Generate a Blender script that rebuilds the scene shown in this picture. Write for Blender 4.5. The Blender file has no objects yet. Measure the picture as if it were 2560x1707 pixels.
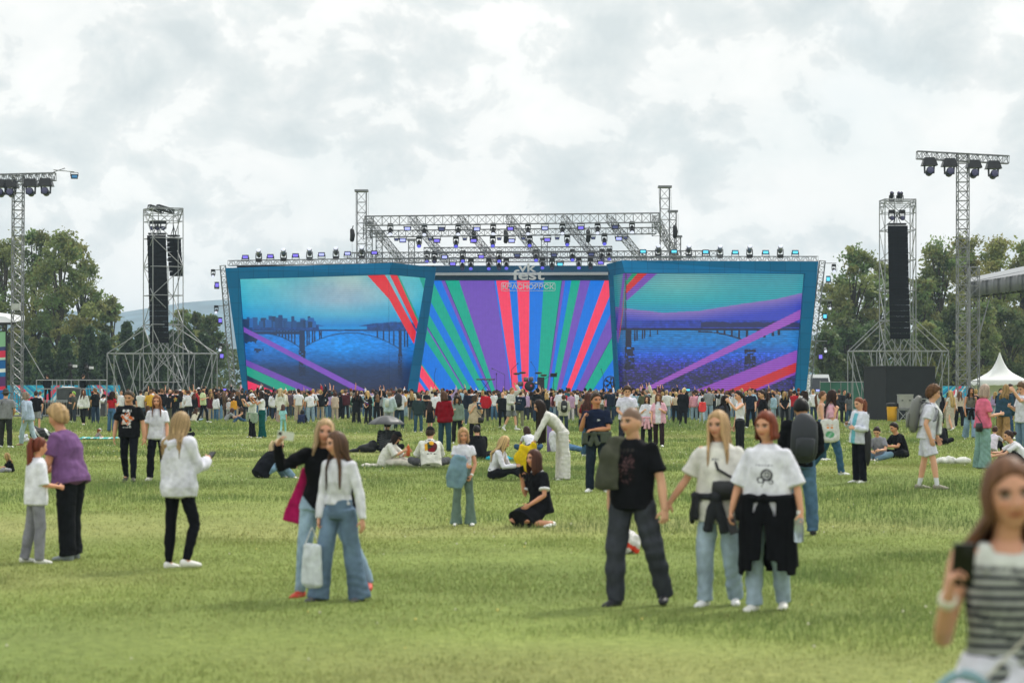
import bpy, math, random
import numpy as np
from mathutils import Vector, Matrix

scene = bpy.context.scene
COL = scene.collection
rng = np.random.default_rng(11)
R = random.Random(5)
PI = math.pi

# ---------------------------------------------------------------- camera
FPX, HOR, CAMH = 6044.0, 977.5, 1.87          # focal length in photo pixels, horizon row, eye height
cam = bpy.data.objects.new("camera", bpy.data.cameras.new("camera"))
COL.objects.link(cam)
cam.location = (0, 0, CAMH)
cam.rotation_euler = (PI / 2, 0, 0)
cam.data.sensor_width = 36
cam.data.lens = 85
cam.data.shift_y = (HOR - 853.5) / 2560
cam.data.clip_end = 20000
cam.data.dof.use_dof = True
cam.data.dof.focus_distance = 120
cam.data.dof.aperture_fstop = 3.0
scene.camera = cam

# ---------------------------------------------------------------- sky
SUN_EL, SUN_AZ = math.radians(48), math.radians(38)      # sun behind thin cloud, beyond the stage and to the right
w = bpy.data.worlds.new("World")
scene.world = w
w.use_nodes = True
nt = w.node_tree
nt.nodes.clear()
def wn(t, **k):
    n = nt.nodes.new(t)
    for a, b in k.items():
        setattr(n, a, b)
    return n
L = nt.links.new
out = wn("ShaderNodeOutputWorld")
sky = wn("ShaderNodeTexSky", sky_type="NISHITA", sun_disc=False, sun_elevation=SUN_EL, sun_rotation=SUN_AZ)
bsky = wn("ShaderNodeBackground"); bsky.inputs[1].default_value = 0.1
L(sky.outputs[0], bsky.inputs[0])
tc = wn("ShaderNodeTexCoord")
mp = wn("ShaderNodeMapping"); mp.inputs["Scale"].default_value = (1, 1, 1.3); mp.inputs["Location"].default_value = (0.31, 0.1, 0.07)
L(tc.outputs["Generated"], mp.inputs[0])
def noise(scale, detail, rough, vec, dist=0.0):
    n = wn("ShaderNodeTexNoise")
    n.inputs["Scale"].default_value = scale; n.inputs["Detail"].default_value = detail
    n.inputs["Roughness"].default_value = rough; n.inputs["Distortion"].default_value = dist
    L(vec, n.inputs["Vector"])
    return n
def ramp(fac, stops):
    r = wn("ShaderNodeValToRGB")
    el = r.color_ramp.elements
    while len(el) < len(stops):
        el.new(0.5)
    for e, (p, c) in zip(el, stops):
        e.position = p; e.color = (*c, 1)
    L(fac, r.inputs[0])
    return r
n1 = noise(19.0, 12, 0.60, mp.outputs[0], 0.25)
n2 = noise(4.2, 5, 0.5, mp.outputs[0], 0.2)
n3 = noise(38.0, 9, 0.6, mp.outputs[0], 0.4)
# clumps of cloud: grey bases to white tops
mix = wn("ShaderNodeMath", operation="MULTIPLY_ADD"); mix.inputs[1].default_value = 0.38
L(n3.outputs[0], mix.inputs[0])
m2 = wn("ShaderNodeMath", operation="MULTIPLY"); m2.inputs[1].default_value = 0.62
L(n1.outputs[0], m2.inputs[0]); L(m2.outputs[0], mix.inputs[2])
cl = ramp(mix.outputs[0], [(0.34, (0.50, 0.54, 0.542)), (0.44, (0.575, 0.604, 0.597)), (0.49, (0.635, 0.650, 0.637)), (0.51, (0.70, 0.707, 0.687)), (0.60, (0.745, 0.74, 0.716))])
big = ramp(n2.outputs[0], [(0.36, (0.86, 0.90, 0.91)), (0.50, (1.0, 1.0, 1.0)), (0.62, (1.06, 1.06, 1.05))])
mul = wn("ShaderNodeMix", data_type="RGBA", blend_type="MULTIPLY"); mul.inputs[0].default_value = 1
L(cl.outputs[0], mul.inputs[6]); L(big.outputs[0], mul.inputs[7])
bcl = wn("ShaderNodeBackground"); bcl.inputs[1].default_value = 1.12
sz_ = wn("ShaderNodeSeparateXYZ"); L(tc.outputs["Generated"], sz_.inputs[0])
mr_ = wn("ShaderNodeMapRange"); mr_.inputs[1].default_value = 0.2; mr_.inputs[2].default_value = 0.75; mr_.inputs[3].default_value = 1.06; mr_.inputs[4].default_value = 1.55
L(sz_.outputs[2], mr_.inputs[0]); L(mr_.outputs[0], bcl.inputs[1])      # an overcast sky brightens towards the zenith
L(mul.outputs[2], bcl.inputs[0])
gap = ramp(n2.outputs[0], [(0.30, (0.30, 0.30, 0.30)), (0.47, (0, 0, 0))])
ms = wn("ShaderNodeMixShader")
L(gap.outputs[0], ms.inputs[0]); L(bcl.outputs[0], ms.inputs[1]); L(bsky.outputs[0], ms.inputs[2])
L(ms.outputs[0], out.inputs[0])

# ---------------------------------------------------------------- sun
sl = bpy.data.lights.new("sun", "SUN")
sl.energy = 2.0; sl.angle = math.radians(8); sl.color = (1.0, 0.95, 0.87)
so = bpy.data.objects.new("sun", sl)
COL.objects.link(so)
sd = Vector((math.sin(SUN_AZ) * math.cos(SUN_EL), math.cos(SUN_AZ) * math.cos(SUN_EL), math.sin(SUN_EL)))
so.rotation_euler = sd.to_track_quat("Z", "Y").to_euler()

scene.view_settings.view_transform = "Standard"
scene.view_settings.look = "None"
scene.view_settings.exposure = 0.48
scene.view_settings.gamma = 1.0
scene.cycles.max_bounces = 6
scene.cycles.transparent_max_bounces = 8
scene.cycles.use_denoising = True

# ---------------------------------------------------------------- helpers
def s2l(c):
    """sRGB 0..255 (or hex string) -> linear"""
    if isinstance(c, str):
        c = tuple(int(c[i:i + 2], 16) for i in (0, 2, 4))
    a = np.asarray(c, float) / 255
    return np.where(a <= 0.04045, a / 12.92, ((a + 0.055) / 1.055) ** 2.4)

def gz(x, y):
    """height of the field at (x, y): nearly flat, rising a hand's breadth away from the camera"""
    t = np.clip((np.asarray(y, float) - 22) / 24, 0, 1)
    t = t * t * (3 - 2 * t)
    b = 0.17 * np.exp(-(((np.asarray(x, float) - 8.2) / 3.2) ** 2) - ((np.asarray(y, float) - 45) / 9) ** 2)
    return 0.2 * t + b

def P(px, py, Y):
    return np.array([(px - 1280) / FPX * Y, Y, CAMH - (py - HOR) / FPX * Y])

def depth_of(px, fy):
    """distance at which the ground shows at photo pixel (px, fy)"""
    Y = FPX * 1.7 / (fy - HOR)
    for _ in range(12):
        Y = 0.5 * Y + 0.5 * FPX * (CAMH - float(gz((px - 1280) / FPX * Y, Y))) / (fy - HOR)
    return Y

def mk_mesh(name, V, faces, cols=None, smooth=False, mi=None):
    """faces: list of (n,k) int arrays; cols: per-vertex rgb"""
    me = bpy.data.meshes.new(name)
    V = np.ascontiguousarray(V, np.float32)
    me.vertices.add(len(V)); me.vertices.foreach_set("co", V.ravel())
    faces = [np.asarray(f, np.int32) for f in faces if len(f)]
    nl = sum(f.size for f in faces); nf = sum(len(f) for f in faces)
    me.loops.add(nl); me.polygons.add(nf)
    me.loops.foreach_set("vertex_index", np.concatenate([f.ravel() for f in faces]) if faces else [])
    tot = np.concatenate([np.full(len(f), f.shape[1], np.int32) for f in faces])
    st = np.concatenate([[0], np.cumsum(tot)[:-1]]).astype(np.int32)
    me.polygons.foreach_set("loop_start", st)
    if mi is not None:
        me.polygons.foreach_set("material_index", np.asarray(mi, np.int32))
    me.update(calc_edges=True)
    me.polygons.foreach_set("use_smooth", np.full(nf, bool(smooth)))
    if cols is not None:
        at = me.color_attributes.new("Col", "FLOAT_COLOR", "POINT")
        c = np.ones((len(V), 4), np.float32); c[:, :3] = cols
        at.data.foreach_set("color", c.ravel())
    return me

def link(name, me, mat=None, parent=None, loc=None):
    o = bpy.data.objects.new(name, me)
    COL.objects.link(o)
    if mat is not None:
        for m in (mat if isinstance(mat, (list, tuple)) else [mat]):
            me.materials.append(m)
    if parent is not None:
        o.parent = parent
    if loc is not None:
        o.location = loc
    return o

def tag(o, label=None, cat=None, group=None, kind=None):
    if label: o["label"] = label
    if cat: o["category"] = cat
    if group: o["group"] = group
    if kind: o["kind"] = kind
    return o

def empty(name, loc, rz=0.0):
    o = bpy.data.objects.new(name, None)
    COL.objects.link(o)
    o.location = loc; o.rotation_euler = (0, 0, rz); o.empty_display_size = 0.2
    return o

def dup(root, loc, rot=None, mats=None):
    """copy of a thing with copies of its parts and their sub-parts"""
    r = root.copy(); COL.objects.link(r); r.location = loc
    if rot is not None: r.rotation_euler = rot
    for ch in list(root.children):
        c = ch.copy(); COL.objects.link(c); c.parent = r
        for g in list(ch.children):
            d = g.copy(); COL.objects.link(d); d.parent = c
    return r

class G:
    """collects shapes for one mesh"""
    def __init__(s): s.V, s.F, s.C, s.n = [], {}, [], 0
    def add(s, V, F, col=None):
        V = np.asarray(V, float)
        for f in F:
            f = np.asarray(f, int)
            if f.size: s.F.setdefault(f.shape[1], []).append(f + s.n)
        s.V.append(V); s.n += len(V)
        s.C.append(np.tile(np.asarray(col if col is not None else (1, 1, 1), float), (len(V), 1)) if np.ndim(col) < 2 else col)
        return s
    def box(s, c, size, rz=0.0, col=None, rot=None):
        hx, hy, hz = np.asarray(size, float) / 2
        v = np.array([[x, y, z] for x in (-hx, hx) for y in (-hy, hy) for z in (-hz, hz)])
        if rot is not None: v = v @ np.array(rot).T
        if rz:
            a, b = math.cos(rz), math.sin(rz); v = v @ np.array([[a, b, 0], [-b, a, 0], [0, 0, 1]])
        f = [[0, 1, 3, 2], [4, 6, 7, 5], [0, 4, 5, 1], [2, 3, 7, 6], [0, 2, 6, 4], [1, 5, 7, 3]]
        return s.add(v + np.asarray(c, float), [np.array(f)], col)
    def hexa(s, v8, col=None):
        """v8: 4 bottom (ccw), 4 top"""
        f = [[3, 2, 1, 0], [4, 5, 6, 7], [0, 1, 5, 4], [1, 2, 6, 5], [2, 3, 7, 6], [3, 0, 4, 7]]
        return s.add(v8, [np.array(f)], col)
    def sticks(s, segs, r, n=4, col=None):
        segs = np.asarray(segs, float).reshape(-1, 2, 3)
        if not len(segs): return s
        r = np.broadcast_to(np.asarray(r, float), (len(segs),))
        d = segs[:, 1] - segs[:, 0]; d /= np.linalg.norm(d, axis=1, keepdims=True) + 1e-9
        ref = np.where(np.abs(d[:, 2:3]) > 0.9, [[1., 0, 0]], [[0, 0, 1.]])
        u = np.cross(d, ref); u /= np.linalg.norm(u, axis=1, keepdims=True); v = np.cross(d, u)
        a = np.arange(n) * 2 * PI / n + 0.4
        ring = (u[:, None] * np.cos(a)[None, :, None] + v[:, None] * np.sin(a)[None, :, None]) * r[:, None, None]
        V = np.concatenate([segs[:, :1] + ring, segs[:, 1:] + ring], 1).reshape(-1, 3)
        i = np.arange(n); j = (i + 1) % n
        q = np.stack([i, j, j + n, i + n], 1)
        k = np.arange(len(segs))[:, None, None] * 2 * n
        F = [(q[None] + k).reshape(-1, 4)]
        cap = np.stack([i[::-1], i + n]); 
        F.append((cap[None] + k).reshape(-1, n))
        return s.add(V, F, col)
    def tube(s, path, ra, rb=None, side=None, n=10, cap=0.6, col=None):
        """rings along a path; ra across (along side), rb the other way; rounded ends"""
        p = np.asarray(path, float); m = len(p)
        ra = np.broadcast_to(np.asarray(ra, float), (m,)).copy()
        rb = ra.copy() if rb is None else np.broadcast_to(np.asarray(rb, float), (m,)).copy()
        t = np.gradient(p, axis=0); t /= np.linalg.norm(t, axis=1, keepdims=True) + 1e-9
        if cap:
            p0 = p[0] - t[0] * min(ra[0], rb[0]) * cap; p1 = p[-1] + t[-1] * min(ra[-1], rb[-1]) * cap
            p = np.vstack([p0, p[:1] * 1, p[1:], p1]); t = np.vstack([t[:1], t, t[-1:]])
            ra = np.concatenate([[ra[0] * .55], ra, [ra[-1] * .55]]); rb = np.concatenate([[rb[0] * .55], rb, [rb[-1] * .55]])
            m += 2
        sd = np.array([1., 0, 0]) if side is None else np.asarray(side, float)
        sd = np.broadcast_to(sd, (m, 3)) if sd.ndim == 1 else (np.vstack([sd[:1], sd, sd[-1:]]) if cap else sd)
        u = sd - t * np.sum(sd * t, 1, keepdims=True); nu = np.linalg.norm(u, axis=1, keepdims=True)
        alt = np.cross(t, [0.3, 0.9, 0.31]); u = np.where(nu > 0.05, u, alt); u /= np.linalg.norm(u, axis=1, keepdims=True) + 1e-9
        v = np.cross(t, u)
        a = np.arange(n) * 2 * PI / n
        V = p[:, None] + u[:, None] * (np.cos(a)[None, :] * ra[:, None])[..., None] + v[:, None] * (np.sin(a)[None, :] * rb[:, None])[..., None]
        V = V.reshape(-1, 3)
        i = np.arange(n); j = (i + 1) % n
        q = np.concatenate([np.stack([i, j, j + n, i + n], 1) + k * n for k in range(m - 1)])
        F = [q, np.stack([i[::-1], i + (m - 1) * n])]
        return s.add(V, F, col)
    def ball(s, c, r, nu=14, nv=10, rot=None, col=None):
        th = np.linspace(0, PI, nv + 1)[1:-1]; ph = np.arange(nu) * 2 * PI / nu
        V = np.stack([np.outer(np.sin(th), np.cos(ph)), np.outer(np.sin(th), np.sin(ph)), np.outer(np.cos(th), np.ones(nu))], -1).reshape(-1, 3)
        V = np.vstack([V, [[0, 0, 1], [0, 0, -1]]]) * np.asarray(r, float)
        if rot is not None: V = V @ np.asarray(rot).T
        i = np.arange(nu); j = (i + 1) % nu; m = nv - 1
        q = [np.stack([i + k * nu, i + (k + 1) * nu, j + (k + 1) * nu, j + k * nu], 1) for k in range(m - 1)]
        T = np.concatenate([np.stack([np.full(nu, m * nu), i, j], 1), np.stack([np.full(nu, m * nu + 1), j + (m - 1) * nu, i + (m - 1) * nu], 1)])
        return s.add(V + np.asarray(c, float), [np.concatenate(q), T], col)
    def arrays(s):
        return np.concatenate(s.V), [np.concatenate(f) for f in s.F.values()], np.concatenate(s.C)
    def build(s, name, mat=None, parent=None, smooth=False, cols=False, loc=None):
        V, F, C = s.arrays()
        return link(name, mk_mesh(name, V, F, C if cols else None, smooth), mat, parent, loc)

def truss_segs(p0, p1, w, h, bays, up=(0, 0, 1), faces=4):
    """box truss between two points: chords and lacing"""
    p0, p1 = np.asarray(p0, float), np.asarray(p1, float)
    d = (p1 - p0) / np.linalg.norm(p1 - p0)
    up = np.asarray(up, float); sd = np.cross(d, up)
    if np.linalg.norm(sd) < 0.05: sd = np.cross(d, [0, 1, 0])
    sd /= np.linalg.norm(sd); up = np.cross(sd, d)
    cs = [sd * w / 2 * a + up * h / 2 * b for a, b in ((-1, -1), (1, -1), (1, 1), (-1, 1))]
    ch = [(p0 + c, p1 + c) for c in cs]
    lc = []
    for k in range(4):
        a, b = cs[k], cs[(k + 1) % 4]
        for i in range(bays):
            t0, t1 = i / bays, (i + 1) / bays
            q0, q1 = p0 + (p1 - p0) * t0, p0 + (p1 - p0) * t1
            lc.append((q0 + a, q1 + b) if (i + k) % 2 else (q0 + b, q1 + a))
            lc.append((q0 + a, q0 + b))
        lc.append((p1 + a, p1 + b))
    return ch, lc

def truss(g, p0, p1, w, h, bays, r=0.035, rl=0.018, up=(0, 0, 1)):
    ch, lc = truss_segs(p0, p1, w, h, bays, up)
    g.sticks(ch, r); g.sticks(lc, rl)
    return g

# ---------------------------------------------------------------- materials
MATS = {}
def mat_new(name):
    m = bpy.data.materials.new(name); m.use_nodes = True
    return m, m.node_tree.nodes, m.node_tree.links, m.node_tree.nodes["Principled BSDF"]

def plain(name, col, rough=0.6, metal=0.0, var=0.12, scale=3.0, bump=0.0, bscale=60.0, spec=0.4):
    """solid paint / plastic / metal with a little mottling"""
    key = (name, tuple(np.round(col, 4)), rough, metal)
    if key in MATS: return MATS[key]
    m, N, K, b = mat_new(name)
    b.inputs["Roughness"].default_value = rough; b.inputs["Metallic"].default_value = metal
    b.inputs["Specular IOR Level"].default_value = spec
    t = N.new("ShaderNodeTexCoord"); n = N.new("ShaderNodeTexNoise"); n.inputs["Scale"].default_value = scale; n.inputs["Detail"].default_value = 5
    K.new(t.outputs["Object"], n.inputs["Vector"])
    r = N.new("ShaderNodeValToRGB"); c = np.asarray(col)
    r.color_ramp.elements[0].position = 0.3; r.color_ramp.elements[1].position = 0.7
    r.color_ramp.elements[0].color = (*(c * (1 - var)), 1); r.color_ramp.elements[1].color = (*np.minimum(c * (1 + var), 0.95), 1)
    K.new(n.outputs[0], r.inputs[0]); K.new(r.outputs[0], b.inputs["Base Color"])
    if bump:
        n2 = N.new("ShaderNodeTexNoise"); n2.inputs["Scale"].default_value = bscale; n2.inputs["Detail"].default_value = 3
        K.new(t.outputs["Object"], n2.inputs["Vector"])
        bm = N.new("ShaderNodeBump"); bm.inputs["Strength"].default_value = bump; bm.inputs["Distance"].default_value = 0.01
        K.new(n2.outputs[0], bm.inputs["Height"]); K.new(bm.outputs[0], b.inputs["Normal"])
    MATS[key] = m
    return m

def vcol(name, rough=0.7, bump=0.0, bscale=80.0, sheen=0.0, sss=0.0, spec=0.3, emit=0.0, trans=0.0):
    """colour from the mesh's own colour attribute"""
    key = (name, rough, bump, bscale)
    if key in MATS: return MATS[key]
    m, N, K, b = mat_new(name)
    b.inputs["Roughness"].default_value = rough; b.inputs["Specular IOR Level"].default_value = spec
    a = N.new("ShaderNodeAttribute"); a.attribute_name = "Col"
    K.new(a.outputs["Color"], b.inputs["Base Color"])
    if sss:
        b.inputs["Subsurface Weight"].default_value = sss; b.inputs["Subsurface Radius"].default_value = (0.012, 0.005, 0.003); b.inputs["Subsurface Scale"].default_value = 1
    if bump:
        t = N.new("ShaderNodeTexCoord"); n2 = N.new("ShaderNodeTexNoise"); n2.inputs["Scale"].default_value = bscale; n2.inputs["Detail"].default_value = 4
        K.new(t.outputs["Object"], n2.inputs["Vector"])
        bm = N.new("ShaderNodeBump"); bm.inputs["Strength"].default_value = bump; bm.inputs["Distance"].default_value = 0.01
        K.new(n2.outputs[0], bm.inputs["Height"]); K.new(bm.outputs[0], b.inputs["Normal"])
    if trans:
        tr = N.new("ShaderNodeBsdfTranslucent"); K.new(a.outputs["Color"], tr.inputs[0])
        mx = N.new("ShaderNodeMixShader"); mx.inputs[0].default_value = trans
        K.new(b.outputs[0], mx.inputs[1]); K.new(tr.outputs[0], mx.inputs[2]); K.new(mx.outputs[0], N["Material Output"].inputs[0])
    MATS[key] = m
    return m

def glow(name, col, strength):
    key = (name, tuple(np.round(col, 4)), strength)
    if key in MATS: return MATS[key]
    m, N, K, b = mat_new(name)
    b.inputs["Base Color"].default_value = (0.02, 0.02, 0.03, 1); b.inputs["Roughness"].default_value = 0.2
    b.inputs["Emission Color"].default_value = (*col, 1); b.inputs["Emission Strength"].default_value = strength
    m.cycles.emission_sampling = "NONE"
    MATS[key] = m
    return m

ALU = plain("aluminium", (0.21, 0.215, 0.225), 0.45, 0.55, 0.12, 2.0)
STEEL = plain("galvanised_steel", (0.30, 0.31, 0.32), 0.5, 0.4, 0.15, 2.0)
BLACK = plain("black_plastic", (0.012, 0.012, 0.014), 0.55, 0, 0.2)
BLACKMAT = plain("black_cloth_panel", (0.010, 0.011, 0.013), 0.9, 0, 0.25, 1.2)
TEAL = plain("teal_panel_paint", s2l((0, 104, 152)), 0.85, 0, 0.05, 0.35, spec=0.1)
def add_seams(m):
    """fine joints between the cladding panels"""
    N, K = m.node_tree.nodes, m.node_tree.links; b = N["Principled BSDF"]; src = b.inputs["Base Color"].links[0].from_socket
    t = N.new("ShaderNodeTexCoord"); mp_ = N.new("ShaderNodeMapping"); mp_.inputs["Rotation"].default_value = (PI / 2, 0, 0); K.new(t.outputs["Object"], mp_.inputs[0])
    br = N.new("ShaderNodeTexBrick"); br.inputs["Scale"].default_value = 1; br.inputs["Brick Width"].default_value = 1.22; br.inputs["Row Height"].default_value = 1.22; br.inputs["Mortar Size"].default_value = .018; br.offset = 0
    br.inputs["Color1"].default_value = (1.06, 1.06, 1.06, 1); br.inputs["Color2"].default_value = (.93, .93, .93, 1); br.inputs["Mortar"].default_value = (.62, .62, .62, 1); K.new(mp_.outputs[0], br.inputs[0])
    mx = N.new("ShaderNodeMix"); mx.data_type = "RGBA"; mx.blend_type = "MULTIPLY"; mx.inputs[0].default_value = 1
    K.new(src, mx.inputs[6]); K.new(br.outputs[0], mx.inputs[7]); K.new(mx.outputs[2], b.inputs["Base Color"])
add_seams(TEAL)
WHITEP = plain("white_paint", (0.72, 0.73, 0.73), 0.5, 0, 0.05)
ORD = "first second third fourth fifth sixth seventh eighth ninth tenth eleventh twelfth thirteenth fourteenth fifteenth".split()

# ================================================================ SETTING
def _lat(seed, n=64):
    return np.random.default_rng(seed).random((n, n))
def vnoise(x, y, scale, seed, octs=3):
    """value noise 0..1"""
    tot = 0; amp = 1; s = 0
    for o in range(octs):
        g = _lat(seed + o); X = np.asarray(x) / scale * 2 ** o + 7.3 * o; Yy = np.asarray(y) / scale * 2 ** o + 3.1 * o
        i, j = np.floor(X).astype(int), np.floor(Yy).astype(int); fx, fy = X - i, Yy - j
        fx = fx * fx * (3 - 2 * fx); fy = fy * fy * (3 - 2 * fy); i %= 64; j %= 64; i1, j1 = (i + 1) % 64, (j + 1) % 64
        v = (g[i, j] * (1 - fx) + g[i1, j] * fx) * (1 - fy) + (g[i, j1] * (1 - fx) + g[i1, j1] * fx) * fy
        tot = tot + v * amp; s += amp; amp *= 0.5
    return tot / s

def turf_colour(x, y):
    """plain colour of the turf: green, with yellow worn swathes and dark lush patches"""
    a = vnoise(x, y * 0.8, 6.5, 1, 4)[..., None]; b = vnoise(x, y, 1.4, 9, 3)[..., None]; d = vnoise(x, y, 17, 21, 3)[..., None]
    g = np.array([0.204, 0.250, 0.071]); dk = np.array([0.145, 0.198, 0.060]); yl = np.array([0.268, 0.266, 0.104])
    c = g + (dk - g) * np.clip((a - 0.50) * 2.4, 0, 1) + (yl - g) * np.clip((0.47 - a) * 2.6, 0, 0.8)
    c = c * (0.82 + 0.36 * b) * (0.9 + 0.2 * d)
    band = np.exp(-((y - 31.5 - 0.04 * x - 0.8 * np.sin(x * 0.6)) / 1.3) ** 2)[..., None] * np.clip(0.3 + b, 0, 1)
    return c + (yl * 1.05 - c) * band * 0.55

# ---- the field: one sheet out to the horizon
xs = np.unique(np.concatenate([np.linspace(-3000, -80, 24), np.linspace(-80, -24, 57), np.linspace(-24, 24, 193), np.linspace(24, 80, 57), np.linspace(80, 3000, 24)]))
ys = np.unique(np.concatenate([np.linspace(-28, 8, 10), np.linspace(8, 60, 209), np.linspace(60, 210, 201), np.linspace(210, 400, 40), np.linspace(400, 3900, 34)]))
X, Yg = np.meshgrid(xs, ys)
Z = gz(X, Yg) + 0.05 * (vnoise(X, Yg, 3.0, 33, 3) - 0.5) * ((Yg < 210) & (np.abs(X) < 80))
V = np.stack([X, Yg, Z], -1).reshape(-1, 3)
nx, ny = len(xs), len(ys)
ii = (np.arange(ny - 1)[:, None] * nx + np.arange(nx - 1)[None]).ravel()
gm, N, K, b = mat_new("turf")
b.inputs["Roughness"].default_value = 0.95; b.inputs["Specular IOR Level"].default_value = 0.1
a = N.new("ShaderNodeAttribute"); a.attribute_name = "Col"
t = N.new("ShaderNodeTexCoord")
n1_ = N.new("ShaderNodeTexNoise"); n1_.inputs["Scale"].default_value = 9; n1_.inputs["Detail"].default_value = 8; n1_.inputs["Roughness"].default_value = 0.7
K.new(t.outputs["Object"], n1_.inputs["Vector"])
rr = N.new("ShaderNodeValToRGB"); rr.color_ramp.elements[0].position = 0.32; rr.color_ramp.elements[1].position = 0.68
rr.color_ramp.elements[0].color = (0.62, 0.66, 0.6, 1); rr.color_ramp.elements[1].color = (1.3, 1.28, 1.25, 1)
K.new(n1_.outputs[0], rr.inputs[0])
mm = N.new("ShaderNodeMix"); mm.data_type = "RGBA"; mm.blend_type = "MULTIPLY"; mm.inputs[0].default_value = 1
K.new(a.outputs["Color"], mm.inputs[6]); K.new(rr.outputs[0], mm.inputs[7]); K.new(mm.outputs[2], b.inputs["Base Color"])
bm = N.new("ShaderNodeBump"); bm.inputs["Strength"].default_value = 0.6; bm.inputs["Distance"].default_value = 0.05
K.new(n1_.outputs[0], bm.inputs["Height"]); K.new(bm.outputs[0], b.inputs["Normal"])
fld = link("grass_field", mk_mesh("grass_field", V, [np.stack([ii, ii + 1, ii + nx + 1, ii + nx], 1)], turf_colour(V[:, 0], V[:, 1]), True), gm)
tag(fld, kind="structure")

def ground_noise(x, y):
    return gz(x, y)

# ---- blades of grass
def blades(y0, y1, n, h0, h1, wd, seed):
    g = np.random.default_rng(seed)
    y = np.sqrt(g.random(n) * (y1 ** 2 - y0 ** 2) + y0 ** 2)
    x = (g.random(n) - 0.5) * (y * 0.4236 * 1.22 + 7)
    lush = vnoise(x, y * 0.8, 6.5, 1, 4); tuft = vnoise(x, y, 0.55, 51, 2); tall = vnoise(x, y, 3.2, 77, 3)
    keep = g.random(n) < np.clip(0.65 + 0.6 * (tuft - 0.3), 0.4, 1)
    x, y, lush, tuft, tall = (q[keep] for q in (x, y, lush, tuft, tall)); m = len(x)
    k = np.clip((tall - 0.56) * 6, 0, 1)
    for (cx, cy, rx, ry, s) in ((7.4, 39.5, 2.3, 2.2, 0.9), (-2.2, 44, 2.6, 2.4, .55), (-5.2, 43, 2.2, 1.6, .55), (5.6, 38.5, 1.6, 1.2, .6)):
        k = np.maximum(k, s * np.exp(-((x - cx) / rx) ** 2 - ((y - cy) / ry) ** 2) * (0.6 + 0.8 * tuft))
    h = (h0 + (h1 - h0) * g.random(m) ** 1.5) * (0.65 + 0.5 * lush + 0.25 * tuft) * (1 + 1.25 * k)
    az = g.random(m) * 2 * PI; bend = (0.15 + 0.55 * g.random(m)) * h
    wv = np.stack([np.cos(az + PI / 2), np.sin(az + PI / 2), 0 * az], 1) * (wd * (0.6 + 0.8 * g.random(m)))[:, None]
    dv = np.stack([np.cos(az), np.sin(az), 0 * az], 1) * bend[:, None]
    p = np.stack([x, y, ground_noise(x, y) - 0.012], 1); up = np.array([0, 0, 1.0])
    mid = p + up * (h * 0.55)[:, None] + dv * 0.3; tip = p + up * (h * 0.95)[:, None] + dv
    Vb = np.stack([p - wv / 2, p + wv / 2, mid + wv * 0.38, mid - wv * 0.38, tip], 1).reshape(-1, 3)
    i = np.arange(m) * 5
    c = turf_colour(x, y) * (0.80 + 0.5 * g.random((m, 1)))
    dry = (g.random(m) < 0.11)[:, None]
    c = np.where(dry, c * 0.5 + np.array([0.19, 0.165, 0.075]), c)
    c = c * (1 - 0.32 * k[:, None] * np.array([1, .62, .5])) 
    return Vb, [np.stack([i, i + 1, i + 2, i + 3], 1), np.stack([i + 3, i + 2, i + 4], 1)], np.repeat(c, 5, 0)
gg = G()
for args in ((12.5, 30, 400000, .018, .050, .006, 1), (30, 58, 330000, .024, .066, .009, 2), (58, 98, 190000, .035, .09, .018, 3), (98, 150, 90000, .06, .15, .05, 4)):
    gg.add(*blades(*args))
GRASS = vcol("grass_blade", 0.75, spec=0.2, trans=0.35)
tag(gg.build("grass", GRASS, cols=True), kind="stuff")

# ---- flecks of clover and seed heads standing in the turf
g = np.random.default_rng(8); m = 2600
y = np.sqrt(g.random(m) * (110 ** 2 - 13 ** 2) + 13 ** 2); x = (g.random(m) - .5) * y * .53
ok = vnoise(x, y, 4.5, 90, 3) > 0.5; x, y = x[ok], y[ok]; m = len(x)
r = (0.006 + 0.008 * g.random(m)) * np.clip(y / 40, 1, 1.6)
cz = gz(x, y) + 0.05 + 0.07 * g.random(m)
octa = np.array([[1, 0, 0], [-1, 0, 0], [0, 1, 0], [0, -1, 0], [0, 0, 1], [0, 0, -1]], float)
Vf = (np.stack([x, y, cz], 1)[:, None] + octa[None] * r[:, None, None]).reshape(-1, 3)
tri = np.array([[0, 2, 4], [2, 1, 4], [1, 3, 4], [3, 0, 4], [2, 0, 5], [1, 2, 5], [3, 1, 5], [0, 3, 5]])
Ff = (tri[None] + (np.arange(m) * 6)[:, None, None]).reshape(-1, 3)
cf = np.where(g.random((m, 1)) < .75, np.array([[.55, .53, .40]]), np.array([[.62, .52, .16]]))
tag(link("clover_flowers", mk_mesh("clover_flowers", Vf, [Ff], np.repeat(cf, 6, 0)), vcol("petal", 0.8)), kind="stuff")

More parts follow.
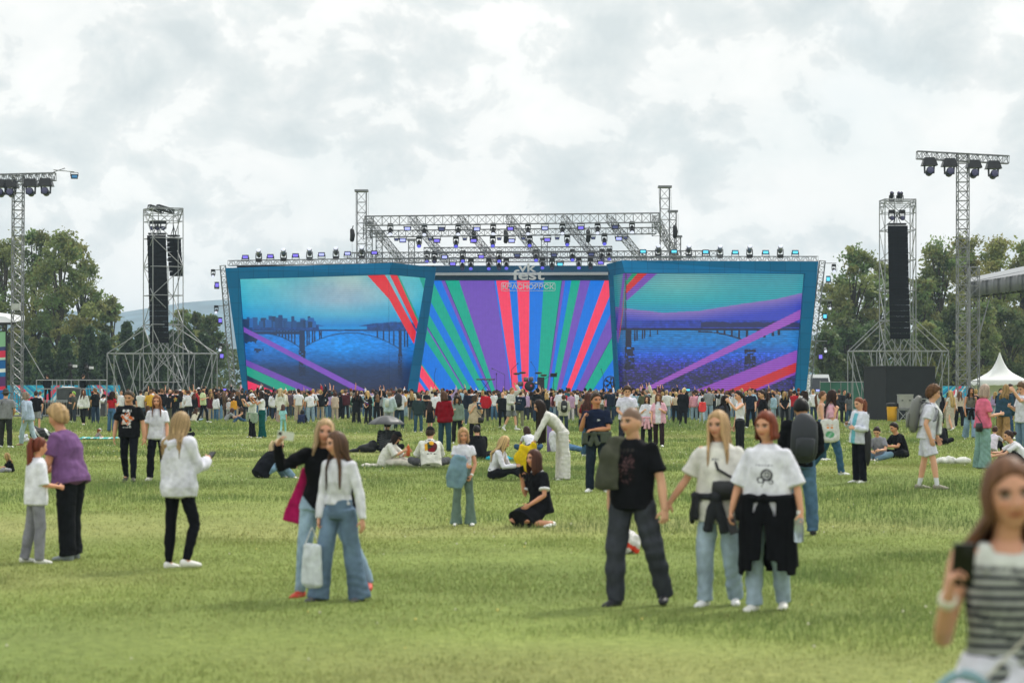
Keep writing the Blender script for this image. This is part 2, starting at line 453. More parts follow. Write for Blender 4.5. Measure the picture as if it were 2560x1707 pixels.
# ---- wooded hills on the horizon
hx = np.linspace(-2100, 2100, 181); hy = np.linspace(2590, 3850, 46)
HX, HY = np.meshgrid(hx, hy)
prof = 1.4 * np.interp(HX / 1.4, [-1500, -450, -420, -385, -340, -300, -265, -230, -100, 200, 260, 330, 400, 480, 1500], [40, 66, 70, 64, 70, 75, 77, 74, 60, 40, 46, 52, 50, 56, 45])
sec = np.clip(1 - np.abs((HY - 3220) / 630) ** 2, 0, 1) ** 0.7
HZ = (prof + 7 * (vnoise(HX, HY, 130, 61, 4) - .5)) * sec * 1.12 - 0.5
hm = plain("hill_forest_hazed", (0.075, 0.135, 0.165), 0.95, 0, 0.45, 0.02)  # blue of the distant haze is mixed into the forest's base colour
n2x = len(hx); ii = (np.arange(len(hy) - 1)[:, None] * n2x + np.arange(n2x - 1)[None]).ravel()
tag(link("hills", mk_mesh("hills", np.stack([HX, HY, HZ], -1).reshape(-1, 3), [np.stack([ii, ii + 1, ii + n2x + 1, ii + n2x], 1)], None, True), hm), kind="structure")

# ---- trees
BARK = plain("bark", (0.060, 0.048, 0.036), 0.9, 0, 0.4, 4.0, 0.5, 12)
LEAF = vcol("leaf", 0.6, spec=0.25, trans=0.45)
def leaf_quads(C, size, g, col, flat=0.0):
    m = len(C)
    n = g.normal(size=(m, 3)); n[:, 2] += flat; n /= np.linalg.norm(n, axis=1, keepdims=True)
    u = np.cross(n, g.normal(size=(m, 3))); u /= np.linalg.norm(u, axis=1, keepdims=True) + 1e-9; v = np.cross(n, u)
    s = size * (0.55 + 0.9 * g.random((m, 1)))
    u = u * s; v = v * s * 0.62
    V = np.stack([C - u, C - v * .9 + u * .1, C + u, C + v * .9 + u * .1], 1).reshape(-1, 3)
    return V, [np.arange(m * 4).reshape(-1, 4)], np.repeat(col, 4, 0)

def broadleaf(px, topy, Y, hw, label, seed, lobes=None, n=9000, leaf=0.2, tone=(0.060, 0.085, 0.030), base=0.12, gappy=1.0, group="trees behind the festival field", name="broadleaf_tree"):
    """hw: half width of the crown in photo pixels"""
    g = np.random.default_rng(seed)
    x0, _, ztop = P(px, topy, Y); H = ztop - 0.2; W = 1.22 * hw / FPX * Y
    root = empty(name, (x0, Y, 0.15))
    tag(root, label, "tree", group)
    tk = G(); lean = g.normal(0, .02, 2) * H
    pts = np.array([[0, 0, -.1], [lean[0] * .2, lean[1] * .2, H * .25], [lean[0] * .6, lean[1] * .6, H * .55], [lean[0], lean[1], H * .88]])
    tk.tube(pts, np.array([.030, .022, .013, .004]) * H * .8, n=8)
    K_ = 58; cl = []
    for k in range(K_):
        t = base + (1 - base) * (k + .5) / K_
        env = W * np.interp(t, [0, base, .3, .55, .8, .93, 1], [.3, .45, .92, 1.0, .74, .42, .12])
        a = g.random() * 2 * PI; rr = env * g.random() ** .45 * (.8 + .35 * g.random())
        cl.append([rr * math.cos(a) + lean[0] * t, rr * math.sin(a) * .85 + lean[1] * t, H * min(t + g.normal(0, .03), .97)])
    if lobes:
        for lx, lz, lr in lobes:          # extra boughs, in crown units
            for _ in range(7):
                q = g.normal(size=3); q /= np.linalg.norm(q); q *= g.random() ** .4 * lr * W
                cl.append([lx * W + q[0], q[1], lz * H + q[2]])
    cl = np.array(cl)
    limb = []
    for c in cl[::2]:
        zt = min(c[2] * .62, H * .7); st = np.array([np.interp(zt, pts[:, 2], pts[:, 0]), np.interp(zt, pts[:, 2], pts[:, 1]), zt])
        md = (st + c) / 2 + np.array([0, 0, H * .03])
        tk.tube([st, md, c], np.array([.0085, .005, .002]) * H, n=5)
    tk.build("trunk", BARK, root, True)
    per = n // len(cl)
    sz = W * .31 * (.7 + .7 * g.random(len(cl)))
    d = g.normal(size=(len(cl), per, 3)); d /= np.linalg.norm(d, axis=2, keepdims=True)
    rad = g.random((len(cl), per, 1)) ** .5
    # twigs: leaves bunch on a few sprays within each clump
    spr = g.normal(size=(len(cl), 9, 3)); spr /= np.linalg.norm(spr, axis=2, keepdims=True)
    pick = g.integers(0, 9, (len(cl), per)); S_ = np.take_along_axis(spr, pick[..., None].repeat(3, 2), 1)
    C = cl[:, None] + (S_ * .75 * g.random((len(cl), per, 1)) ** .6 + d * rad * .42 * gappy) * sz[:, None, None] * np.array([1.3, 1.2, 1.0]) * 1.15
    tint = (.78 + .5 * g.random((len(cl), 1, 1))) * (.8 + .4 * g.random((len(cl), per, 1)))
    c = np.array(tone) * tint; c[..., 0:1] *= .85 + .45 * g.random((len(cl), 1, 1))
    C = C.reshape(-1, 3); C[:, 2] = np.maximum(C[:, 2], .5)
    V, F, cc = leaf_quads(C, leaf, g, c.reshape(-1, 3))
    link("crown", mk_mesh("crown", V, F, cc), LEAF, root)
    return root

def spruce(px, topy, Y, hw, label, seed, n=5200, tone=(0.058, 0.096, 0.044), group="conifers behind the festival field", name="spruce_tree"):
    g = np.random.default_rng(seed)
    x0, _, ztop = P(px, topy, Y); H = ztop - 0.2; W = hw / FPX * Y
    root = empty(name, (x0, Y, 0.15)); tag(root, label, "tree", group)
    G().tube([[0, 0, -.1], [0, 0, H * .5], [0, 0, H * .98]], [H * .018, H * .011, .03], n=7).build("trunk", BARK, root, True)
    nb = 120; t = (np.arange(nb) + g.random(nb)) / nb; az = g.random(nb) * 2 * PI
    ln = W * (1 - t) ** .8 * (.75 + .4 * g.random(nb)) + .15
    k = g.integers(0, nb, n); f = g.random(n) ** .6
    C = np.stack([np.cos(az[k]) * ln[k] * f, np.sin(az[k]) * ln[k] * f, H * (.05 + .95 * t[k]) - .30 * ln[k] * f], 1) + g.normal(0, .14, (n, 3))
    c = np.array(tone) * (.7 + .7 * g.random((n, 1))) * (.8 + .4 * g.random(nb)[k][:, None])
    V, F, cc = leaf_quads(C, .24, g, c)
    link("crown", mk_mesh("crown", V, F, cc), LEAF, root)

OL, DK, YG = (0.178, 0.232, 0.084), (0.105, 0.150, 0.060), (0.250, 0.280, 0.092)
broadleaf(8, 592, 262, 78, "tall leafy poplar cut off by the left edge of the photo", 1, n=9000, tone=OL)
broadleaf(85, 582, 268, 62, "tall poplar with a pointed crown right of the left lighting mast", 2, n=9000, tone=OL)
broadleaf(142, 580, 258, 66, "tallest rounded poplar of the left clump", 3, n=9500, tone=OL)
broadleaf(208, 606, 264, 50, "poplar with a ragged edge towards open sky in the left clump", 4, n=8500, tone=OL, lobes=[(.45, .62, .4), (.5, .36, .45)])
broadleaf(284, 742, 270, 34, "slim birch between the poplar clump and the left speaker tower", 5, n=5200, tone=OL, name="birch_tree")
broadleaf(452, 775, 276, 34, "small leafy tree seen through the left speaker scaffold", 6, n=4500, tone=OL, name="birch_tree")
broadleaf(492, 778, 282, 30, "small leafy tree just left of the stage wing", 7, n=4200, tone=DK, name="birch_tree")
broadleaf(536, 790, 280, 32, "leafy tree half hidden by the left side light truss", 8, n=4200, tone=DK, name="birch_tree")
for i, (px, ty, hw, lab) in enumerate([(166, 842, 40, "dark spruce under the tallest left poplar"), (222, 818, 42, "dark spruce just left of the slim birch"), (262, 838, 34, "dark spruce at the foot of the slim birch"),
        (318, 806, 40, "dark spruce left of the speaker scaffold"), (352, 826, 34, "dark spruce behind the left leg of the speaker scaffold"), (394, 800, 38, "dark spruce behind the speaker column of the left tower"),
        (432, 830, 36, "dark spruce low behind the left speaker scaffold"), (470, 818, 36, "dark spruce behind the right leg of the left scaffold"), (112, 850, 40, "dark spruce behind the left camera platform"), (58, 840, 36, "dark spruce at the foot of the left mast"),
        (510, 835, 34, "dark spruce low beside the left stage wing")]):
    spruce(px, ty, 236 + 3 * (i % 4), hw, lab, 20 + i)
broadleaf(2135, 622, 252, 72, "broad willow between the stage and the right speaker tower", 31, n=11000, tone=OL, gappy=.8, lobes=[(-.4, .5, .45)])
broadleaf(2100, 700, 262, 48, "smaller tree just right of the stage wing", 32, n=7000, tone=DK)
broadleaf(2195, 655, 258, 52, "tree behind the left posts of the right speaker tower", 33, n=7000, tone=OL, gappy=.75)
broadleaf(2300, 700, 256, 46, "open-crowned tree just right of the right speaker column", 34, n=5600, tone=OL, gappy=.75)
broadleaf(2356, 608, 260, 64, "tall tree left of the right lighting mast", 35, n=10000, tone=OL, lobes=[(-.5, .75, .35)])
broadleaf(2428, 596, 268, 62, "tall tree directly behind the right lighting mast", 36, n=10000, tone=YG)
broadleaf(2492, 606, 262, 56, "yellowish green tree above the grey canopy roof", 37, n=9500, tone=YG)
broadleaf(2552, 600, 266, 60, "tall tree cut off by the right edge of the photo", 38, n=9500, tone=YG)
for i, (px, ty, hw, tn, lab) in enumerate([(2075, 830, 36, DK, "low dark tree behind the white van"), (2120, 800, 44, DK, "low dark tree left of the right speaker scaffold"), (2180, 812, 44, DK, "low dark tree behind the black cube"),
        (2248, 800, 42, DK, "low dark tree under the right speaker column"), (2322, 806, 46, OL, "leafy low tree behind the right scaffold outrigger"), (2388, 770, 48, DK, "low dark tree behind the foot of the right mast"), (2452, 760, 50, OL, "low leafy tree under the grey canopy"), (2525, 770, 54, DK, "low dark tree behind the white peaked tent")]):
    broadleaf(px, ty, 238 + 4 * (i % 3), hw, lab, 60 + i, n=5600, tone=tn, base=.03)
broadleaf(2320, 900, 205, 34, "light green bush at the foot of the right scaffold", 75, n=2600, leaf=.15, tone=(0.10, 0.13, 0.04), base=.02, name="bush")

# ---- the wood beyond, one mass
g = np.random.default_rng(70)
m = 26000; x = (g.random(m) - .5) * 190; tops = 6.5 + 4.5 * vnoise(x, x * 0, 9, 17, 3)
C = np.stack([x, 300 + 14 * g.random(m), .3 + tops * g.random(m) ** .8], 1)
V, F, cc = leaf_quads(C, .36, g, np.array(DK) * (.6 + .8 * g.random((m, 1))) * (.7 + .6 * vnoise(x, C[:, 2], 3, 5, 2)[:, None]))
tag(link("woods", mk_mesh("woods", V, F, cc), LEAF), kind="stuff")

# ---- the air between here and the hills
hz = G().box((0, 1970, 57), (6800, 4060, 117)).build("haze")
tag(hz, kind="stuff")
m, N, K, b = mat_new("haze_air")
N.remove(b)
pv = N.new("ShaderNodeVolumePrincipled"); pv.inputs["Color"].default_value = (0.66, 0.84, 1.0, 1); pv.inputs["Density"].default_value = 0.00021; pv.inputs["Anisotropy"].default_value = 0.0
K.new(pv.outputs[0], N["Material Output"].inputs["Volume"])
hz.data.materials.append(m)

# ================================================================ STAGE
def prism(g, quad, dep, col=None):
    """front quad of world points, pushed back by dep metres"""
    q = np.asarray(quad, float); b = q + np.array([0, dep, 0.])
    f = [[0, 1, 2, 3], [7, 6, 5, 4], [0, 4, 5, 1], [1, 5, 6, 2], [2, 6, 7, 3], [3, 7, 4, 0]]
    return g.add(np.vstack([q, b]), [np.array(f)], col)

def screen_mat(name, period, depth, axis, strength=1.0):
    m, N, K, b = mat_new(name)
    b.inputs["Base Color"].default_value = (0.01, 0.01, 0.012, 1); b.inputs["Roughness"].default_value = 0.5
    a = N.new("ShaderNodeAttribute"); a.attribute_name = "Col"
    t = N.new("ShaderNodeTexCoord"); sx = N.new("ShaderNodeSeparateXYZ"); K.new(t.outputs["Object"], sx.inputs[0])
    mu = N.new("ShaderNodeMath"); mu.operation = "MULTIPLY"; mu.inputs[1].default_value = 2 * PI / period; K.new(sx.outputs[axis], mu.inputs[0])
    sn = N.new("ShaderNodeMath"); sn.operation = "SINE"; K.new(mu.outputs[0], sn.inputs[0])
    ma = N.new("ShaderNodeMath"); ma.operation = "MULTIPLY_ADD"; ma.inputs[1].default_value = depth / 2; ma.inputs[2].default_value = 1 - depth / 2; K.new(sn.outputs[0], ma.inputs[0])
    # slow drift of the LED pitch gives the faint banding
    nz = N.new("ShaderNodeTexNoise"); nz.inputs["Scale"].default_value = 2.5; nz.inputs["Detail"].default_value = 6; K.new(t.outputs["Object"], nz.inputs["Vector"])
    m3 = N.new("ShaderNodeMath"); m3.operation = "MULTIPLY_ADD"; m3.inputs[1].default_value = 0.30; m3.inputs[2].default_value = 0.85; K.new(nz.outputs[0], m3.inputs[0])
    m4 = N.new("ShaderNodeMath"); m4.operation = "MULTIPLY"; K.new(ma.outputs[0], m4.inputs[0]); K.new(m3.outputs[0], m4.inputs[1])
    m5 = N.new("ShaderNodeMath"); m5.operation = "MULTIPLY"; m5.inputs[1].default_value = strength; K.new(m4.outputs[0], m5.inputs[0])
    K.new(a.outputs["Color"], b.inputs["Emission Color"]); K.new(m5.outputs[0], b.inputs["Emission Strength"])
    m.cycles.emission_sampling = "NONE"
    return m

def in_poly(x, y, poly):
    ins = np.zeros(x.shape, bool); n = len(poly)
    for i in range(n):
        x0, y0 = poly[i]; x1, y1 = poly[(i + 1) % n]
        c = ((y0 > y) != (y1 > y)) & (x < (x1 - x0) * (y - y0) / (y1 - y0 + 1e-9) + x0)
        ins ^= c
    return ins

def lerp_stops(v, stops):
    ps = [s[0] for s in stops]; cs = np.array([s[1] for s in stops], float)
    return np.stack([np.interp(v, ps, cs[:, k]) for k in range(3)], -1)

def left_picture(px, py):
    """river, city and bridge on the left LED wall (sRGB), crop coordinates"""
    x, y = (px - 540) * 2.852, (py - 450) * 2.852
    g = np.random.default_rng(3)
    e = lerp_stops(y, [(680, (66, 184, 196)), (850, (44, 176, 204)), (960, (10, 150, 208)), (1040, (10, 120, 200))])
    c = lerp_stops(y, [(680, (146, 190, 190)), (780, (158, 182, 192)), (860, (148, 180, 198)), (960, (84, 172, 204)), (1040, (25, 130, 205))])
    wgt = np.exp(-((x - 900) / 470) ** 2)[..., None]
    im = e * (1 - wgt) + c * wgt
    sw = vnoise(x, y * 1.6, 190, 40, 4)[..., None]
    im = im + (sw - .5) * np.array([60, 34, 12]) * np.clip((1000 - y) / 250, 0, 1)[..., None]
    # far hills, city
    rid = 1022 + 22 * vnoise(x, 0 * x, 120, 6, 3) - 22 * np.exp(-((x - 1330) / 190) ** 2) + 30 * np.exp(-((x - 900) / 130) ** 2)
    im = np.where(((y > rid) & (y < 1075))[..., None], np.array([12, 70, 140]) * (.7 + .5 * vnoise(x, y, 12, 8, 2)[..., None]), im)
    for k in range(46):
        bx = 185 + 520 * g.random(); bw = 6 + 16 * g.random(); bh = 1010 - 52 * g.random() ** 2 * (1 if bx < 690 else .3)
        im = np.where(((np.abs(x - bx) < bw) & (y > bh) & (y < 1050))[..., None], np.array([16, 78, 140]) * (.6 + .7 * g.random()), im)
    im = np.where(((np.abs(x - 460) < 15) & (y > 962) & (y < 1050))[..., None], np.array([10, 62, 118]), im)
    im = np.where(((np.abs(x - 212) < 26) & (y > 992) & (y < 1050))[..., None], np.array([8, 50, 95]), im)
    # water
    wat = lerp_stops(y, [(1080, (8, 118, 205)), (1200, (4, 112, 198)), (1280, (6, 84, 156)), (1350, (18, 48, 92)), (1500, (24, 36, 70))])
    cen = np.exp(-((x - 900) / 330) ** 2 - ((y - 1180) / 130) ** 2)[..., None]
    wat = wat + cen * np.array([0, 26, 30])
    wat = wat * (.82 + .42 * vnoise(x, y * 3.2, 26, 12, 3)[..., None])
    im = np.where((y > 1078)[..., None], wat, im)
    im = np.where(((y > 1042) & (y < 1066) & (x > 735) & (x < 1075))[..., None], np.array([16, 140, 212]), im)
    D = np.array([12, 46, 88.])
    def dark(mask, col=D):
        nonlocal im
        im = np.where(mask[..., None], col, im)
    dark((np.abs(y - 1074) < 4) & (x > 185))
    dark((y > 1080) & (y < 1100) & (x > 185) & (x < 600))
    dark((y > 1095) & (y < 1165) & (x > 185) & (x < 300) & (vnoise(x, y, 22, 3, 2) > .42))
    arch = 1090 + 110 * ((x - 960) / 345.) ** 2
    dark((np.abs(y - arch) < 3) & (x > 615) & (x < 1305))
    arch2 = 1092 + 100 * np.clip((x - 330) / 265, 0, 2) ** 2
    dark((np.abs(y - arch2) < 4) & (x > 320) & (x < 600))
    for cx in (430, 452, 474, 496, 518, 540, 562, 650, 664, 688, 704, 738, 750):
        dark((np.abs(x - cx) < 5) & (y > 1078) & (y < np.where(x < 600, arch2, arch)))
    for cx in (1150, 1195, 1235, 1268, 1345, 1365):
        dark((np.abs(x - cx) < 5) & (y > 1078) & (y < np.minimum(np.abs(arch), 1190)))
    dark((np.abs(x - 614) < 20) & (y > 1078) & (y < 1215)); dark((np.abs(x - 614) < 24) & (y > 1215) & (y < 1400) & (vnoise(x, y * 2, 14, 2, 2) > .38), np.array([12, 34, 70]))
    dark((np.abs(x - 1313) < 11) & (y > 1078) & (y < 1240)); dark((np.abs(x - 1313) < 15) & (y > 1240) & (y < 1420) & (vnoise(x, y * 2, 14, 4, 2) > .4), np.array([12, 34, 70]))
    dark((np.abs(y - 1215) < 16) & (np.abs(x - 306) < 34) & (vnoise(x, y, 12, 5, 2) > .36))
    for poly, col in (
        ([(188, 1043), (188, 1078), (985, 1500), (1075, 1500)], (122, 72, 186)),
        ([(212, 1280), (212, 1322), (600, 1500), (715, 1500)], (108, 66, 172)),
        ([(212, 1325), (215, 1388), (440, 1505), (610, 1505)], (8, 158, 130)),
        ([(216, 1390), (216, 1425), (430, 1508), (470, 1508)], (24, 34, 66)),
        ([(210, 1425), (210, 1510), (430, 1510)], (236, 44, 92)),
        ([(1078, 678), (1205, 678), (1233, 722), (1428, 1085), (1412, 1170), (1235, 850)], (222, 38, 54)),
        ([(1240, 678), (1292, 678), (1440, 1010), (1428, 1062)], (222, 38, 54)),
        ([(1292, 678), (1303, 678), (1450, 1000), (1440, 1010)], (20, 150, 120)),
        ([(1447, 690), (1490, 695), (1490, 800)], (40, 160, 140))):
        im = np.where(in_poly(x, y, poly)[..., None], np.array(col, float), im)
    return im

def right_picture(px, py):
    x, y = (px - 1500) * 2.852, (py - 450) * 2.852
    top = lerp_stops(y, [(660, (64, 150, 168)), (760, (48, 158, 172)), (860, (24, 160, 176)), (930, (22, 150, 186))])
    glow_ = np.exp(-((x - 560) / 330) ** 2 - ((y - 740) / 130) ** 2)[..., None]
    im = top + glow_ * np.array([48, 20, 6])
    edge = np.interp(x, [90, 190, 450, 700, 1000, 1250, 1460], [900, 916, 946, 934, 885, 850, 800])
    t = np.clip((y - edge) / 90, 0, 1)[..., None]
    im = np.where((y > edge)[..., None], np.array([138, 112, 188]) * (1 - t) + np.array([52, 66, 190]) * t, im)
    im = np.where((y > 1000)[..., None], np.array([36, 60, 168.]) * (.75 + .5 * vnoise(x, y, 24, 2, 3)[..., None]), im)
    dkc = np.array([24, 26, 58.])
    def dark(mask, col=dkc):
        nonlocal im
        im = np.where(mask[..., None], col, im)
    dark((y > 1004 + 20 * vnoise(x, 0 * x, 40, 9, 2)) & (y < 1050) & (x > 720), np.array([32, 38, 92.]))
    dark((y > 975 + 50 * vnoise(x, 0 * x, 26, 5, 2)) & (y < 1040) & (x < 300), np.array([40, 70, 170.]))
    wat = lerp_stops(y, [(1075, (20, 120, 190)), (1160, (12, 118, 196)), (1250, (28, 84, 190)), (1320, (40, 44, 110)), (1400, (38, 34, 74)), (1520, (34, 30, 66))])
    sp = (vnoise(x, y * 2.6, 15, 14, 3) > .60) & (y > 1230)
    wat = wat * (.8 + .45 * vnoise(x, y * 3, 30, 15, 3)[..., None])
    wat = np.where(sp[..., None], wat + np.array([26, 20, 84]), wat)
    im = np.where((y > 1072)[..., None], wat, im)
    dark((np.abs(y - 1064) < 8) & (x > 100))
    arch = 1080 + 85 * np.clip((x - 700) / 380, 0, 1.2) ** 2
    dark((np.abs(y - arch) < 5) & (x > 700) & (x < 1060))
    dark((x > 186) & (x < 224) & (y > 1070) & (y < 1190)); dark((x > 178) & (x < 246) & (y > 1190) & (y < 1350) & (vnoise(x, y, 20, 6, 2) > .3))
    for cx in (248, 264, 303, 318, 358, 410): dark((np.abs(x - cx) < 5) & (y > 1072) & (y < 1150 - (cx - 248) * .3))
    for cx in (837, 887, 940, 992): dark((np.abs(x - cx) < 7) & (y > 1068) & (y < arch))
    for cx in (1048, 1128, 1172, 1232, 1275): dark((np.abs(x - cx) < 9) & (y > 1068) & (y < 1150 - (cx - 1048) * .2))
    dark((x > 1030) & (x < 1110) & (y > 1205) & (y < 1340) & (vnoise(x, y * 2, 20, 7, 2) > .36))
    for poly, col in (
        ([(285, 1500), (352, 1500), (1440, 985), (1440, 918)], (156, 82, 192)),
        ([(650, 1510), (890, 1510), (1405, 1300), (1405, 1212)], (146, 72, 188)),
        ([(885, 1510), (1060, 1510), (1400, 1366), (1400, 1300)], (200, 30, 42)),
        ([(1060, 1510), (1100, 1510), (1400, 1384), (1400, 1366)], (140, 60, 180)),
        ([(185, 655), (240, 655), (185, 722)], (112, 70, 160)),
        ([(240, 655), (280, 655), (185, 755), (185, 722)], (24, 150, 110)),
        ([(280, 655), (348, 655), (185, 812), (185, 755)], (206, 40, 44)),
        ([(348, 655), (420, 655), (188, 864), (185, 812)], (120, 72, 180))):
        im = np.where(in_poly(x, y, poly)[..., None], np.array(col, float), im)
    side = x < 185
    im = np.where(side[..., None], im * .8, im)
    for poly, col in (([(165, 655), (183, 655), (140, 1060), (118, 1180), (122, 1040)], (110, 60, 160)), ([(176, 800), (184, 760), (146, 1080), (128, 1170)], (176, 40, 50)), ([(180, 840), (184, 830), (158, 1020), (150, 1060)], (30, 140, 100))):
        im = np.where((in_poly(x, y, poly) & side)[..., None], np.array(col, float), im)
    im = np.where((np.abs(x - 185) < 2.5)[..., None], np.array([10, 10, 16.]), im)
    return im

def led_grid(px0, px1, py0, py1, dep, pic, nx_, ny_, lo=0, hi=0):
    """dep(px) -> distance of the screen plane"""
    u = np.linspace(px0, px1, nx_); v = np.linspace(py0, py1, ny_)
    A, B = np.meshgrid(u, v); t_ = (B - py0) / (py1 - py0); s_ = (A - px0) / (px1 - px0)
    A = A + t_ * (lo * (1 - s_) + hi * s_); Yd = dep(A)      # the sides lean with the frame
    V = np.stack([(A - 1280) / FPX * Yd, Yd, CAMH - (B - HOR) / FPX * Yd], -1).reshape(-1, 3)
    c = s2l(np.clip(pic(A, B), 0, 255)).reshape(-1, 3)
    k = (np.arange(ny_ - 1)[:, None] * nx_ + np.arange(nx_ - 1)[None]).ravel()
    return V, [np.stack([k, k + nx_, k + nx_ + 1, k + 1], 1)], c

LWALL = lambda px: np.interp(px, [560, 975, 1090], [190.6, 184.6, 189.6])
RWALL = lambda px: np.interp(px, [1515, 1560, 2050], [189.6, 185.0, 190.2])
def q(px, py, dep, off=0.0): return P(px, py, float(dep(px)) + off)

def wing(label, outline_parts, dep, screens, pic, mat_, back):
    root = empty("video_wall", P((back[0] + back[1]) / 2, 1029, float(dep(back[0]))))
    tag(root, label, "video wall", "LED walls of the stage")
    o = Vector(root.location)
    def rel(a): return np.asarray(a) - np.array(o)
    fr = G()
    for poly in outline_parts:
        prism(fr, [rel(q(x, y, dep)) for x, y in poly], 0.95)
    fr.build("frame", TEAL, root)
    for (a, b, c, d, nx_, ny_, lo, hi) in screens:
        V, F, col = led_grid(a, b, c, d, lambda p_: dep(p_) + .7, pic, nx_, ny_, lo, hi)
        link("screen", mk_mesh("screen", V - np.array(o), F, col), mat_, root)
    bk = G()
    for a, b, a1, b1 in back[2]:
        prism(bk, [rel(q(a, 664, dep, 1.1)), rel(q(a1, 1029, dep, 1.1)), rel(q(b1, 1029, dep, 1.1)), rel(q(b, 664, dep, 1.1))], .35)
    bk.build("back_panel", BLACKMAT, root)
    return root
ML = screen_mat("led_left", 0.150, 0.22, 2, .76)
MR = screen_mat("led_right", 0.1665, 0.62, 2, .88)
wing("teal framed left video wall showing a river bridge under a red diagonal band",
     [[(563, 670), (598, 697), (972, 686), (980, 657)], [(980, 657), (972, 686), (1064, 694), (1090, 668)],
      [(563, 670), (614.5, 1029), (622, 1029), (598, 697)], [(1064, 694), (1010, 1029), (1035, 1029), (1090, 668)]],
     LWALL, [(590, 972, 680, 1026, 383, 347, 26, 0), (972.6, 1078, 680, 1026, 107, 347, 0, -54)], left_picture, ML, (622, 1035, [(592, 972, 620, 972), (974, 1074, 974, 1022)]))
wing("teal framed right video wall showing a bridge between pink and purple bands",
     [[(1554, 651), (1562, 682), (2012, 684), (2046, 654)], [(1517, 660), (1528, 690), (1562, 682), (1554, 651)],
      [(2046, 654), (2012, 684), (1983, 1029), (2011, 1029)], [(1522, 686), (1541, 1029), (1552, 1029), (1533.5, 688)]],
     RWALL, [(1529, 2020, 676, 1026, 492, 351, 16, -26)], right_picture, MR, (1560, 2000, [(1560, 2020, 1562, 1994)]))

# ---- the back screen with its sunburst
CD = 201.0
rays = [(-900, -300, "R"), (-560, 10, "B"), (-520, 40, "R"), (-451, 110, "G"), (-440, 118, "B"), (-287, 250, "G"), (-192, 286, "P"), (-176, 298, "G"), (-105, 345, "B"), (-38, 395, "G"), (58, 440, "B"), (120, 458, "P"), (148, 478, "G"),
        (247, 507, "P"), (500, 622, "B"), (513, 632, "R"), (603, 676, "B"), (662, 702, "R"), (752, 745, "B"), (855, 806, "G"), (985, 876, "P"), (1008, 890, "B"), (1052, 908, "G"),
        (1115, 945, "P"), (1187, 975, "B"), (1290, 1008, "R"), (1372, 1048, "B"), (1440, 1082, "P"), (1562, 1135, "G"), (1717, 1203, "B"), (2500, 1700, "B")]
RC = {"R": (238, 62, 96), "B": (0, 112, 214), "G": (0, 160, 134), "P": (108, 76, 176)}
def clip_poly(poly, axis, lim, keep_less):
    o_ = []
    for i in range(len(poly)):
        a_, b_ = poly[i], poly[(i + 1) % len(poly)]
        ia = (a_[axis] <= lim) == keep_less; ib = (b_[axis] <= lim) == keep_less
        if ia: o_.append(a_)
        if ia != ib:
            t_ = (lim - a_[axis]) / (b_[axis] - a_[axis]); o_.append((a_[0] + t_ * (b_[0] - a_[0]), a_[1] + t_ * (b_[1] - a_[1])))
    return o_
bd = empty("stage_backdrop", P(1290, 1028, CD))
tag(bd, "back screen of the stage with a sunburst of red, green, blue and purple rays", "video screen")
bo = np.array(bd.location)
sg = G()
def burst(g_, a_, b_, col, off=0.0):
    ext = lambda l, y: l[0] + (l[1] - l[0]) * (y - 710) / 790
    poly = [(ext(a_, 640), 640), (ext(b_, 640), 640), (ext(b_, 1660), 1660), (ext(a_, 1660), 1660)]
    for ax, lim, kl in ((0, -60, False), (0, 1400, True), (1, 668, False), (1, 1640, True)):
        poly = clip_poly(poly, ax, lim, kl)
        if len(poly) < 3: return
    W_ = np.array([P(1060 + x / 2.852, 450 + y / 2.852, CD - off) for x, y in poly]) - bo
    g_.add(W_, [np.arange(len(W_))[None, ::-1]], s2l(col))
for a_, b_ in zip(rays, rays[1:]):
    burst(sg, a_, b_, RC[a_[2]])
for k in (7, 12, 20, 28):        # thin dark outlines between some rays
    burst(sg, (rays[k][0] - 3, rays[k][1] - 2), (rays[k][0] + 1, rays[k][1] + 1), (20, 40, 100), 0.004)
sg.build("screen", screen_mat("led_centre", 0.125, 0.14, 0, .8), bd, cols=True)
hd = G()
prism(hd, [P(1085, 664, CD - 1.2) - bo, P(1085, 700, CD - 1.2) - bo, P(1535, 700, CD - 1.2) - bo, P(1535, 664, CD - 1.2) - bo], 1.6)
hd.build("header", plain("teal_header_paint", s2l((4, 78, 112)), .6, 0, .06, .4), bd)
st_ = G()
prism(st_, [P(1088, 682, CD - 1.5) - bo, P(1088, 688.5, CD - 1.5) - bo, P(1520, 687.5, CD - 1.5) - bo, P(1520, 680.5, CD - 1.5) - bo], .3)
st_.build("light_strip", plain("pale_strip", (0.55, 0.58, 0.62), .4, 0, .03), bd)
bp = G(); prism(bp, [P(1060, 664, CD + .5) - bo, P(1060, 1027, CD + .5) - bo, P(1535, 1027, CD + .5) - bo, P(1535, 664, CD + .5) - bo], .4)
bp.build("back_panel", BLACKMAT, bd)

# ---- deck
dk = empty("stage_deck", (0.5, 193, 0.2)); tag(dk, "low black stage deck between the two video walls", "stage")
G().box((0, 1.5, 0.8), (17.6, 15, 1.6)).build("platform", BLACKMAT, dk)
for x_ in (-6.4, -3.4, -0.4, 2.6, 5.6): 
    G().box((x_, -6.2, 1.66), (1.3, .35, .13)).build("edge_light_box", WHITEP, dk)

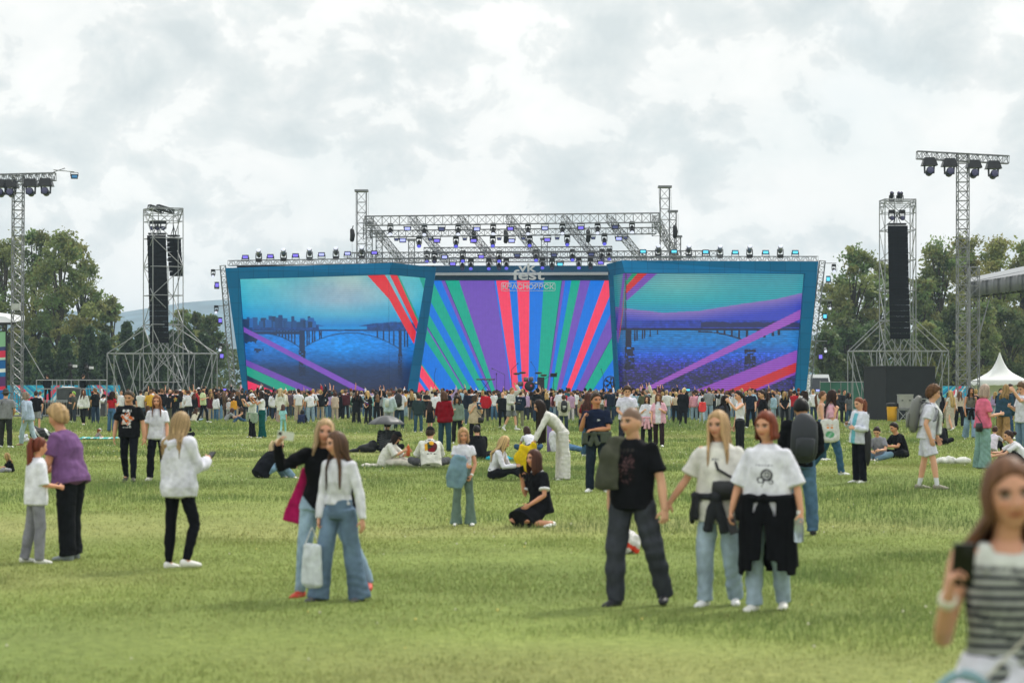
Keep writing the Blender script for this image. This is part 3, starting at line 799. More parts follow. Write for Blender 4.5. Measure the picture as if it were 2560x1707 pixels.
# ---- sign
def text_mesh(body, size, bold=0.0, depth=0.06, spacing=1.0):
    cu = bpy.data.curves.new("t", "FONT"); cu.body = body; cu.size = size; cu.extrude = depth; cu.offset = bold; cu.align_x = "CENTER"; cu.space_character = spacing
    o_ = bpy.data.objects.new("t", cu); COL.objects.link(o_)
    bpy.context.view_layer.update()
    me = bpy.data.meshes.new_from_object(o_.evaluated_get(bpy.context.evaluated_depsgraph_get()))
    bpy.data.objects.remove(o_); bpy.data.curves.remove(cu)
    me.materials.clear()
    return me
SIGN = plain("sign_white", (0.80, 0.82, 0.85), .5, 0, .03)
sgn = empty("festival_sign", P(1320, 700, CD - 2.2)); tag(sgn, "white letters reading vk fest over a boxed city name above the back screen", "sign")
def letters(body, cx, base, hpx, wpx, bold, name="lettering", spacing=1.0):
    me = text_mesh(body, 1.0, bold, 0.05, spacing)
    n_ = len(me.vertices); a_ = np.empty(n_ * 3, np.float32); me.vertices.foreach_get("co", a_); a_ = a_.reshape(-1, 3)
    w0, w1, h0, h1 = a_[:, 0].min(), a_[:, 0].max(), a_[:, 1].min(), a_[:, 1].max()
    u = FPX / (CD - 2.2)
    x_ = ((a_[:, 0] - (w0 + w1) / 2) / (w1 - w0)) * wpx / u; z_ = (a_[:, 1] - h0) / (h1 - h0) * hpx / u
    c_ = P(cx, base, CD - 2.2) - np.array(sgn.location)
    b_ = np.stack([x_ + c_[0], -a_[:, 2] * 2 + c_[1], z_ + c_[2]], 1).astype(np.float32)
    me.vertices.foreach_set("co", b_.ravel()); me.update()
    return link(name, me, SIGN, sgn)
letters("vk", 1318, 680, 22, 44, 0.018)
letters("fest", 1321, 700, 26, 80, 0.018)
letters("КРАСНОЯРСК", 1321, 723, 13.5, 129, 0.018)
u_ = (CD - 2.2) / FPX; c_ = P(1320.5, 717, CD - 2.2) - np.array(sgn.location); w2, h2 = 67 * u_, 10 * u_; r2 = 3.2 * u_
pts = []
for sx_, sz_, a0 in ((1, 1, 0), (-1, 1, PI / 2), (-1, -1, PI), (1, -1, 1.5 * PI)):
    for k in range(5):
        a_ = a0 + k * PI / 8; pts.append(c_ + np.array([sx_ * (w2 - r2) + r2 * math.cos(a_), 0, sz_ * (h2 - r2) + r2 * math.sin(a_)]))
pts.append(pts[0])
G().sticks([(pts[i], pts[i + 1]) for i in range(len(pts) - 1)], .024, 5).build("outline_box", SIGN, sgn)

# ---- roof grid
rf = empty("stage_roof", (0.5, 192, 0.2)); tag(rf, "open aluminium truss roof with lamps over the stage", "truss roof")
ro = np.array(rf.location)
def rtruss(p0, p1, w_, h_, n_, name="truss", r=.034, rl=.02, up=(0, 0, 1)):
    g_ = G(); truss(g_, np.asarray(p0) - ro, np.asarray(p1) - ro, w_, h_, n_, r, rl, up); return g_.build(name, ALU, rf)
rtruss(P(912, 552.5, 187), P(1648, 544.5, 187), .6, .72, 34)
rtruss(P(925, 585, 189), P(1640, 577, 189), .5, .5, 40)
rtruss(P(1060, 626, 190.5), P(1530, 623, 190.5), .45, .42, 30)
rtruss(P(868, 639, 192), P(1792, 634, 192), .45, .46, 52)
rtruss(P(925, 652, 194), P(1740, 648, 194), .3, .3, 44)
for x_ in (918, 1030, 1150, 1272, 1410, 1522, 1640):
    rtruss(P(x_, 547, 187.6), P(x_ + 88 if x_ < 1600 else x_ + 55, 655, 198.5), .42, .5, 15, "rafter")
rtruss(P(1640, 548, 187.2), P(1640, 582, 189), .6, .6, 3, "end_frame"); rtruss(P(918, 556, 187.2), P(918, 590, 189), .6, .6, 3, "end_frame")
for x_, ty, dd, wd in ((904, 480, 195, .75), (923, 560, 197, .5), (948, 585, 199, .5), (1662, 470, 195, .75), (1682, 531, 198, .55), (1694, 594, 200, .5), (1029, 602, 203, .5), (1361, 600, 203, .5)):
    b_, t_ = P(x_, 1025, dd), P(x_, ty, dd)
    rtruss(b_, t_, wd, wd, int((t_[2] - b_[2]) / wd / 1.1), "tower", .035, .02, (0, 1, 0))
    G().box(t_ - ro + np.array([0, 0, .08]), (wd * 1.45, wd * 1.3, .16)).build("tower_head", ALU, rf)
cb = [(P(889, 484, 195), P(889, 575, 195)), (P(921, 484, 195), P(921, 560, 195)), (P(1647, 474, 195), P(1650, 545, 195)), (P(1677, 474, 195), P(1679, 535, 195)), (P(1695, 535, 198), P(1696, 600, 198)), (P(880, 600, 195), P(881, 640, 195))]
G().sticks([(a_ - ro, b_ - ro) for a_, b_ in cb], .012).build("hoist_cable", ALU, rf)
for x_, y_ in ((880, 588), (1687, 579), (1184, 600 - 8), (1264, 592), (1470, 590)):
    gk = G(); c_ = P(x_, y_, 190) - ro
    gk.tube([c_ + [0, 0, .42], c_ + [.05, 0, 0], c_ + [0, 0, -.42]], [.16, .2, .17], n=10); gk.sticks([(c_ + [0, 0, .4], c_ + [.1, 0, .75])], .04)
    gk.build("cable_drop", BLACK, rf, True)

# trusses along the tops and sides of the wings: things of their own
def truss_thing(label, p0, p1, w_, h_, n_, name="light_truss", cat="truss", group="trusses carrying the wing lights", r=.03, rl=.018, up=(0, 0, 1), arms=()):
    root = empty(name, p0); tag(root, label, cat, group)
    g_ = G(); ch, lc = truss_segs(np.zeros(3), np.asarray(p1) - np.asarray(p0), w_, h_, n_, up)
    G().sticks(ch, r).build("chords", ALU, root); G().sticks(lc, rl).build("lacing", ALU, root)
    for a_, b_ in arms: G().sticks([(np.asarray(a_) - p0, np.asarray(b_) - p0)], .03).build("outrigger", ALU, root)
    return root
truss_thing("long light truss along the top of the left video wall", P(572, 658, 191), P(1068, 651, 187), .4, .4, 42)
truss_thing("long light truss along the top of the right video wall", P(1508, 648, 187), P(2043, 647.5, 191), .4, .4, 44)
truss_thing("leaning light truss up the left side of the left video wall", P(588, 1027, 191), P(557, 664, 191), .42, .42, 26, up=(0, 1, 0), arms=[(P(533, 675, 191), P(560, 674, 191)), (P(541, 765, 191), P(568, 764, 191)), (P(551, 861, 191), P(576, 861, 191))])
truss_thing("leaning light truss up the right side of the right video wall", P(2013, 1027, 191), P(2056, 652, 191), .45, .42, 26, up=(0, 1, 0), arms=[(P(2052, 658, 191), P(2091, 658, 191)), (P(2040, 751, 191), P(2081, 751, 191)), (P(2028, 851, 191), P(2068, 853, 191))])

# ---- lamps
LENS = glow("lens_white", (0.75, 0.8, 0.95), .8); LENSB = glow("lens_blue", (0.12, 0.12, 0.75), .8); LENSD = glow("lens_dark", (0.02, 0.02, 0.05), 1.0)
PANELV = glow("panel_violet", (0.17, 0.13, 0.72), 1.0); PANELC = glow("panel_cyan", (0.10, 0.62, 0.88), 1.0); PANELB = glow("panel_lavender", (0.38, 0.42, 0.95), 1.0); PANELD = glow("panel_dim", (0.03, 0.04, 0.12), 1.0)
METALB = plain("lamp_housing", (0.016, 0.016, 0.018), 0.4, 0.2, .2)
CHROME = plain("lamp_bright_housing", (0.30, 0.30, 0.31), .35, .6, .2)
def moving_head(loc, size, lens, label, group, hang=True, tilt=0.5, bright=False, hood=False):
    """base, yoke with two arms, barrel with a lens; stands upright, or hangs when turned over"""
    root = empty("moving_head", loc); tag(root, label, "spotlight", group)
    s = size
    G().box((0, 0, .10 * s), (.42 * s, .30 * s, .16 * s)).box((0, 0, .01 * s), (.30 * s, .24 * s, .03 * s)).build("base", METALB, root)
    y_ = G().box((0, 0, .22 * s), (.40 * s, .16 * s, .07 * s))
    for sx_ in (-1, 1): y_.hexa([(sx_ * .20 * s - .03 * s, -.09 * s, .2 * s), (sx_ * .2 * s + .03 * s, -.09 * s, .2 * s), (sx_ * .2 * s + .03 * s, .09 * s, .2 * s), (sx_ * .2 * s - .03 * s, .09 * s, .2 * s),
                                 (sx_ * .19 * s - .025 * s, -.05 * s, .62 * s), (sx_ * .19 * s + .025 * s, -.05 * s, .62 * s), (sx_ * .19 * s + .025 * s, .05 * s, .62 * s), (sx_ * .19 * s - .025 * s, .05 * s, .62 * s)])
    y_.build("yoke", METALB, root)
    c_ = np.array([0, 0, .56 * s]); d_ = np.array([0, -math.cos(tilt), math.sin(tilt)])
    b_ = G().tube([c_ - d_ * .26 * s, c_ - d_ * .12 * s, c_ + d_ * .08 * s, c_ + d_ * .30 * s], [.11 * s, .155 * s, .15 * s, .175 * s], n=14, cap=.3)
    hb = b_.build("barrel", CHROME if bright else METALB, root, True)
    f_ = c_ + d_ * .365 * s
    G().tube([f_ - d_ * .02 * s, f_ + d_ * .012 * s], [.145 * s, .145 * s], n=14, cap=.2).build("lens", lens, hb, True)
    if hang: root.rotation_euler = (0, PI, 0)
    if hood:
        G().hexa([(-.22 * s, -.2 * s, -.04 * s), (.22 * s, -.2 * s, -.04 * s), (.22 * s, .2 * s, -.04 * s), (-.22 * s, .2 * s, -.04 * s), (-.32 * s, -.3 * s, .30 * s), (.32 * s, -.3 * s, .30 * s), (.32 * s, .3 * s, .30 * s), (-.32 * s, .3 * s, .30 * s)]).build("rain_hood", METALB, root)
    return root
def panel_light(loc, size, mat_, label, group, hang=True, rz=0.0, vertical=False, name="panel_light"):
    root = empty(name, loc, rz); tag(root, label, "floodlight", group)
    s = size; w_, h_ = (.44 * s, .30 * s) if not vertical else (.30 * s, .46 * s)
    G().box((0, 0, .28 * s), (w_, .16 * s, h_)).box((0, .1 * s, .28 * s), (w_ * .7, .1 * s, h_ * .6)).build("housing", METALB, root)
    G().box((0, -.085 * s, .28 * s), (w_ * .78, .014 * s, h_ * .58)).build("lit_face", mat_, root)
    G().sticks([((-w_ * .55, 0, .28 * s), (-w_ * .55, 0, .02 * s)), ((w_ * .55, 0, .28 * s), (w_ * .55, 0, .02 * s)), ((-w_ * .55, 0, .02 * s), (w_ * .55, 0, .02 * s))], .022 * s, 5).build("bracket", METALB, root)
    if hang: root.rotation_euler = (0, PI, rz)
    return root
def o_th(i): return ORD[i] if i < len(ORD) else str(i)
def row_heads(pts, dep, size, lens, where, group, hang=True, tilt=.5, bright=False):
    size *= 1.38
    for i, (x_, y_) in enumerate(pts):
        # y_ is the picture row of the barrel; the base sits .56 size from it
        loc = P(x_, y_, dep) + np.array([0, 0, .56 * size * (1 if hang else -1)])
        moving_head(loc, size, lens[i % len(lens)], f"{o_th(i)} black spotlight from the left {where}", group, hang, tilt, bright)
def row_panels(pts, dep, size, mats, where, group, hang=True, vertical=False, rz=0.0):
    size *= 1.1
    for i, (x_, y_) in enumerate(pts):
        loc = P(x_, y_, dep) + np.array([0, 0, .28 * size * (1 if hang else -1)])
        panel_light(loc, size, mats[i % len(mats)], f"{o_th(i)} flat LED floodlight from the left {where}", group, hang, rz, vertical)
row_heads([(976, 577), (1061, 578), (1145.5, 577), (1233, 576), (1320, 576), (1406, 575), (1494, 574), (1580, 572)], 188.2, .74, [LENS], "hanging under the front roof truss", "spotlights under the front roof truss", tilt=.9)
row_panels([(1018.6, 572), (1104, 573), (1192, 573), (1276, 572), (1362, 571), (1452, 570), (1538, 568)], 188.2, 1.05, [PANELB, PANELD, PANELB, PANELV, PANELB, PANELV, PANELD], "under the front roof truss", "floodlights under the front roof truss")
row_heads([(1047.7, 608), (1140, 608), (1232, 607), (1324, 606), (1418, 604), (1511, 602)], 189.5, .76, [LENSB], "hanging under the second roof truss", "spotlights under the second roof truss", tilt=.8)
row_panels([(1007, 601), (1092, 602), (1184, 602), (1279, 602), (1368, 600), (1547, 597)], 189.5, 1.1, [PANELB, PANELV, PANELV, PANELB, PANELV, PANELB], "under the second roof truss", "floodlights under the second roof truss")
for i, x_ in enumerate((991, 1076, 1162, 1248, 1308, 1393, 1483, 1564)):
    panel_light(P(x_, 599 - i * .6, 189.5) + np.array([0, 0, .2]), .72, PANELD, f"{o_th(i)} small unlit floodlight from the left under the second roof truss", "small unlit floodlights", True, 0, False, "small_floodlight")
row_heads([(1067, 646), (1086, 647), (1157, 645), (1248, 645), (1340, 643), (1431, 642), (1505, 641), (1523, 640)], 191, .76, [LENSB, LENSD, LENSB, LENSB, LENSB, LENSB, LENSD, LENSB], "on the rear roof truss in front of the sky", "spotlights on the rear roof truss", tilt=.8)
row_heads([(1156, 665), (1177, 664), (1222, 664), (1247.6, 665), (1266, 663), (1356, 662), (1380, 664), (1447, 662), (1476, 663)], 191, .74, [LENSD, LENSB, LENSB, LENSD, LENSB, LENSB, LENSD, LENSB, LENSD], "in the row above the teal header", "spotlights above the teal header", tilt=.8)
row_panels([(1111.5, 643), (1203, 642), (1293, 639), (1385, 638), (1478, 636)], 191, 1.0, [PANELB, PANELV, PANELD, PANELD, PANELD], "on the rear roof truss", "floodlights on the rear roof truss")
row_panels([(1132, 660), (1400, 661), (1502, 657)], 191, 1.05, [PANELV, PANELC, PANELV], "in the lowest row above the teal header", "floodlights above the teal header")
row_heads([(647, 635), (709, 633), (774, 631.6), (840, 629.5), (904.6, 628)], 189.5, .82, [LENS], "standing on top of the left video wall", "spotlights on the left video wall", False, .75, True)
row_panels([(613.6, 643), (676, 641), (739, 639), (804, 636.5), (869, 634), (936, 632)], 189.5, 1.05, [PANELV, PANELV, PANELV, PANELB, PANELB, PANELV], "standing on top of the left video wall", "floodlights on the left video wall", False)
row_heads([(1645.5, 624), (1722, 624), (1800, 625), (1874, 625), (1950.6, 625)], 189.5, .82, [LENS], "standing on top of the right video wall", "spotlights on the right video wall", False, .75, True)
row_panels([(1607.6, 629), (1685, 629), (1764, 630), (1838, 631), (1914, 631), (1988, 631)], 189.5, 1.05, [PANELC], "standing on top of the right video wall", "floodlights on the right video wall", False)
for side, hs, ps in (("left", [(533, 686), (541, 776), (551, 870)], [(542, 713), (550, 801.5), (554, 890)]), ("right", [(2084.5, 673), (2074, 766), (2063, 873)], [(2071, 698), (2063, 791), (2052, 892)])):
    for i, (x_, y_) in enumerate(hs):
        moving_head(P(x_, y_, 191) + np.array([0, 0, .4]), .78, LENS, f"{['top', 'middle', 'bottom'][i]} moving-head spotlight on the {side} side truss of the stage", f"spotlights on the {side} side truss", True, .5, i == 2)
    for i, (x_, y_) in enumerate(ps):
        panel_light(P(x_, y_, 191) - np.array([0, 0, .3]), 1.1, PANELV if side == "left" or i == 2 else PANELC, f"{['top', 'middle', 'bottom'][i]} upright LED panel on the {side} side truss of the stage", f"LED panels on the {side} side truss", False, .3 if side == "left" else -.3, True)
# small lamps at the foot of the stage
for i, (x_, y_, m_) in enumerate(((933, 975, PANELV), (1597, 976, PANELB), (1720, 972, PANELC), (2044, 973, PANELB), (562, 971, PANELV))):
    panel_light(P(x_, y_, 184.0) - np.array([0, 0, .3]), .8, m_, f"low violet uplight behind the crowd {['under the left video wall', 'at the left corner of the right video wall', 'below the right video wall', 'at the foot of the right side truss', 'at the foot of the left side truss'][i]}", "uplights along the foot of the stage", False)

# ---- instruments
def on_deck(px): return P(px, 974, 188.6) * np.array([1, 1, 0]) + np.array([0, 0, 1.8])
CHR = plain("chrome", (0.5, 0.5, 0.5), .25, .9, .05); DRUM = plain("drum_shell", (0.16, 0.11, 0.09), .3, 0, .2); CYM = plain("cymbal_bronze", (0.30, 0.24, 0.15), .35, .7, .1)
d = empty("drum_kit", on_deck(1324)); tag(d, "drum kit with a black bass drum in front of the red rays", "drum kit")
G().tube([(0, -.25, .45), (0, .25, .45)], [.40, .40], n=22, cap=.1).build("bass_drum", BLACK, d, True)
G().tube([(0.12, -.292, .50), (0.12, -.296, .50)], [.09, .09], n=14, cap=0).build("drum_emblem", plain("emblem_red", (0.5, .06, .1), .5), d)
for x_, z_, r_ in ((-.28, .98, .19), (.12, 1.0, .17), (-.72, .62, .24)): G().tube([(x_, -.08, z_ - .14), (x_, -.02, z_ + .14)], [r_, r_], n=16, cap=.1).build("tom_drum", DRUM, d, True)
G().tube([(.55, 0, .62), (.55, 0, .78)], [.2, .2], n=16, cap=.1).build("snare_drum", CHR, d, True)
for x_, z_ in ((-1.0, 1.42), (-.55, 1.5), (.7, 1.48), (1.1, 1.3)):
    c1 = G().tube([(x_, 0, z_), (x_, 0.01, z_ + .03)], [.27, .06], n=18, cap=.1).build("cymbal", CYM, d, True)
    G().sticks([((x_, 0, z_), (x_, 0.05, 0)), ((x_, .05, .4), (x_ - .25, -.2, 0)), ((x_, .05, .4), (x_ + .25, -.2, 0)), ((x_, .05, .4), (x_, .35, 0))], .014).build("cymbal_stand", CHR, d)
k = empty("keyboard", on_deck(1214)); tag(k, "flat keyboard on a black X stand at the left of the drums", "keyboard")
G().box((0, 0, .98), (1.45, .32, .10)).build("case", plain("keyboard_case", (0.05, 0.02, 0.02), .5), k); G().box((0, -.06, 1.035), (1.3, .16, .012)).build("keys", WHITEP, k)
G().sticks([((-.4, -.1, 0), (.35, -.1, .93)), ((.4, -.1, 0), (-.35, -.1, .93)), ((-.4, .1, 0), (.35, .1, .93)), ((.4, .1, 0), (-.35, .1, .93)), ((-.45, -.2, .01), (-.45, .2, .01)), ((.45, -.2, .01), (.45, .2, .01))], .022).build("stand", BLACK, k)
def mic_stand(px, label, boom=0.0, h=1.5):
    r_ = empty("microphone_stand", on_deck(px)); tag(r_, label, "microphone stand", "microphone stands on the stage")
    G().sticks([((0, 0, 0.05), (0, 0, h)), ((0, 0, .12), (.28, -.16, 0)), ((0, 0, .12), (-.28, -.16, 0)), ((0, 0, .12), (0, .32, 0)), ((0, 0, h), (boom, -.1, h + .45 if boom else h + .1))], .018).build("stand", BLACK, r_)
    G().tube([(boom, -.1, h + (.45 if boom else .1)), (boom * 1.12, -.14, h + (.48 if boom else .2))], [.03, .045], n=8).build("microphone", BLACK, r_, True)
for px_, lab, bm_, hh in ((1086, "thin microphone stand alone on the blue and green rays", .12, 1.35), (1241, "short microphone stand right of the keyboard", 0, 1.25), (1262, "boom microphone stand leaning left over the purple rays", -.9, 1.35), (1279, "tall boom microphone stand at the edge of the red ray", .45, 1.75), (1338, "tall boom microphone stand behind the drums", -.3, 1.85), (1508, "thin microphone stand left of the big fan", -.15, 1.3), (1360, "boom microphone stand right of the drums", .9, 1.0)):
    mic_stand(px_, lab, bm_, hh)
ms_ = empty("music_stand", on_deck(1384)); tag(ms_, "black music stand right of the drum kit", "music stand")
G().box((0, 0, 1.32), (.52, .04, .30), rot=[[1, 0, 0], [0, .94, -.34], [0, .34, .94]]).build("desk", BLACK, ms_); G().sticks([((0, 0, .05), (0, 0, 1.25)), ((0, 0, .2), (.25, -.15, 0)), ((0, 0, .2), (-.25, -.15, 0)), ((0, 0, .2), (0, .3, 0))], .02).build("stand", BLACK, ms_)
for px_, nm, sz, lab in ((1352, "amplifier", (.55, .4, 1.15), "black amplifier stack right of the drums"), (985, "amplifier", (1.0, .6, 1.0), "dark equipment case under the left video wall"), (1568, "amplifier", (2.2, .7, 1.15), "wide dark equipment case under the right video wall")):
    a_ = empty(nm, on_deck(px_)); tag(a_, lab, "amplifier", "black equipment on the stage")
    G().box((0, 0, sz[2] / 2), sz).build("cabinet", BLACK, a_)
    G().box((0, -sz[1] / 2 - .012, sz[2] * .3), (sz[0] * .86, .02, sz[2] * .42)).box((0, -sz[1] / 2 - .012, sz[2] * .76), (sz[0] * .86, .02, sz[2] * .36)).build("grille", plain("grille", (.03, .03, .032), .8), a_)
fn = empty("stage_fan", on_deck(1526)); tag(fn, "big round black fan on the right of the stage", "fan")
rg = [(np.array([.5 * math.cos(a), 0, .72 + .5 * math.sin(a)]), np.array([.5 * math.cos(a + .3), 0, .72 + .5 * math.sin(a + .3)])) for a in np.arange(0, 2 * PI, .2999)]
G().sticks(rg, .04, 6).sticks([((-.5, 0, .72), (-.55, .1, 0)), ((.5, 0, .72), (.55, .1, 0))], .03).build("ring", BLACK, fn)
bl = G()
for k_ in range(5):
    a = k_ * 2 * PI / 5; bl.hexa([np.array([math.cos(a + o1) * r1, y1, .72 + math.sin(a + o1) * r1]) for r1, o1, y1 in ((.06, 0, -.02), (.44, -.15, -.05), (.44, .35, .04), (.06, .6, .02), (.06, 0, 0), (.44, -.15, -.03), (.44, .35, .06), (.06, .6, .04))])
bl.build("blades", plain("fan_blade", (.05, .05, .055), .4), fn); G().tube([(0, -.1, .72), (0, .15, .72)], [.11, .11], n=12).build("hub", BLACK, fn, True)

# ================================================================ TOWERS, MASTS, TENTS, FENCES
def scaffold_tower(label, px_c, Y, ang, wpx, dpx, levels, ytop, base_y, out_l, out_r, seed):
    """square tube tower turned by ang, with outrigger base; levels: picture rows of the ledgers"""
    k_ = Y / FPX
    x0, _, _ = P(px_c, 0, Y)
    root = empty("scaffold_tower", (x0, Y, .2)); tag(root, label, "scaffold tower", "scaffold towers that carry the loudspeakers")
    hw, hd = wpx * k_ / 2, dpx * k_ / 2
    ca, sa = math.cos(ang), math.sin(ang)
    cor = [np.array([ca * a * hw - sa * b * hd, sa * a * hw + ca * b * hd, 0]) for a, b in ((-1, -1), (1, -1), (1, 1), (-1, 1))]
    zs = [CAMH - (y - HOR) * k_ - .2 for y in levels]; ztop = CAMH - (ytop - HOR) * k_ - .2
    up = lambda p, z: p + np.array([0, 0, z])
    fr_ = G().sticks([(up(c, 0), up(c, ztop)) for c in cor] + [(up((cor[0] + cor[1]) / 2, 0), up((cor[0] + cor[1]) / 2, zs[2])), (up((cor[2] + cor[3]) / 2, 0), up((cor[2] + cor[3]) / 2, ztop)), (up((cor[1] + cor[2]) / 2, 0), up((cor[1] + cor[2]) / 2, ztop))], .036, 6)
    lg = []; br = []
    for i, z in enumerate(zs):
        for a in range(4):
            lg.append((up(cor[a], z), up(cor[(a + 1) % 4], z)))
            if i: 
                z2 = zs[i - 1]; A_, B_ = (cor[a], cor[(a + 1) % 4]) if (i + a) % 2 else (cor[(a + 1) % 4], cor[a])
                if seed == 2: A_, B_ = cor[(a + 1) % 4], cor[a]
                br.append((up(A_, z), up(B_, z2)))
    fr_.sticks(lg, .032, 6).build("frame", STEEL, root); G().sticks(br, .028, 6).build("braces", STEEL, root)
    # head frame
    hf = []
    for z in (ztop, ztop - .45, ztop - .95):
        for a in range(4): hf.append((up(cor[a], z), up(cor[(a + 1) % 4], z)))
    for a in range(4):
        m_ = (cor[a] + cor[(a + 1) % 4]) / 2
        hf += [(up(cor[a], ztop), up(m_, ztop - .95)), (up(cor[(a + 1) % 4], ztop), up(m_, ztop - .95))]
    hf.append((up((cor[0] + cor[3]) / 2, ztop), up((cor[1] + cor[2]) / 2, ztop)))
    G().sticks(hf, .03, 5).build("head_frame", STEEL, root)
    # outriggers: a wide low frame on both sides, braced to the tower
    zb = CAMH - (base_y - HOR) * k_ - .2; og = []; ob = []
    xl, xr = (out_l - px_c) * k_, (out_r - px_c) * k_; zk = zs[-3]
    for yy in (-hd - .3, hd + .5):
        og += [((xl, yy, 0), (xl, yy, zb)), ((xr, yy, 0), (xr, yy, zb)), ((xl, yy, zb), (xr, yy, zb)), ((xl, yy, .35), (xr, yy, .35))]
        for f in (.25, .78): og += [((xl + (xr - xl) * f, yy, 0), (xl + (xr - xl) * f, yy, zb))]
        n_ = 6
        for j in (range(n_) if yy < 0 else (0, 2, 3, 5)):
            a_, b_ = xl + (xr - xl) * j / n_, xl + (xr - xl) * (j + 1) / n_
            ob += [((a_, yy, .35 if j % 2 else zb), (b_, yy, zb if j % 2 else .35))]
            if j in (1, 4) and yy < 0: ob += [((a_, yy, zb if j % 2 else .35), (b_, yy, .35 if j % 2 else zb))]
    og += [((xl, -hd - .3, zb), (xl, hd + .5, zb)), ((xr, -hd - .3, zb), (xr, hd + .5, zb))]
    for yy, c1, c2 in ((-hd - .3, cor[0], cor[1]), (hd + .5, cor[3], cor[2])):
        ob += [((xl, yy, zb), tuple(up(c1, zk))), ((xr, yy, zb), tuple(up(c2, zk)))]
        ob += [((xl * .5, yy, zb), tuple(up(c1, zk * .8))), ((xr * .55, yy, zb), tuple(up(c2, zk * .8))), ((xl * .62, yy, 0), tuple(up(c2, zk * .95))), ((xr * .62, yy, 0), tuple(up(c1, zk * .95)))]
    G().sticks(og, .036, 6).build("outrigger_frame", STEEL, root); G().sticks(ob, .032, 6).build("outrigger_braces", STEEL, root)
    return root

CABM = plain("loudspeaker_cabinet", (0.006, 0.006, 0.008), .8, 0, .2, spec=.1)
GRIL = plain("loudspeaker_grille", (0.011, 0.011, 0.013), .85, 0, .25, 30, spec=.1)
def line_array(label, px, y0, y1, Y, wpx, n_, lean, dpt=.75, curve=.05, rz=0.0):
    k_ = Y / FPX; W_ = wpx * k_; top = P(px, y0, Y); H_ = (y1 - y0) * k_; h_ = H_ / n_
    root = empty("line_array", top, rz); tag(root, label, "loudspeaker", "hanging loudspeaker columns")
    for i in range(n_):
        t_ = (i + .5) / n_; xo = lean * k_ * t_; yo = -curve * 4 * (t_ ** 2) * 1.2
        c = np.array([xo, yo, -h_ * (i + .5)])
        pr = G(); a = W_ / 2
        pr.hexa([c + v for v in ((-a, -dpt / 2, -h_ * .485), (a, -dpt / 2, -h_ * .485), (a * .8, dpt / 2, -h_ * .44), (-a * .8, dpt / 2, -h_ * .44), (-a, -dpt / 2, h_ * .485), (a, -dpt / 2, h_ * .485), (a * .8, dpt / 2, h_ * .44), (-a * .8, dpt / 2, h_ * .44))])
        cb_ = pr.build("cabinet", CABM, root)
        gq = G()
        for sx_ in (-1, 1): gq.box(c + np.array([sx_ * a * .49, -dpt / 2 - .012, 0]), (a * .92, .02, h_ * .86))
        gq.build("grille", GRIL, cb_)
        if i % 2 == 0:
            G().box(c + np.array([a + .02, -.05, 0]), (.03, .22, h_ * .5)).build("rigging_plate", ALU, cb_)
    G().box((0, 0, .12), (W_ * .9, dpt * .8, .12)).sticks([((0, 0, .1), (0, 0, .9)), ((-.3, 0, .1), (0, 0, .8)), ((.3, 0, .1), (0, 0, .8))], .03).build("fly_bar", METALB, root)
    return root

scaffold_tower("scaffold tower left of the stage carrying two black loudspeaker columns", 408, 176, math.radians(26), 78, 78, [525, 597, 668, 739, 812, 884, 955], 522, 884, 276, 536, 1)
line_array("long black loudspeaker column in the left scaffold tower", 393, 589, 858, 175.4, 47, 20, 9)
line_array("short black loudspeaker column on the side of the left scaffold tower", 434, 594, 691, 177.0, 26, 8, 2, rz=.9)
for i, x_ in enumerate((381, 395, 409)):
    moving_head(P(x_, 552, 176), .95, LENSD, f"{['left', 'middle', 'right'][i]} of three black spotlights at the top of the left scaffold tower", "spotlights in the left tower", True, .1)
for i, (xa, xb) in enumerate(((374, 404), (395, 430))):
    pb = empty("truss_beam", P(xa, 518, 176)); tag(pb, f"{['left', 'right'][i]} dark slanting beam on top of the left scaffold tower", "beam", "beams on the left tower")
    g_ = G(); truss(g_, (0, -.3, 0), ((xb - xa) * 176 / FPX, .5, -.28), .3, .3, 5, .04, .03); g_.build("beam", METALB, pb)
scaffold_tower("scaffold tower right of the stage carrying one black loudspeaker column", 2244, 170, math.radians(4), 78, 62, [507, 577, 651, 727, 802, 878, 952], 500, 878, 2126, 2364, 2)
line_array("long black loudspeaker column in the right scaffold tower", 2242, 565, 848, 168.2, 50, 20, 5)
for i, x_ in enumerate((2229, 2255)):
    moving_head(P(x_, 525, 169), 1.0, LENSD, f"{['left', 'right'][i]} of two black spotlights hanging in the head of the right scaffold tower", "spotlights in the right tower", True, .1)
for i, x_ in enumerate((2229, 2247, 2252)):
    moving_head(P(x_, 507, 170 + i), .85, LENSD, f"{['left', 'middle', 'right'][i]} of three spotlights standing on top of the right scaffold tower", "spotlights on the right tower", False, .9)

def mast(label, pxb, pxt, ytop, Y, wpx, bar, lamps, group="T-shaped lighting masts"):
    root = empty("lighting_mast", P(pxb, 0, Y) * [1, 1, 0] + [0, 0, .2]); tag(root, label, "lighting mast", group)
    o = np.array(root.location); k_ = Y / FPX; w_ = wpx * k_
    t_ = P(pxt, ytop, Y) - o
    g_ = G(); truss(g_, (0, 0, .05), t_, w_, w_, int(t_[2] / w_ / .85), .04, .024, (0, 1, 0)); g_.build("mast", ALU, root)
    (xa, ya), (xb, yb), hpx = bar
    g_ = G(); truss(g_, P(xa, ya, Y) - o, P(xb, yb, Y) - o, .45, hpx * k_, 18, .035, .022); g_.build("crossbar", ALU, root)
    G().box((0, 0, .06), (w_ * 2.6, w_ * 2.6, .12)).sticks([((s_ * w_ * 1.3, 0, .1), (s_ * w_ * .5, 0, 1.6)) for s_ in (-1, 1)] + [((0, s_ * w_ * 1.3, .1), (0, s_ * w_ * .5, 1.6)) for s_ in (-1, 1)], .03).build("foot", ALU, root)
    return root
mast("T-shaped lighting mast at the left with a control box on its shaft", 42, 46, 440, 158, 25, ((-10, 446), (139, 442), 19), ())
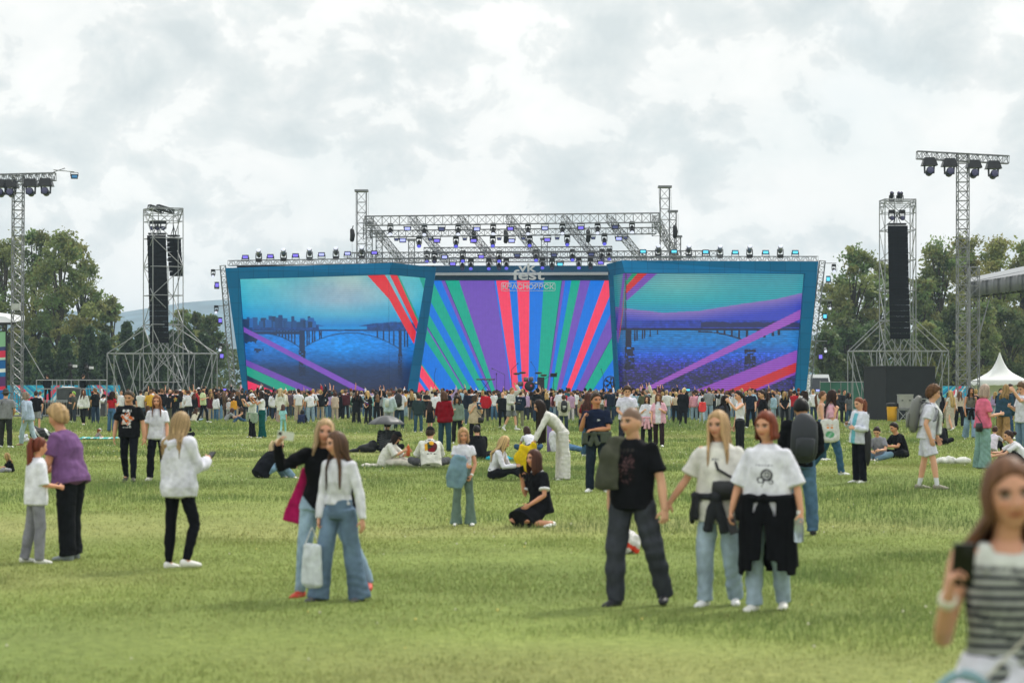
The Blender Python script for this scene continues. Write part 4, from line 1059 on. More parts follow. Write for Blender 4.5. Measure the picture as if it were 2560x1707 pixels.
mast("T-shaped lighting mast at the right with four hooded lamps", 2406, 2407, 385, 152, 27, ((2292, 388), (2521, 400), 19), ())
for i, (x_, y_) in enumerate(((2, 452), (28, 452), (77, 450), (115, 449))):
    moving_head(P(x_, y_, 158), 1.5, LENSD, f"{['lamp cut by the photo edge, outermost', 'lamp just left of the shaft', 'lamp just right of the shaft', 'outermost lamp at the right end'][i]} on the bar of the left mast", "hooded lamps on the left mast", True, -.15, False, True)
for i, (x_, y_) in enumerate(((2323, 397), (2373, 399), (2434, 403), (2483, 405))):
    moving_head(P(x_, y_, 152), 1.5, LENSD, f"{['outermost lamp at the left end', 'lamp just left of the shaft', 'lamp just right of the shaft', 'outermost lamp at the right end'][i]} on the bar of the right mast", "hooded lamps on the right mast", True, -.15, False, True)
pl = panel_light(P(186, 431, 158), 1.0, glow("cool_blue_face", (.02, .22, .45), .6), "small blue lamp alone at the tip of the left mast's bar", "lamp at the tip of the left mast", True, .3)
G().sticks([((0, 0, -.02), (1.35, 0, -.12)), ((1.35, 0, .02), (.6, 0, -.25))], .03).build("arm", ALU, pl)
bx = empty("control_box", P(40, 767, 157.3)); tag(bx, "grey control box fixed to the shaft of the left mast", "box"); G().box((0, 0, 0), (.55, .3, .42)).box((0, -.16, 0), (.4, .02, .3)).build("case", plain("box_grey", (.42, .43, .42), .5), bx)
gl = empty("guy_rope", P(58, 855, 158)); tag(gl, "slanting guy rope from the left mast to the grass behind the camera platform", "rope")
G().sticks([((0, 0, 0), P(116, 955, 158) - P(58, 855, 158)), ((0, 0, 0), (.05, .2, -.4))], .03, 5).build("rope", STEEL, gl)

# ---- right canopy stage and its tower
cv = empty("canopy_stage", P(2500, 1026, 160) * [1, 1, 0] + [0, 0, .2]); tag(cv, "side stage with a grey fabric roof on truss legs, cut by the right edge", "canopy")
o = np.array(cv.location); k_ = 160 / FPX
def cp(px, py, dy=0.0): return P(px, py, 160 + dy) - o
g_ = G(); truss(g_, cp(2435, 1024), cp(2435, 668), .62, .62, 15, .04, .024, (0, 1, 0)); g_.build("leg", ALU, cv)
g_ = G(); truss(g_, cp(2640, 1024), cp(2640, 700), .62, .62, 15, .04, .024, (0, 1, 0)); g_.build("leg", ALU, cv)
fa = G(); n_ = 24
for i in range(n_):
    t0, t1 = i / n_, (i + 1) / n_
    e = lambda t, dy: (2426 + 240 * t, 706 - 38 * t, 741 - 30 * t)
    (xa, ya, yb), (xc, yc, yd) = e(t0, 0), e(t1, 0)
    r0, r1 = .05 * math.sin(i * 2.1), .05 * math.sin((i + 1) * 2.1)
    fa.add([cp(xa, ya, r0), cp(xa, yb, r0 * 2), cp(xc, yd, r1 * 2), cp(xc, yc, r1)], [[[0, 1, 2, 3]]])
fv = fa.build("valance", plain("canopy_grey", (.15, .155, .165), .5, 0, .15, .6, .3, 3), cv, True)
so_ = fv.modifiers.new("thickness", "SOLIDIFY"); so_.thickness = .04
rf2 = G().hexa([cp(2424, 706, -.02), cp(2680, 668, -.02), cp(2680, 655, 9), cp(2424, 703, 9), cp(2426, 704, 0), cp(2680, 652, 2), cp(2680, 640, 9), cp(2426, 694, 9)]); rf2.build("roof", plain("canopy_white", (.24, .25, .265), .5, 0, .08, .5), cv)
g_ = G(); truss(g_, cp(2426, 739, .6), cp(2665, 711, .6), .4, .3, 16, .03, .02); g_.build("eave_truss", METALB, cv)
g_ = G(); g_.sticks([(cp(2449, 830, 0), cp(2475, 742, .5)), (cp(2449, 835, 1), cp(2475, 742, 2))], .04); g_.build("brace", ALU, cv)
# ---- left small stage
ls = empty("side_stage", P(-30, 1026, 158) * [1, 1, 0] + [0, 0, .2]); tag(ls, "side stage with a striped banner wall and white roof, cut by the left edge", "side stage")
o = np.array(ls.location)
def lp(px, py, dy=0.0): return P(px, py, 158 + dy) - o
G().hexa([lp(-160, 806, 0), lp(40, 806, 0), lp(62, 800, 4), lp(-160, 800, 4), lp(-160, 770, .5), lp(14, 792, .3), lp(62, 790, 4), lp(-160, 760, 4)]).build("roof", plain("side_roof_white", (.60, .61, .62), .5, 0, .1, .4), ls)
G().hexa([lp(-160, 818, .1), lp(30, 812, .1), lp(62, 802, 4), lp(-160, 812, 4), lp(-160, 806.5, .1), lp(41, 806.5, .1), lp(64, 800.6, 4), lp(-160, 800.6, 4)]).build("eave", METALB, ls)
bn = G(); W0 = [(829, 866, (140, 190, 150)), (866, 876, (60, 70, 120)), (876, 893, (224, 48, 84)), (893, 899, (190, 220, 200)), (899, 903, (20, 90, 150)), (903, 921, (8, 100, 170)), (921, 930, (235, 240, 240)), (930, 941, (20, 120, 180)), (941, 965, (96, 50, 110)), (965, 974, (226, 46, 80)), (974, 1000, (16, 110, 190))]
prev = None
for ya, yb, c_ in W0:
    f = .28
    bn.add([lp(-160, ya + 40 * f, .3), lp(-160, yb + 40 * f, .3), lp(14, yb, .3), lp(14, ya, .3)], [[[0, 1, 2, 3]]], s2l(c_))
bo_ = bn.build("banner_wall", vcol("banner_print", .6), ls, cols=True)
G().sticks([(lp(16, 1026, .3), lp(16, 806, .3)), (lp(-150, 1026, .3), lp(-150, 806, .3))], .06).build("leg", METALB, ls)

# ---- white peaked tent
tn = empty("peaked_tent", P(2510, 1026, 172) * [1, 1, 0] + [0, 0, .2]); tag(tn, "white peaked pagoda tent at the right", "tent")
k_ = 172 / FPX; hw = 63 * k_; ze = CAMH - (952 - HOR) * k_ - .2; za = CAMH - (880 - HOR) * k_ - .2
tg = G(); rings = []
prof_ = [(0.012, 1.0), (.05, .91), (.10, .78), (.18, .62), (.30, .44), (.45, .29), (.62, .17), (.8, .075), (1.0, 0.0)]
per = lambda a: 1 / max(abs(math.cos(a)), abs(math.sin(a)))
V_ = []; na = 48
for r_, h_ in prof_:
    for i in range(na):
        a = 2 * PI * i / na; rr_ = hw * r_ * (1 + (per(a) - 1) * min(1, r_ * 1.6))
        V_.append((rr_ * math.cos(a), rr_ * math.sin(a) + 1.5, ze + (za - ze) * h_))
for i in range(na):
    a = 2 * PI * i / na; rr_ = hw * per(a) * 1.003
    V_.append((rr_ * math.cos(a), rr_ * math.sin(a) + 1.5, ze - .34 + .05 * (i % 2)))
F_ = [[k2 * na + i, (k2 + 1) * na + i, (k2 + 1) * na + (i + 1) % na, k2 * na + (i + 1) % na] for k2 in range(len(prof_)) for i in range(na)]
tg.add(V_, [np.array(F_)]); WT = plain("tent_fabric", (.78, .79, .78), .6, 0, .04, 1.0, .2, 5)
tg.build("roof", WT, tn, True)
for sx_ in (-1, 1):
    for sy_ in (-1, 1): G().sticks([((sx_ * hw * .97, 1.5 + sy_ * hw * .97, 0), (sx_ * hw * .97, 1.5 + sy_ * hw * .97, ze))], .045, 8).build("leg", ALU, tn)
G().box((0, 1.5 + hw * .96, ze / 2), (hw * 1.9, .03, ze * .98)).build("back_wall", WT, tn)

# ---- black cube, bin, crate
bc = empty("black_cube", P(2260, 1053, 134) * [1, 1, 0] + [0, 0, .2]); tag(bc, "big matt black control booth below the right speaker tower", "booth")
o = np.array(bc.location); k_ = 136 / FPX
A_ = np.array([(2214.5 - 1280) * k_, 136, .2]) - o; B_ = np.array([(2338 - 1280) * k_ * 1.02, 136 * 1.02, .2]) - o; D_ = np.array([(2159 - 1280) * k_ * 1.03, 136 * 1.03, .2]) - o
hh = (1056 - 921) * k_; up_ = np.array([0, 0, hh])
E_ = B_ + D_ - A_
G().hexa([A_, B_, E_, D_, A_ + up_, B_ + up_, E_ + up_, D_ + up_]).build("walls", BLACKMAT, bc)
G().hexa([A_ + up_ * 1.001 + [-.03, -.03, 0], B_ + up_ * 1.001 + [.03, -.02, 0], E_ + up_ * 1.001, D_ + up_ * 1.001 + [-.04, 0, 0], A_ + up_ + [-.03, -.03, .06], B_ + up_ + [.03, -.02, .06], E_ + up_ + [0, 0, .06], D_ + up_ + [-.04, 0, .06]]).build("roof_edge", plain("booth_edge", (.02, .02, .022), .8), bc)
bi = empty("litter_bin", np.array([*P(2230, 0, 131)[:2], .2])); tag(bi, "yellow litter bin with a black liner beside the black booth", "bin")
r_ = np.array([.25, .27, .29, .30])
G().tube([(0, 0, .02), (0, 0, .4), (0, 0, .75), (0, 0, .95)], r_, n=18, cap=.02).build("drum", plain("bin_yellow", (.72, .36, .01), .45, 0, .06), bi, True)
G().tube([(0, 0, .84), (0, 0, .93), (0, 0, 1.02)], [.312, .33, .31], n=18, cap=.1).build("liner", BLACK, bi, True)
cr = empty("equipment_crate", np.array([*P(2263, 0, 131)[:2], .2 + .72])); tag(cr, "grey plastic crate standing on the steel platform by the bin", "crate")
G().box((0, 0, .37), (.78, .6, .7)).box((0, 0, .75), (.82, .64, .06)).build("case", plain("crate_grey", (.30, .30, .28), .6, 0, .1), cr)
for sx_ in (-.2, .2): G().box((sx_, -.31, .45), (.09, .03, .05)).build("latch", METALB, cr)
pf = empty("steel_platform", np.array([*P(2268, 0, 131)[:2], .2])); tag(pf, "low steel platform under the grey crate", "platform")
G().box((0, 0, .68), (1.2, .9, .08)).build("deck", ALU, pf)
sg_ = [((a, b, 0), (a, b, .66)) for a in (-.56, 0, .56) for b in (-.4, .4)] + [((a, -.4, 0), (a + .56, -.4, .64)) for a in (-.56, 0)] + [((a + .56, -.4, 0), (a, -.4, .64)) for a in (-.56, 0)] + [((-.56, -.4, .05), (.56, -.4, .05))]
G().sticks(sg_, .022, 5).build("frame", STEEL, pf)
rl = [((.2, -.45, 0), (.2, -.45, 1.25)), ((1.0, -.45, 0), (1.0, -.45, 1.25)), ((.2, -.45, 1.25), (1.0, -.45, 1.25))]
G().sticks(rl, .022, 5).build("rail", STEEL, pf)

# ---- printed fence banners
def banner(label, px0, px1, y0, Y, seed):
    k_ = Y / FPX; z1 = CAMH - (y0 - HOR) * k_; x0_, x1_ = (px0 - 1280) * k_, (px1 - 1280) * k_; H_ = z1 - .25; W_ = x1_ - x0_
    root = empty("fence_banner", ((x0_ + x1_) / 2, Y, .2)); tag(root, label, "banner fence", "printed banner fences round the field")
    G().box((0, .05, H_ / 2 + .03), (W_, .06, H_)).build("panel_back", STEEL, root)
    nxb, nzb = int(W_ / .06), 34; X_, Z_ = np.meshgrid(np.linspace(-W_ / 2, W_ / 2, nxb), np.linspace(.04, H_ + .02, nzb))
    col = np.tile(s2l((20, 158, 205)), X_.shape + (1,)).reshape(*X_.shape, 3)
    for j in range(int(W_ / 3.1) + 1):
        cx = -W_ / 2 + 1.0 + 3.1 * j + (seed % 3) * .4; t_ = X_ - cx; s_ = -1 if (j + seed) % 2 else 1
        for o_, wd, c_ in ((0, .42, (226, 70, 104)), (.46, .12, (120, 190, 175)), (.62, .2, (30, 110, 175)), (-.4, .16, (200, 215, 225)), (1.0, .16, (90, 200, 220))):
            dd = s_ * t_ - o_ - (H_ - Z_) * (.9 + .5 * o_)
            col[np.abs(dd) < wd * (.35 + .75 * (H_ - Z_) / H_)] = s2l(c_)
    ii_ = (np.arange(nzb - 1)[:, None] * nxb + np.arange(nxb - 1)[None]).ravel()
    link("print", mk_mesh("print", np.stack([X_, X_ * 0 + .012, Z_], -1).reshape(-1, 3), [np.stack([ii_, ii_ + 1, ii_ + nxb + 1, ii_ + nxb], 1)], col.reshape(-1, 3)), vcol("banner_print", .6), root)
    for j in range(int(W_ / 2.2) + 1):
        G().sticks([((-W_ / 2 + 2.2 * j, .1, 0), (-W_ / 2 + 2.2 * j, .1, H_ + .05))], .025, 5).build("post", STEEL, root)
    return root
banner("blue and pink printed banner fence behind the left mast and camera platform", 14, 300, 962, 188, 0)
banner("blue and pink printed banner fence along the right end of the field", 2356, 2600, 964, 190, 1)

# ---- crowd barriers by the camera platform
def barrier(px, fy, wm, label, rz=0.0):
    Y = depth_of(px, fy); root = empty("crowd_barrier", (*P(px, 0, Y)[:2], float(gz(0, Y))), rz); tag(root, label, "barrier", "steel crowd barriers")
    h_ = 1.1; w2 = wm / 2
    G().sticks([((-w2, 0, .2), (w2, 0, .2)), ((-w2, 0, h_), (w2, 0, h_)), ((-w2, 0, .2), (-w2, 0, h_)), ((w2, 0, .2), (w2, 0, h_))], .024, 6).build("frame", STEEL, root)
    G().sticks([((-w2 + wm * i / 15, 0, .2), (-w2 + wm * i / 15, 0, h_)) for i in range(1, 15)], .011, 4).build("bars", STEEL, root)
    for s_ in (-1, 1): G().sticks([((s_ * w2 * .8, -.3, .02), (s_ * w2 * .8, .3, .02)), ((s_ * w2 * .8, 0, .02), (s_ * w2 * .8, 0, .25))], .022, 5).build("foot", STEEL, root)
for i, (px, fy, wm, rz, lab) in enumerate([(237, 1043, 2.2, 0, "steel crowd barrier right of the woman in the white sweater"), (285, 1043, 2.2, .1, "steel crowd barrier behind the sitting cap wearer"), (328, 1040, 2.1, -.2, "steel crowd barrier behind the man in the black printed T-shirt"), (150, 1047, 2.4, 0, "steel crowd barrier below the camera platform"), (2556, 1030, 3.0, .05, "steel crowd barrier at the right edge of the field")]):
    barrier(px, fy, wm, lab, rz)

# ---- camera platform
cpf = empty("camera_platform", (*P(170, 0, 152)[:2], .2)); tag(cpf, "railed camera platform left of the speaker scaffold", "platform")
k_ = 152 / FPX; X0, X1 = (92 - 170) * k_, (250 - 170) * k_
G().box(((X0 + X1) / 2, 1.2, .92), (X1 - X0, 2.6, .12)).build("deck", plain("deck_ply", (.09, .08, .07), .8), cpf)
G().box(((X0 + X1) / 2, 1.3, .45), (X1 - X0 - .1, 2.3, .8)).build("skirt", BLACKMAT, cpf)
zr = CAMH - (950 - HOR) * k_ - .2
rl = []
for yy in (-.08, 2.5):
    rl += [((X0, yy, zr), (X1, yy, zr)), ((X0, yy, zr - .55), (X1, yy, zr - .55))] + [((X0 + (X1 - X0) * t_, yy, 0), (X0 + (X1 - X0) * t_, yy, zr + .05)) for t_ in (0, .25, .32, .55, 1)]
for xx in (X0, X1): rl += [((xx, -.08, zr), (xx, 2.5, zr)), ((xx, -.08, zr - .55), (xx, 2.5, zr - .55))]
G().sticks(rl, .03, 6).build("railing", STEEL, cpf)
fc = empty("flight_case", (*P(172, 0, 151)[:2], 1.18)); tag(fc, "clear-sided equipment rack with white covers on the camera platform", "rack")
G().box((0, .4, .42), (1.45, .8, .84)).build("case", plain("rack_dark", (.045, .05, .055), .4, .1, .3, 3), fc); G().sticks([((sx_ * .74, -.02, 0), (sx_ * .74, -.02, .9)) for sx_ in (-1, 1)] + [((-.74, -.02, .9), (.74, -.02, .9)), ((-.74, -.02, .02), (.74, -.02, .02))], .035).build("frame", ALU, fc)
G().ball((-.1, .35, .88), (.55, .35, .1)).build("cover", WHITEP, fc, True)
def tv_camera(px, py, Y, label):
    root = empty("tv_camera", (*P(px, 0, Y)[:2], 1.18)); tag(root, label, "camera", "television cameras on the platform")
    z_ = CAMH - (py - HOR) * Y / FPX - 1.18
    G().sticks([((0, 0, z_ - .15), (a, b, 0)) for a, b in ((.4, -.25), (-.4, -.25), (0, .45))], .03, 6).build("tripod", METALB, root)
    G().box((0, .1, z_), (.30, .6, .32)).box((-.05, -.1, z_ + .22), (.18, .3, .14)).build("body", BLACK, root)
    G().tube([(.05, -.2, z_), (.10, -.75, z_ + .02)], [.10, .13], n=12).build("lens", BLACK, root, True)
    G().box((.28, -.1, z_ + .05), (.26, .16, .16)).build("light_housing", WHITEP, root)
tv_camera(177, 917, 153, "television camera on a tripod at the middle of the platform")
tv_camera(218, 921, 153.5, "television camera in front of the operator at the right of the platform")

# ---- van and green container fence behind the right side of the stage
vn = empty("white_van", (*P(2044, 0, 212)[:2], .2)); tag(vn, "white van half hidden behind the right edge of the stage", "van")
k_ = 212 / FPX; zt = CAMH - (936 - HOR) * k_ - .2
G().hexa([(-1.1, -2.4, .5), (1.1, -2.4, .5), (1.1, 3, .5), (-1.1, 3, .5), (-1.1, -2.4, 1.6), (1.1, -2.4, 1.6), (1.1, 3, 1.6), (-1.1, 3, 1.6)]).hexa([(-1.05, -1.9, 1.6), (1.05, -1.9, 1.6), (1.05, 3, 1.6), (-1.05, 3, 1.6), (-.85, -.9, zt), (.85, -.9, zt), (.9, 2.9, zt), (-.9, 2.9, zt)]).build("body", WHITEP, vn)
G().hexa([(-.85, -1.86, 1.72), (.85, -1.86, 1.72), (.85, -1.8, 1.72), (-.85, -1.8, 1.72), (-.76, -1.2, zt - .3), (.76, -1.2, zt - .3), (.76, -1.12, zt - .3), (-.76, -1.12, zt - .3)]).build("windscreen", plain("dark_glass", (.02, .025, .03), .1), vn)
for a in (-.95, .95):
    for b_ in (-1.5, 2.0): G().tube([(a - .1, b_, .36), (a + .1, b_, .36)], [.36, .36], n=16, cap=.1).build("wheel", BLACK, vn, True)
gf = empty("green_fence", (*P(2115, 0, 205)[:2], .2)); tag(gf, "low green mesh fence between the van and the black booth", "fence")
k_ = 205 / FPX; W_ = 130 * k_; H_ = CAMH - (955 - HOR) * k_ - .2
G().box((0, 0, H_ / 2), (W_, .04, H_)).build("mesh", plain("green_mesh", (.03, .13, .09), .8, 0, .2, 1), gf); G().sticks([((-W_ / 2, -.04, H_), (W_ / 2, -.04, H_))] + [((-W_ / 2 + W_ * i / 5, -.05, 0), (-W_ / 2 + W_ * i / 5, -.05, H_ + .1)) for i in range(6)], .035).build("posts", STEEL, gf)

# ================================================================ PEOPLE
def LFU(l, f, u): return np.array([l, -f, u], float)          # person's left, forward, up -> local xyz (facing -y)
def unit(v): v = np.asarray(v, float); return v / (np.linalg.norm(v) + 1e-9)
def rotz(v, a): c, s_ = math.cos(a), math.sin(a); v = np.asarray(v, float); return np.stack([v[..., 0] * c - v[..., 1] * s_, v[..., 0] * s_ + v[..., 1] * c, v[..., 2]], -1)
D2R = PI / 180

FABRIC = None
def fabric_mat():
    m, N, K, b = mat_new("fabric")
    b.inputs["Roughness"].default_value = 0.88; b.inputs["Specular IOR Level"].default_value = 0.08
    a = N.new("ShaderNodeAttribute"); a.attribute_name = "Col"; t = N.new("ShaderNodeTexCoord")
    n = N.new("ShaderNodeTexNoise"); n.inputs["Scale"].default_value = 14; n.inputs["Detail"].default_value = 6; K.new(t.outputs["Object"], n.inputs["Vector"])
    r = N.new("ShaderNodeValToRGB"); r.color_ramp.elements[0].position = .3; r.color_ramp.elements[1].position = .7
    r.color_ramp.elements[0].color = (.80, .80, .80, 1); r.color_ramp.elements[1].color = (1.15, 1.15, 1.15, 1); K.new(n.outputs[0], r.inputs[0])
    mx = N.new("ShaderNodeMix"); mx.data_type = "RGBA"; mx.blend_type = "MULTIPLY"; mx.inputs[0].default_value = 1
    K.new(a.outputs["Color"], mx.inputs[6]); K.new(r.outputs[0], mx.inputs[7]); K.new(mx.outputs[2], b.inputs["Base Color"])
    bm = N.new("ShaderNodeBump"); bm.inputs["Strength"].default_value = .5; bm.inputs["Distance"].default_value = .012
    K.new(n.outputs[0], bm.inputs["Height"]); K.new(bm.outputs[0], b.inputs["Normal"])
    return m
FABRIC = fabric_mat()
SKIN = vcol("skin", 0.5, 0.12, 60, spec=0.35)
HAIRM = vcol("hair_strands", 0.5, spec=0.16)
LEATHER = vcol("worn_goods", 0.55, 0.2, 30, spec=0.4)

JOBS = []                                   # closed shapes waiting to be fused into one surface each
def job(name, g, voxel, mat, parent, post=None):
    JOBS.append((name, g, voxel, mat, parent, post))

def vnormals(V, F):
    n = np.zeros_like(V)
    for f in F:
        a = np.cross(V[f[:, 2]] - V[f[:, 0]], V[f[:, -1]] - V[f[:, 1]])
        for k in range(f.shape[1]): np.add.at(n, f[:, k], a)
    return n / (np.linalg.norm(n, axis=1, keepdims=True) + 1e-9)

def flush_jobs():
    """fuse every waiting shape with a voxel remesh, all in one evaluation"""
    if not JOBS: return
    tmp = []
    for name, g, voxel, mat, parent, post in JOBS:
        V, F, C = g.arrays()
        o = bpy.data.objects.new("tmp", mk_mesh("tmp", V, F)); COL.objects.link(o)
        if voxel:
            md = o.modifiers.new("r", "REMESH"); md.mode = "VOXEL"; md.voxel_size = voxel; md.adaptivity = 0
        tmp.append(o)
    dg = bpy.context.evaluated_depsgraph_get(); dg.update()
    res = []
    for o in tmp:
        me = o.evaluated_get(dg).data
        n = len(me.vertices); V = np.empty(n * 3, np.float32); me.vertices.foreach_get("co", V); V = V.reshape(-1, 3).astype(float)
        nl = len(me.loops); li = np.empty(nl, np.int32); me.loops.foreach_get("vertex_index", li)
        npoly = len(me.polygons); lt = np.empty(npoly, np.int32); me.polygons.foreach_get("loop_total", lt); ls = np.empty(npoly, np.int32); me.polygons.foreach_get("loop_start", ls)
        F = [li[ls[lt == k][:, None] + np.arange(k)[None]] for k in np.unique(lt)]
        res.append((V, F))
    for o in tmp:
        me = o.data; bpy.data.objects.remove(o); bpy.data.meshes.remove(me)
    for (name, g, voxel, mat, parent, post), (V, F) in zip(JOBS, res):
        C = None
        if post:
            V, C = post(V, F)
        link(name, mk_mesh(name, V, F, C, True), mat, parent)
    JOBS.clear()

def folds(V, N, amp, seed, kz=1.0, freq=1.0):
    g = np.random.default_rng(seed)
    d = np.zeros(len(V))
    for i in range(5):
        k = g.normal(size=3) * np.array([1, 1, kz]); k = k / np.linalg.norm(k) * (16 + 34 * g.random()) * freq
        k2 = g.normal(size=3) * 9
        w_ = np.clip(np.sin(V @ (g.normal(size=3) * 6) + g.random() * 6) + .35, 0, 1)
        d += np.sin(V @ k + 1.6 * np.sin(V @ k2 + g.random() * 6) + g.random() * 6) * w_
    return V + N * (d * amp / 2.2)[:, None]

def head_shape(nu, nv):
    th = np.linspace(0, PI, nv + 1)[1:-1]; ph = np.arange(nu) * 2 * PI / nu
    d = np.stack([np.outer(np.sin(th), np.cos(ph)), np.outer(np.sin(th), np.sin(ph)), np.outer(np.cos(th), np.ones(nu))], -1).reshape(-1, 3)
    d = np.vstack([d, [[0, 0, 1], [0, 0, -1]]])
    i = np.arange(nu); j = (i + 1) % nu; m = nv - 1
    q_ = np.concatenate([np.stack([i + k * nu, i + (k + 1) * nu, j + (k + 1) * nu, j + k * nu], 1) for k in range(m - 1)])
    T = np.concatenate([np.stack([np.full(nu, m * nu), i, j], 1), np.stack([np.full(nu, m * nu + 1), j + (m - 1) * nu, i + (m - 1) * nu], 1)])
    return d, [q_, T]                        # d = (left, forward, up) directions

def skull(d, k=1.0):
    l, f, u = d[:, 0] * .0765 * k, d[:, 1] * .095 * k, d[:, 2] * .116 * k
    t = np.clip(-d[:, 2], 0, 1)
    l = l * (1 - .30 * t ** 1.7)
    f = np.where(d[:, 1] < 0, f * (1 - .42 * t ** 1.4), f * (1 - .06 * t ** 2))
    f = np.where(f > .086 * k, .086 * k + (f - .086 * k) * .35, f)
    return l, f, u

def head_points(d):
    l, f, u = skull(d)
    fr = np.clip((d[:, 1] - .25) * 4, 0, 1); al = np.abs(l); e = np.exp
    f = f + fr * (.021 * e(-(l / .0115) ** 2 - ((u + .027) / .016) ** 2) + .011 * e(-(l / .009) ** 2 - ((u + .006) / .022) ** 2)
                  - .0105 * e(-((al - .031) / .015) ** 2 - ((u - .004) / .012) ** 2) + .0045 * e(-((al - .026) / .024) ** 2 - ((u - .026) / .009) ** 2)
                  + .0055 * e(-(l / .021) ** 2 - ((u + .055) / .0085) ** 2) - .003 * e(-(l / .03) ** 2 - ((u + .072) / .006) ** 2) + .008 * e(-(l / .022) ** 2 - ((u + .094) / .016) ** 2)
                  + .004 * e(-((al - .042) / .02) ** 2 - ((u + .025) / .022) ** 2))
    return np.stack([l, f, u], 1)

TORSO_T = np.array([-.10, -.02, .08, .17, .30, .40, .47, .525])
DIM = {"m": (np.array([.168, .166, .158, .152, .174, .180, .150, .066]), np.array([.112, .114, .106, .103, .120, .114, .092, .062]), .182, .09),
       "f": (np.array([.174, .172, .146, .126, .143, .150, .126, .056]), np.array([.116, .120, .098, .090, .116, .104, .080, .054]), .158, .088),
       "c": (np.array([.150, .150, .138, .130, .142, .146, .124, .058]), np.array([.108, .108, .100, .094, .104, .098, .080, .054]), .152, .080)}
TOPS = {"tee": (.70, .020, -.07), "overtee": (1.0, .036, -.11), "croptee": (.45, .012, .10), "long": (9, .015, -.05), "croplong": (9, .014, .07), "hoodie": (9, .040, -.12), "jacket": (9, .034, -.11),
        "sweater": (9, .034, -.07), "tank": (0, .008, -.02), "coat": (9, .036, -.30), "dress": (.55, .020, .05), "longtee": (.8, .03, -.16), "crop": (.0, .010, .14)}
BOTS = {"slim": ([.092, .066, .060, .046], 1.0), "straight": ([.098, .078, .074, .070], 1.0), "wide": ([.102, .098, .108, .125], 1.06), "flare": ([.094, .076, .092, .130], 1.06), "leggings": ([.090, .062, .060, .041], .97),
        "shorts": ([.108, .108, .108, .112], .55), "baggy": ([.106, .092, .088, .072], 1.02), "skirt": None, "longskirt": None, "dress": None}
PSTAND = dict(aL=((.17, .02, -1), (.07, .20, -1)), aR=((.17, .02, -1), (.07, .16, -1)), lL=((.09, .03, -1), (.03, -.05, -1)), lR=((.08, -.01, -1), (.02, -.05, -1)))
def pose(*base, **k):
    d = dict(PSTAND)
    for b_ in base: d.update(b_)
    d.update(k); return d
WALK1 = dict(lL=((.05, .34, -1), (.02, .10, -1)), lR=((.05, -.16, -1), (.02, -.52, -1)), aL=((.17, -.25, -1), (.06, .12, -1)), aR=((.17, .22, -1), (.05, .45, -1)))
WALK2 = dict(lR=((.05, .34, -1), (.02, .10, -1)), lL=((.05, -.16, -1), (.02, -.52, -1)), aR=((.17, -.25, -1), (.06, .12, -1)), aL=((.17, .22, -1), (.05, .45, -1)))
PHONE_R = dict(aR=((.22, .12, -1), (-.35, .9, .42)), cR=.7, head=(0, 22, 0)); PHONE_L = dict(aL=((.22, .12, -1), (-.35, .9, .42)), cL=.7, head=(0, 22, 0))
PHONES = dict(aR=((.22, .2, -1), (-.45, .85, .35)), aL=((.22, .2, -1), (-.45, .85, .30)), cR=.7, cL=.7, head=(0, 25, 0))
FILM = dict(aR=((.15, .75, -.35), (-.22, .55, .85)), aL=((.15, .7, -.4), (-.25, .55, .8)), cR=.8, cL=.8)
CROSSED = dict(aR=((.25, .2, -1), (-.9, .5, .02)), aL=((.25, .2, -1), (-.9, .5, .14)), cR=.3, cL=.3)
FRONTH = dict(aR=((.2, .1, -1), (-.5, .6, -.55)), aL=((.2, .1, -1), (-.5, .6, -.55)), cR=.6, cL=.6)
POCKET = dict(aR=((.30, -.15, -1), (-.15, .25, -1)), aL=((.30, -.15, -1), (-.15, .25, -1)), cR=.8, cL=.8)
UP_R = dict(aR=((.45, .3, .9), (-.1, .15, 1)), cR=.5)
SITX = dict(ph=.13, lean=(12, 0), lean2=14, lL=((.70, .70, .16), (-.75, .45, -.28)), lR=((.70, .70, .16), (-.75, .55, -.28)), aR=((.2, .5, -.8), (-.4, .8, -.1)), aL=((.2, .5, -.8), (-.4, .8, -.1)), cR=.6, cL=.6, head=(0, 18, 0))
SITK = dict(ph=.12, lean=(22, 0), lean2=16, lL=((.14, .85, .58), (.02, .55, -.85)), lR=((.16, .85, .52), (.02, .6, -.8)), aR=((.15, .75, -.6), (-.35, .8, -.1)), aL=((.15, .75, -.6), (-.35, .8, -.1)), cR=.6, cL=.6)
SITE = dict(ph=.12, lean=(-4, 0), lean2=20, lL=((.12, 1, .20), (.0, 1, -.26)), lR=((.14, 1, .10), (.05, 1, -.16)), aR=((.2, .45, -.85), (-.35, .9, .05)), aL=((.2, .45, -.85), (-.35, .9, .05)), cR=.6, cL=.6, head=(0, 20, 0))

def lathe_end(p, k): return p

def ground_xy(px, fy, Y=None):
    Y = depth_of(px, fy) if Y is None else Y
    return (px - 1280) / FPX * Y, Y

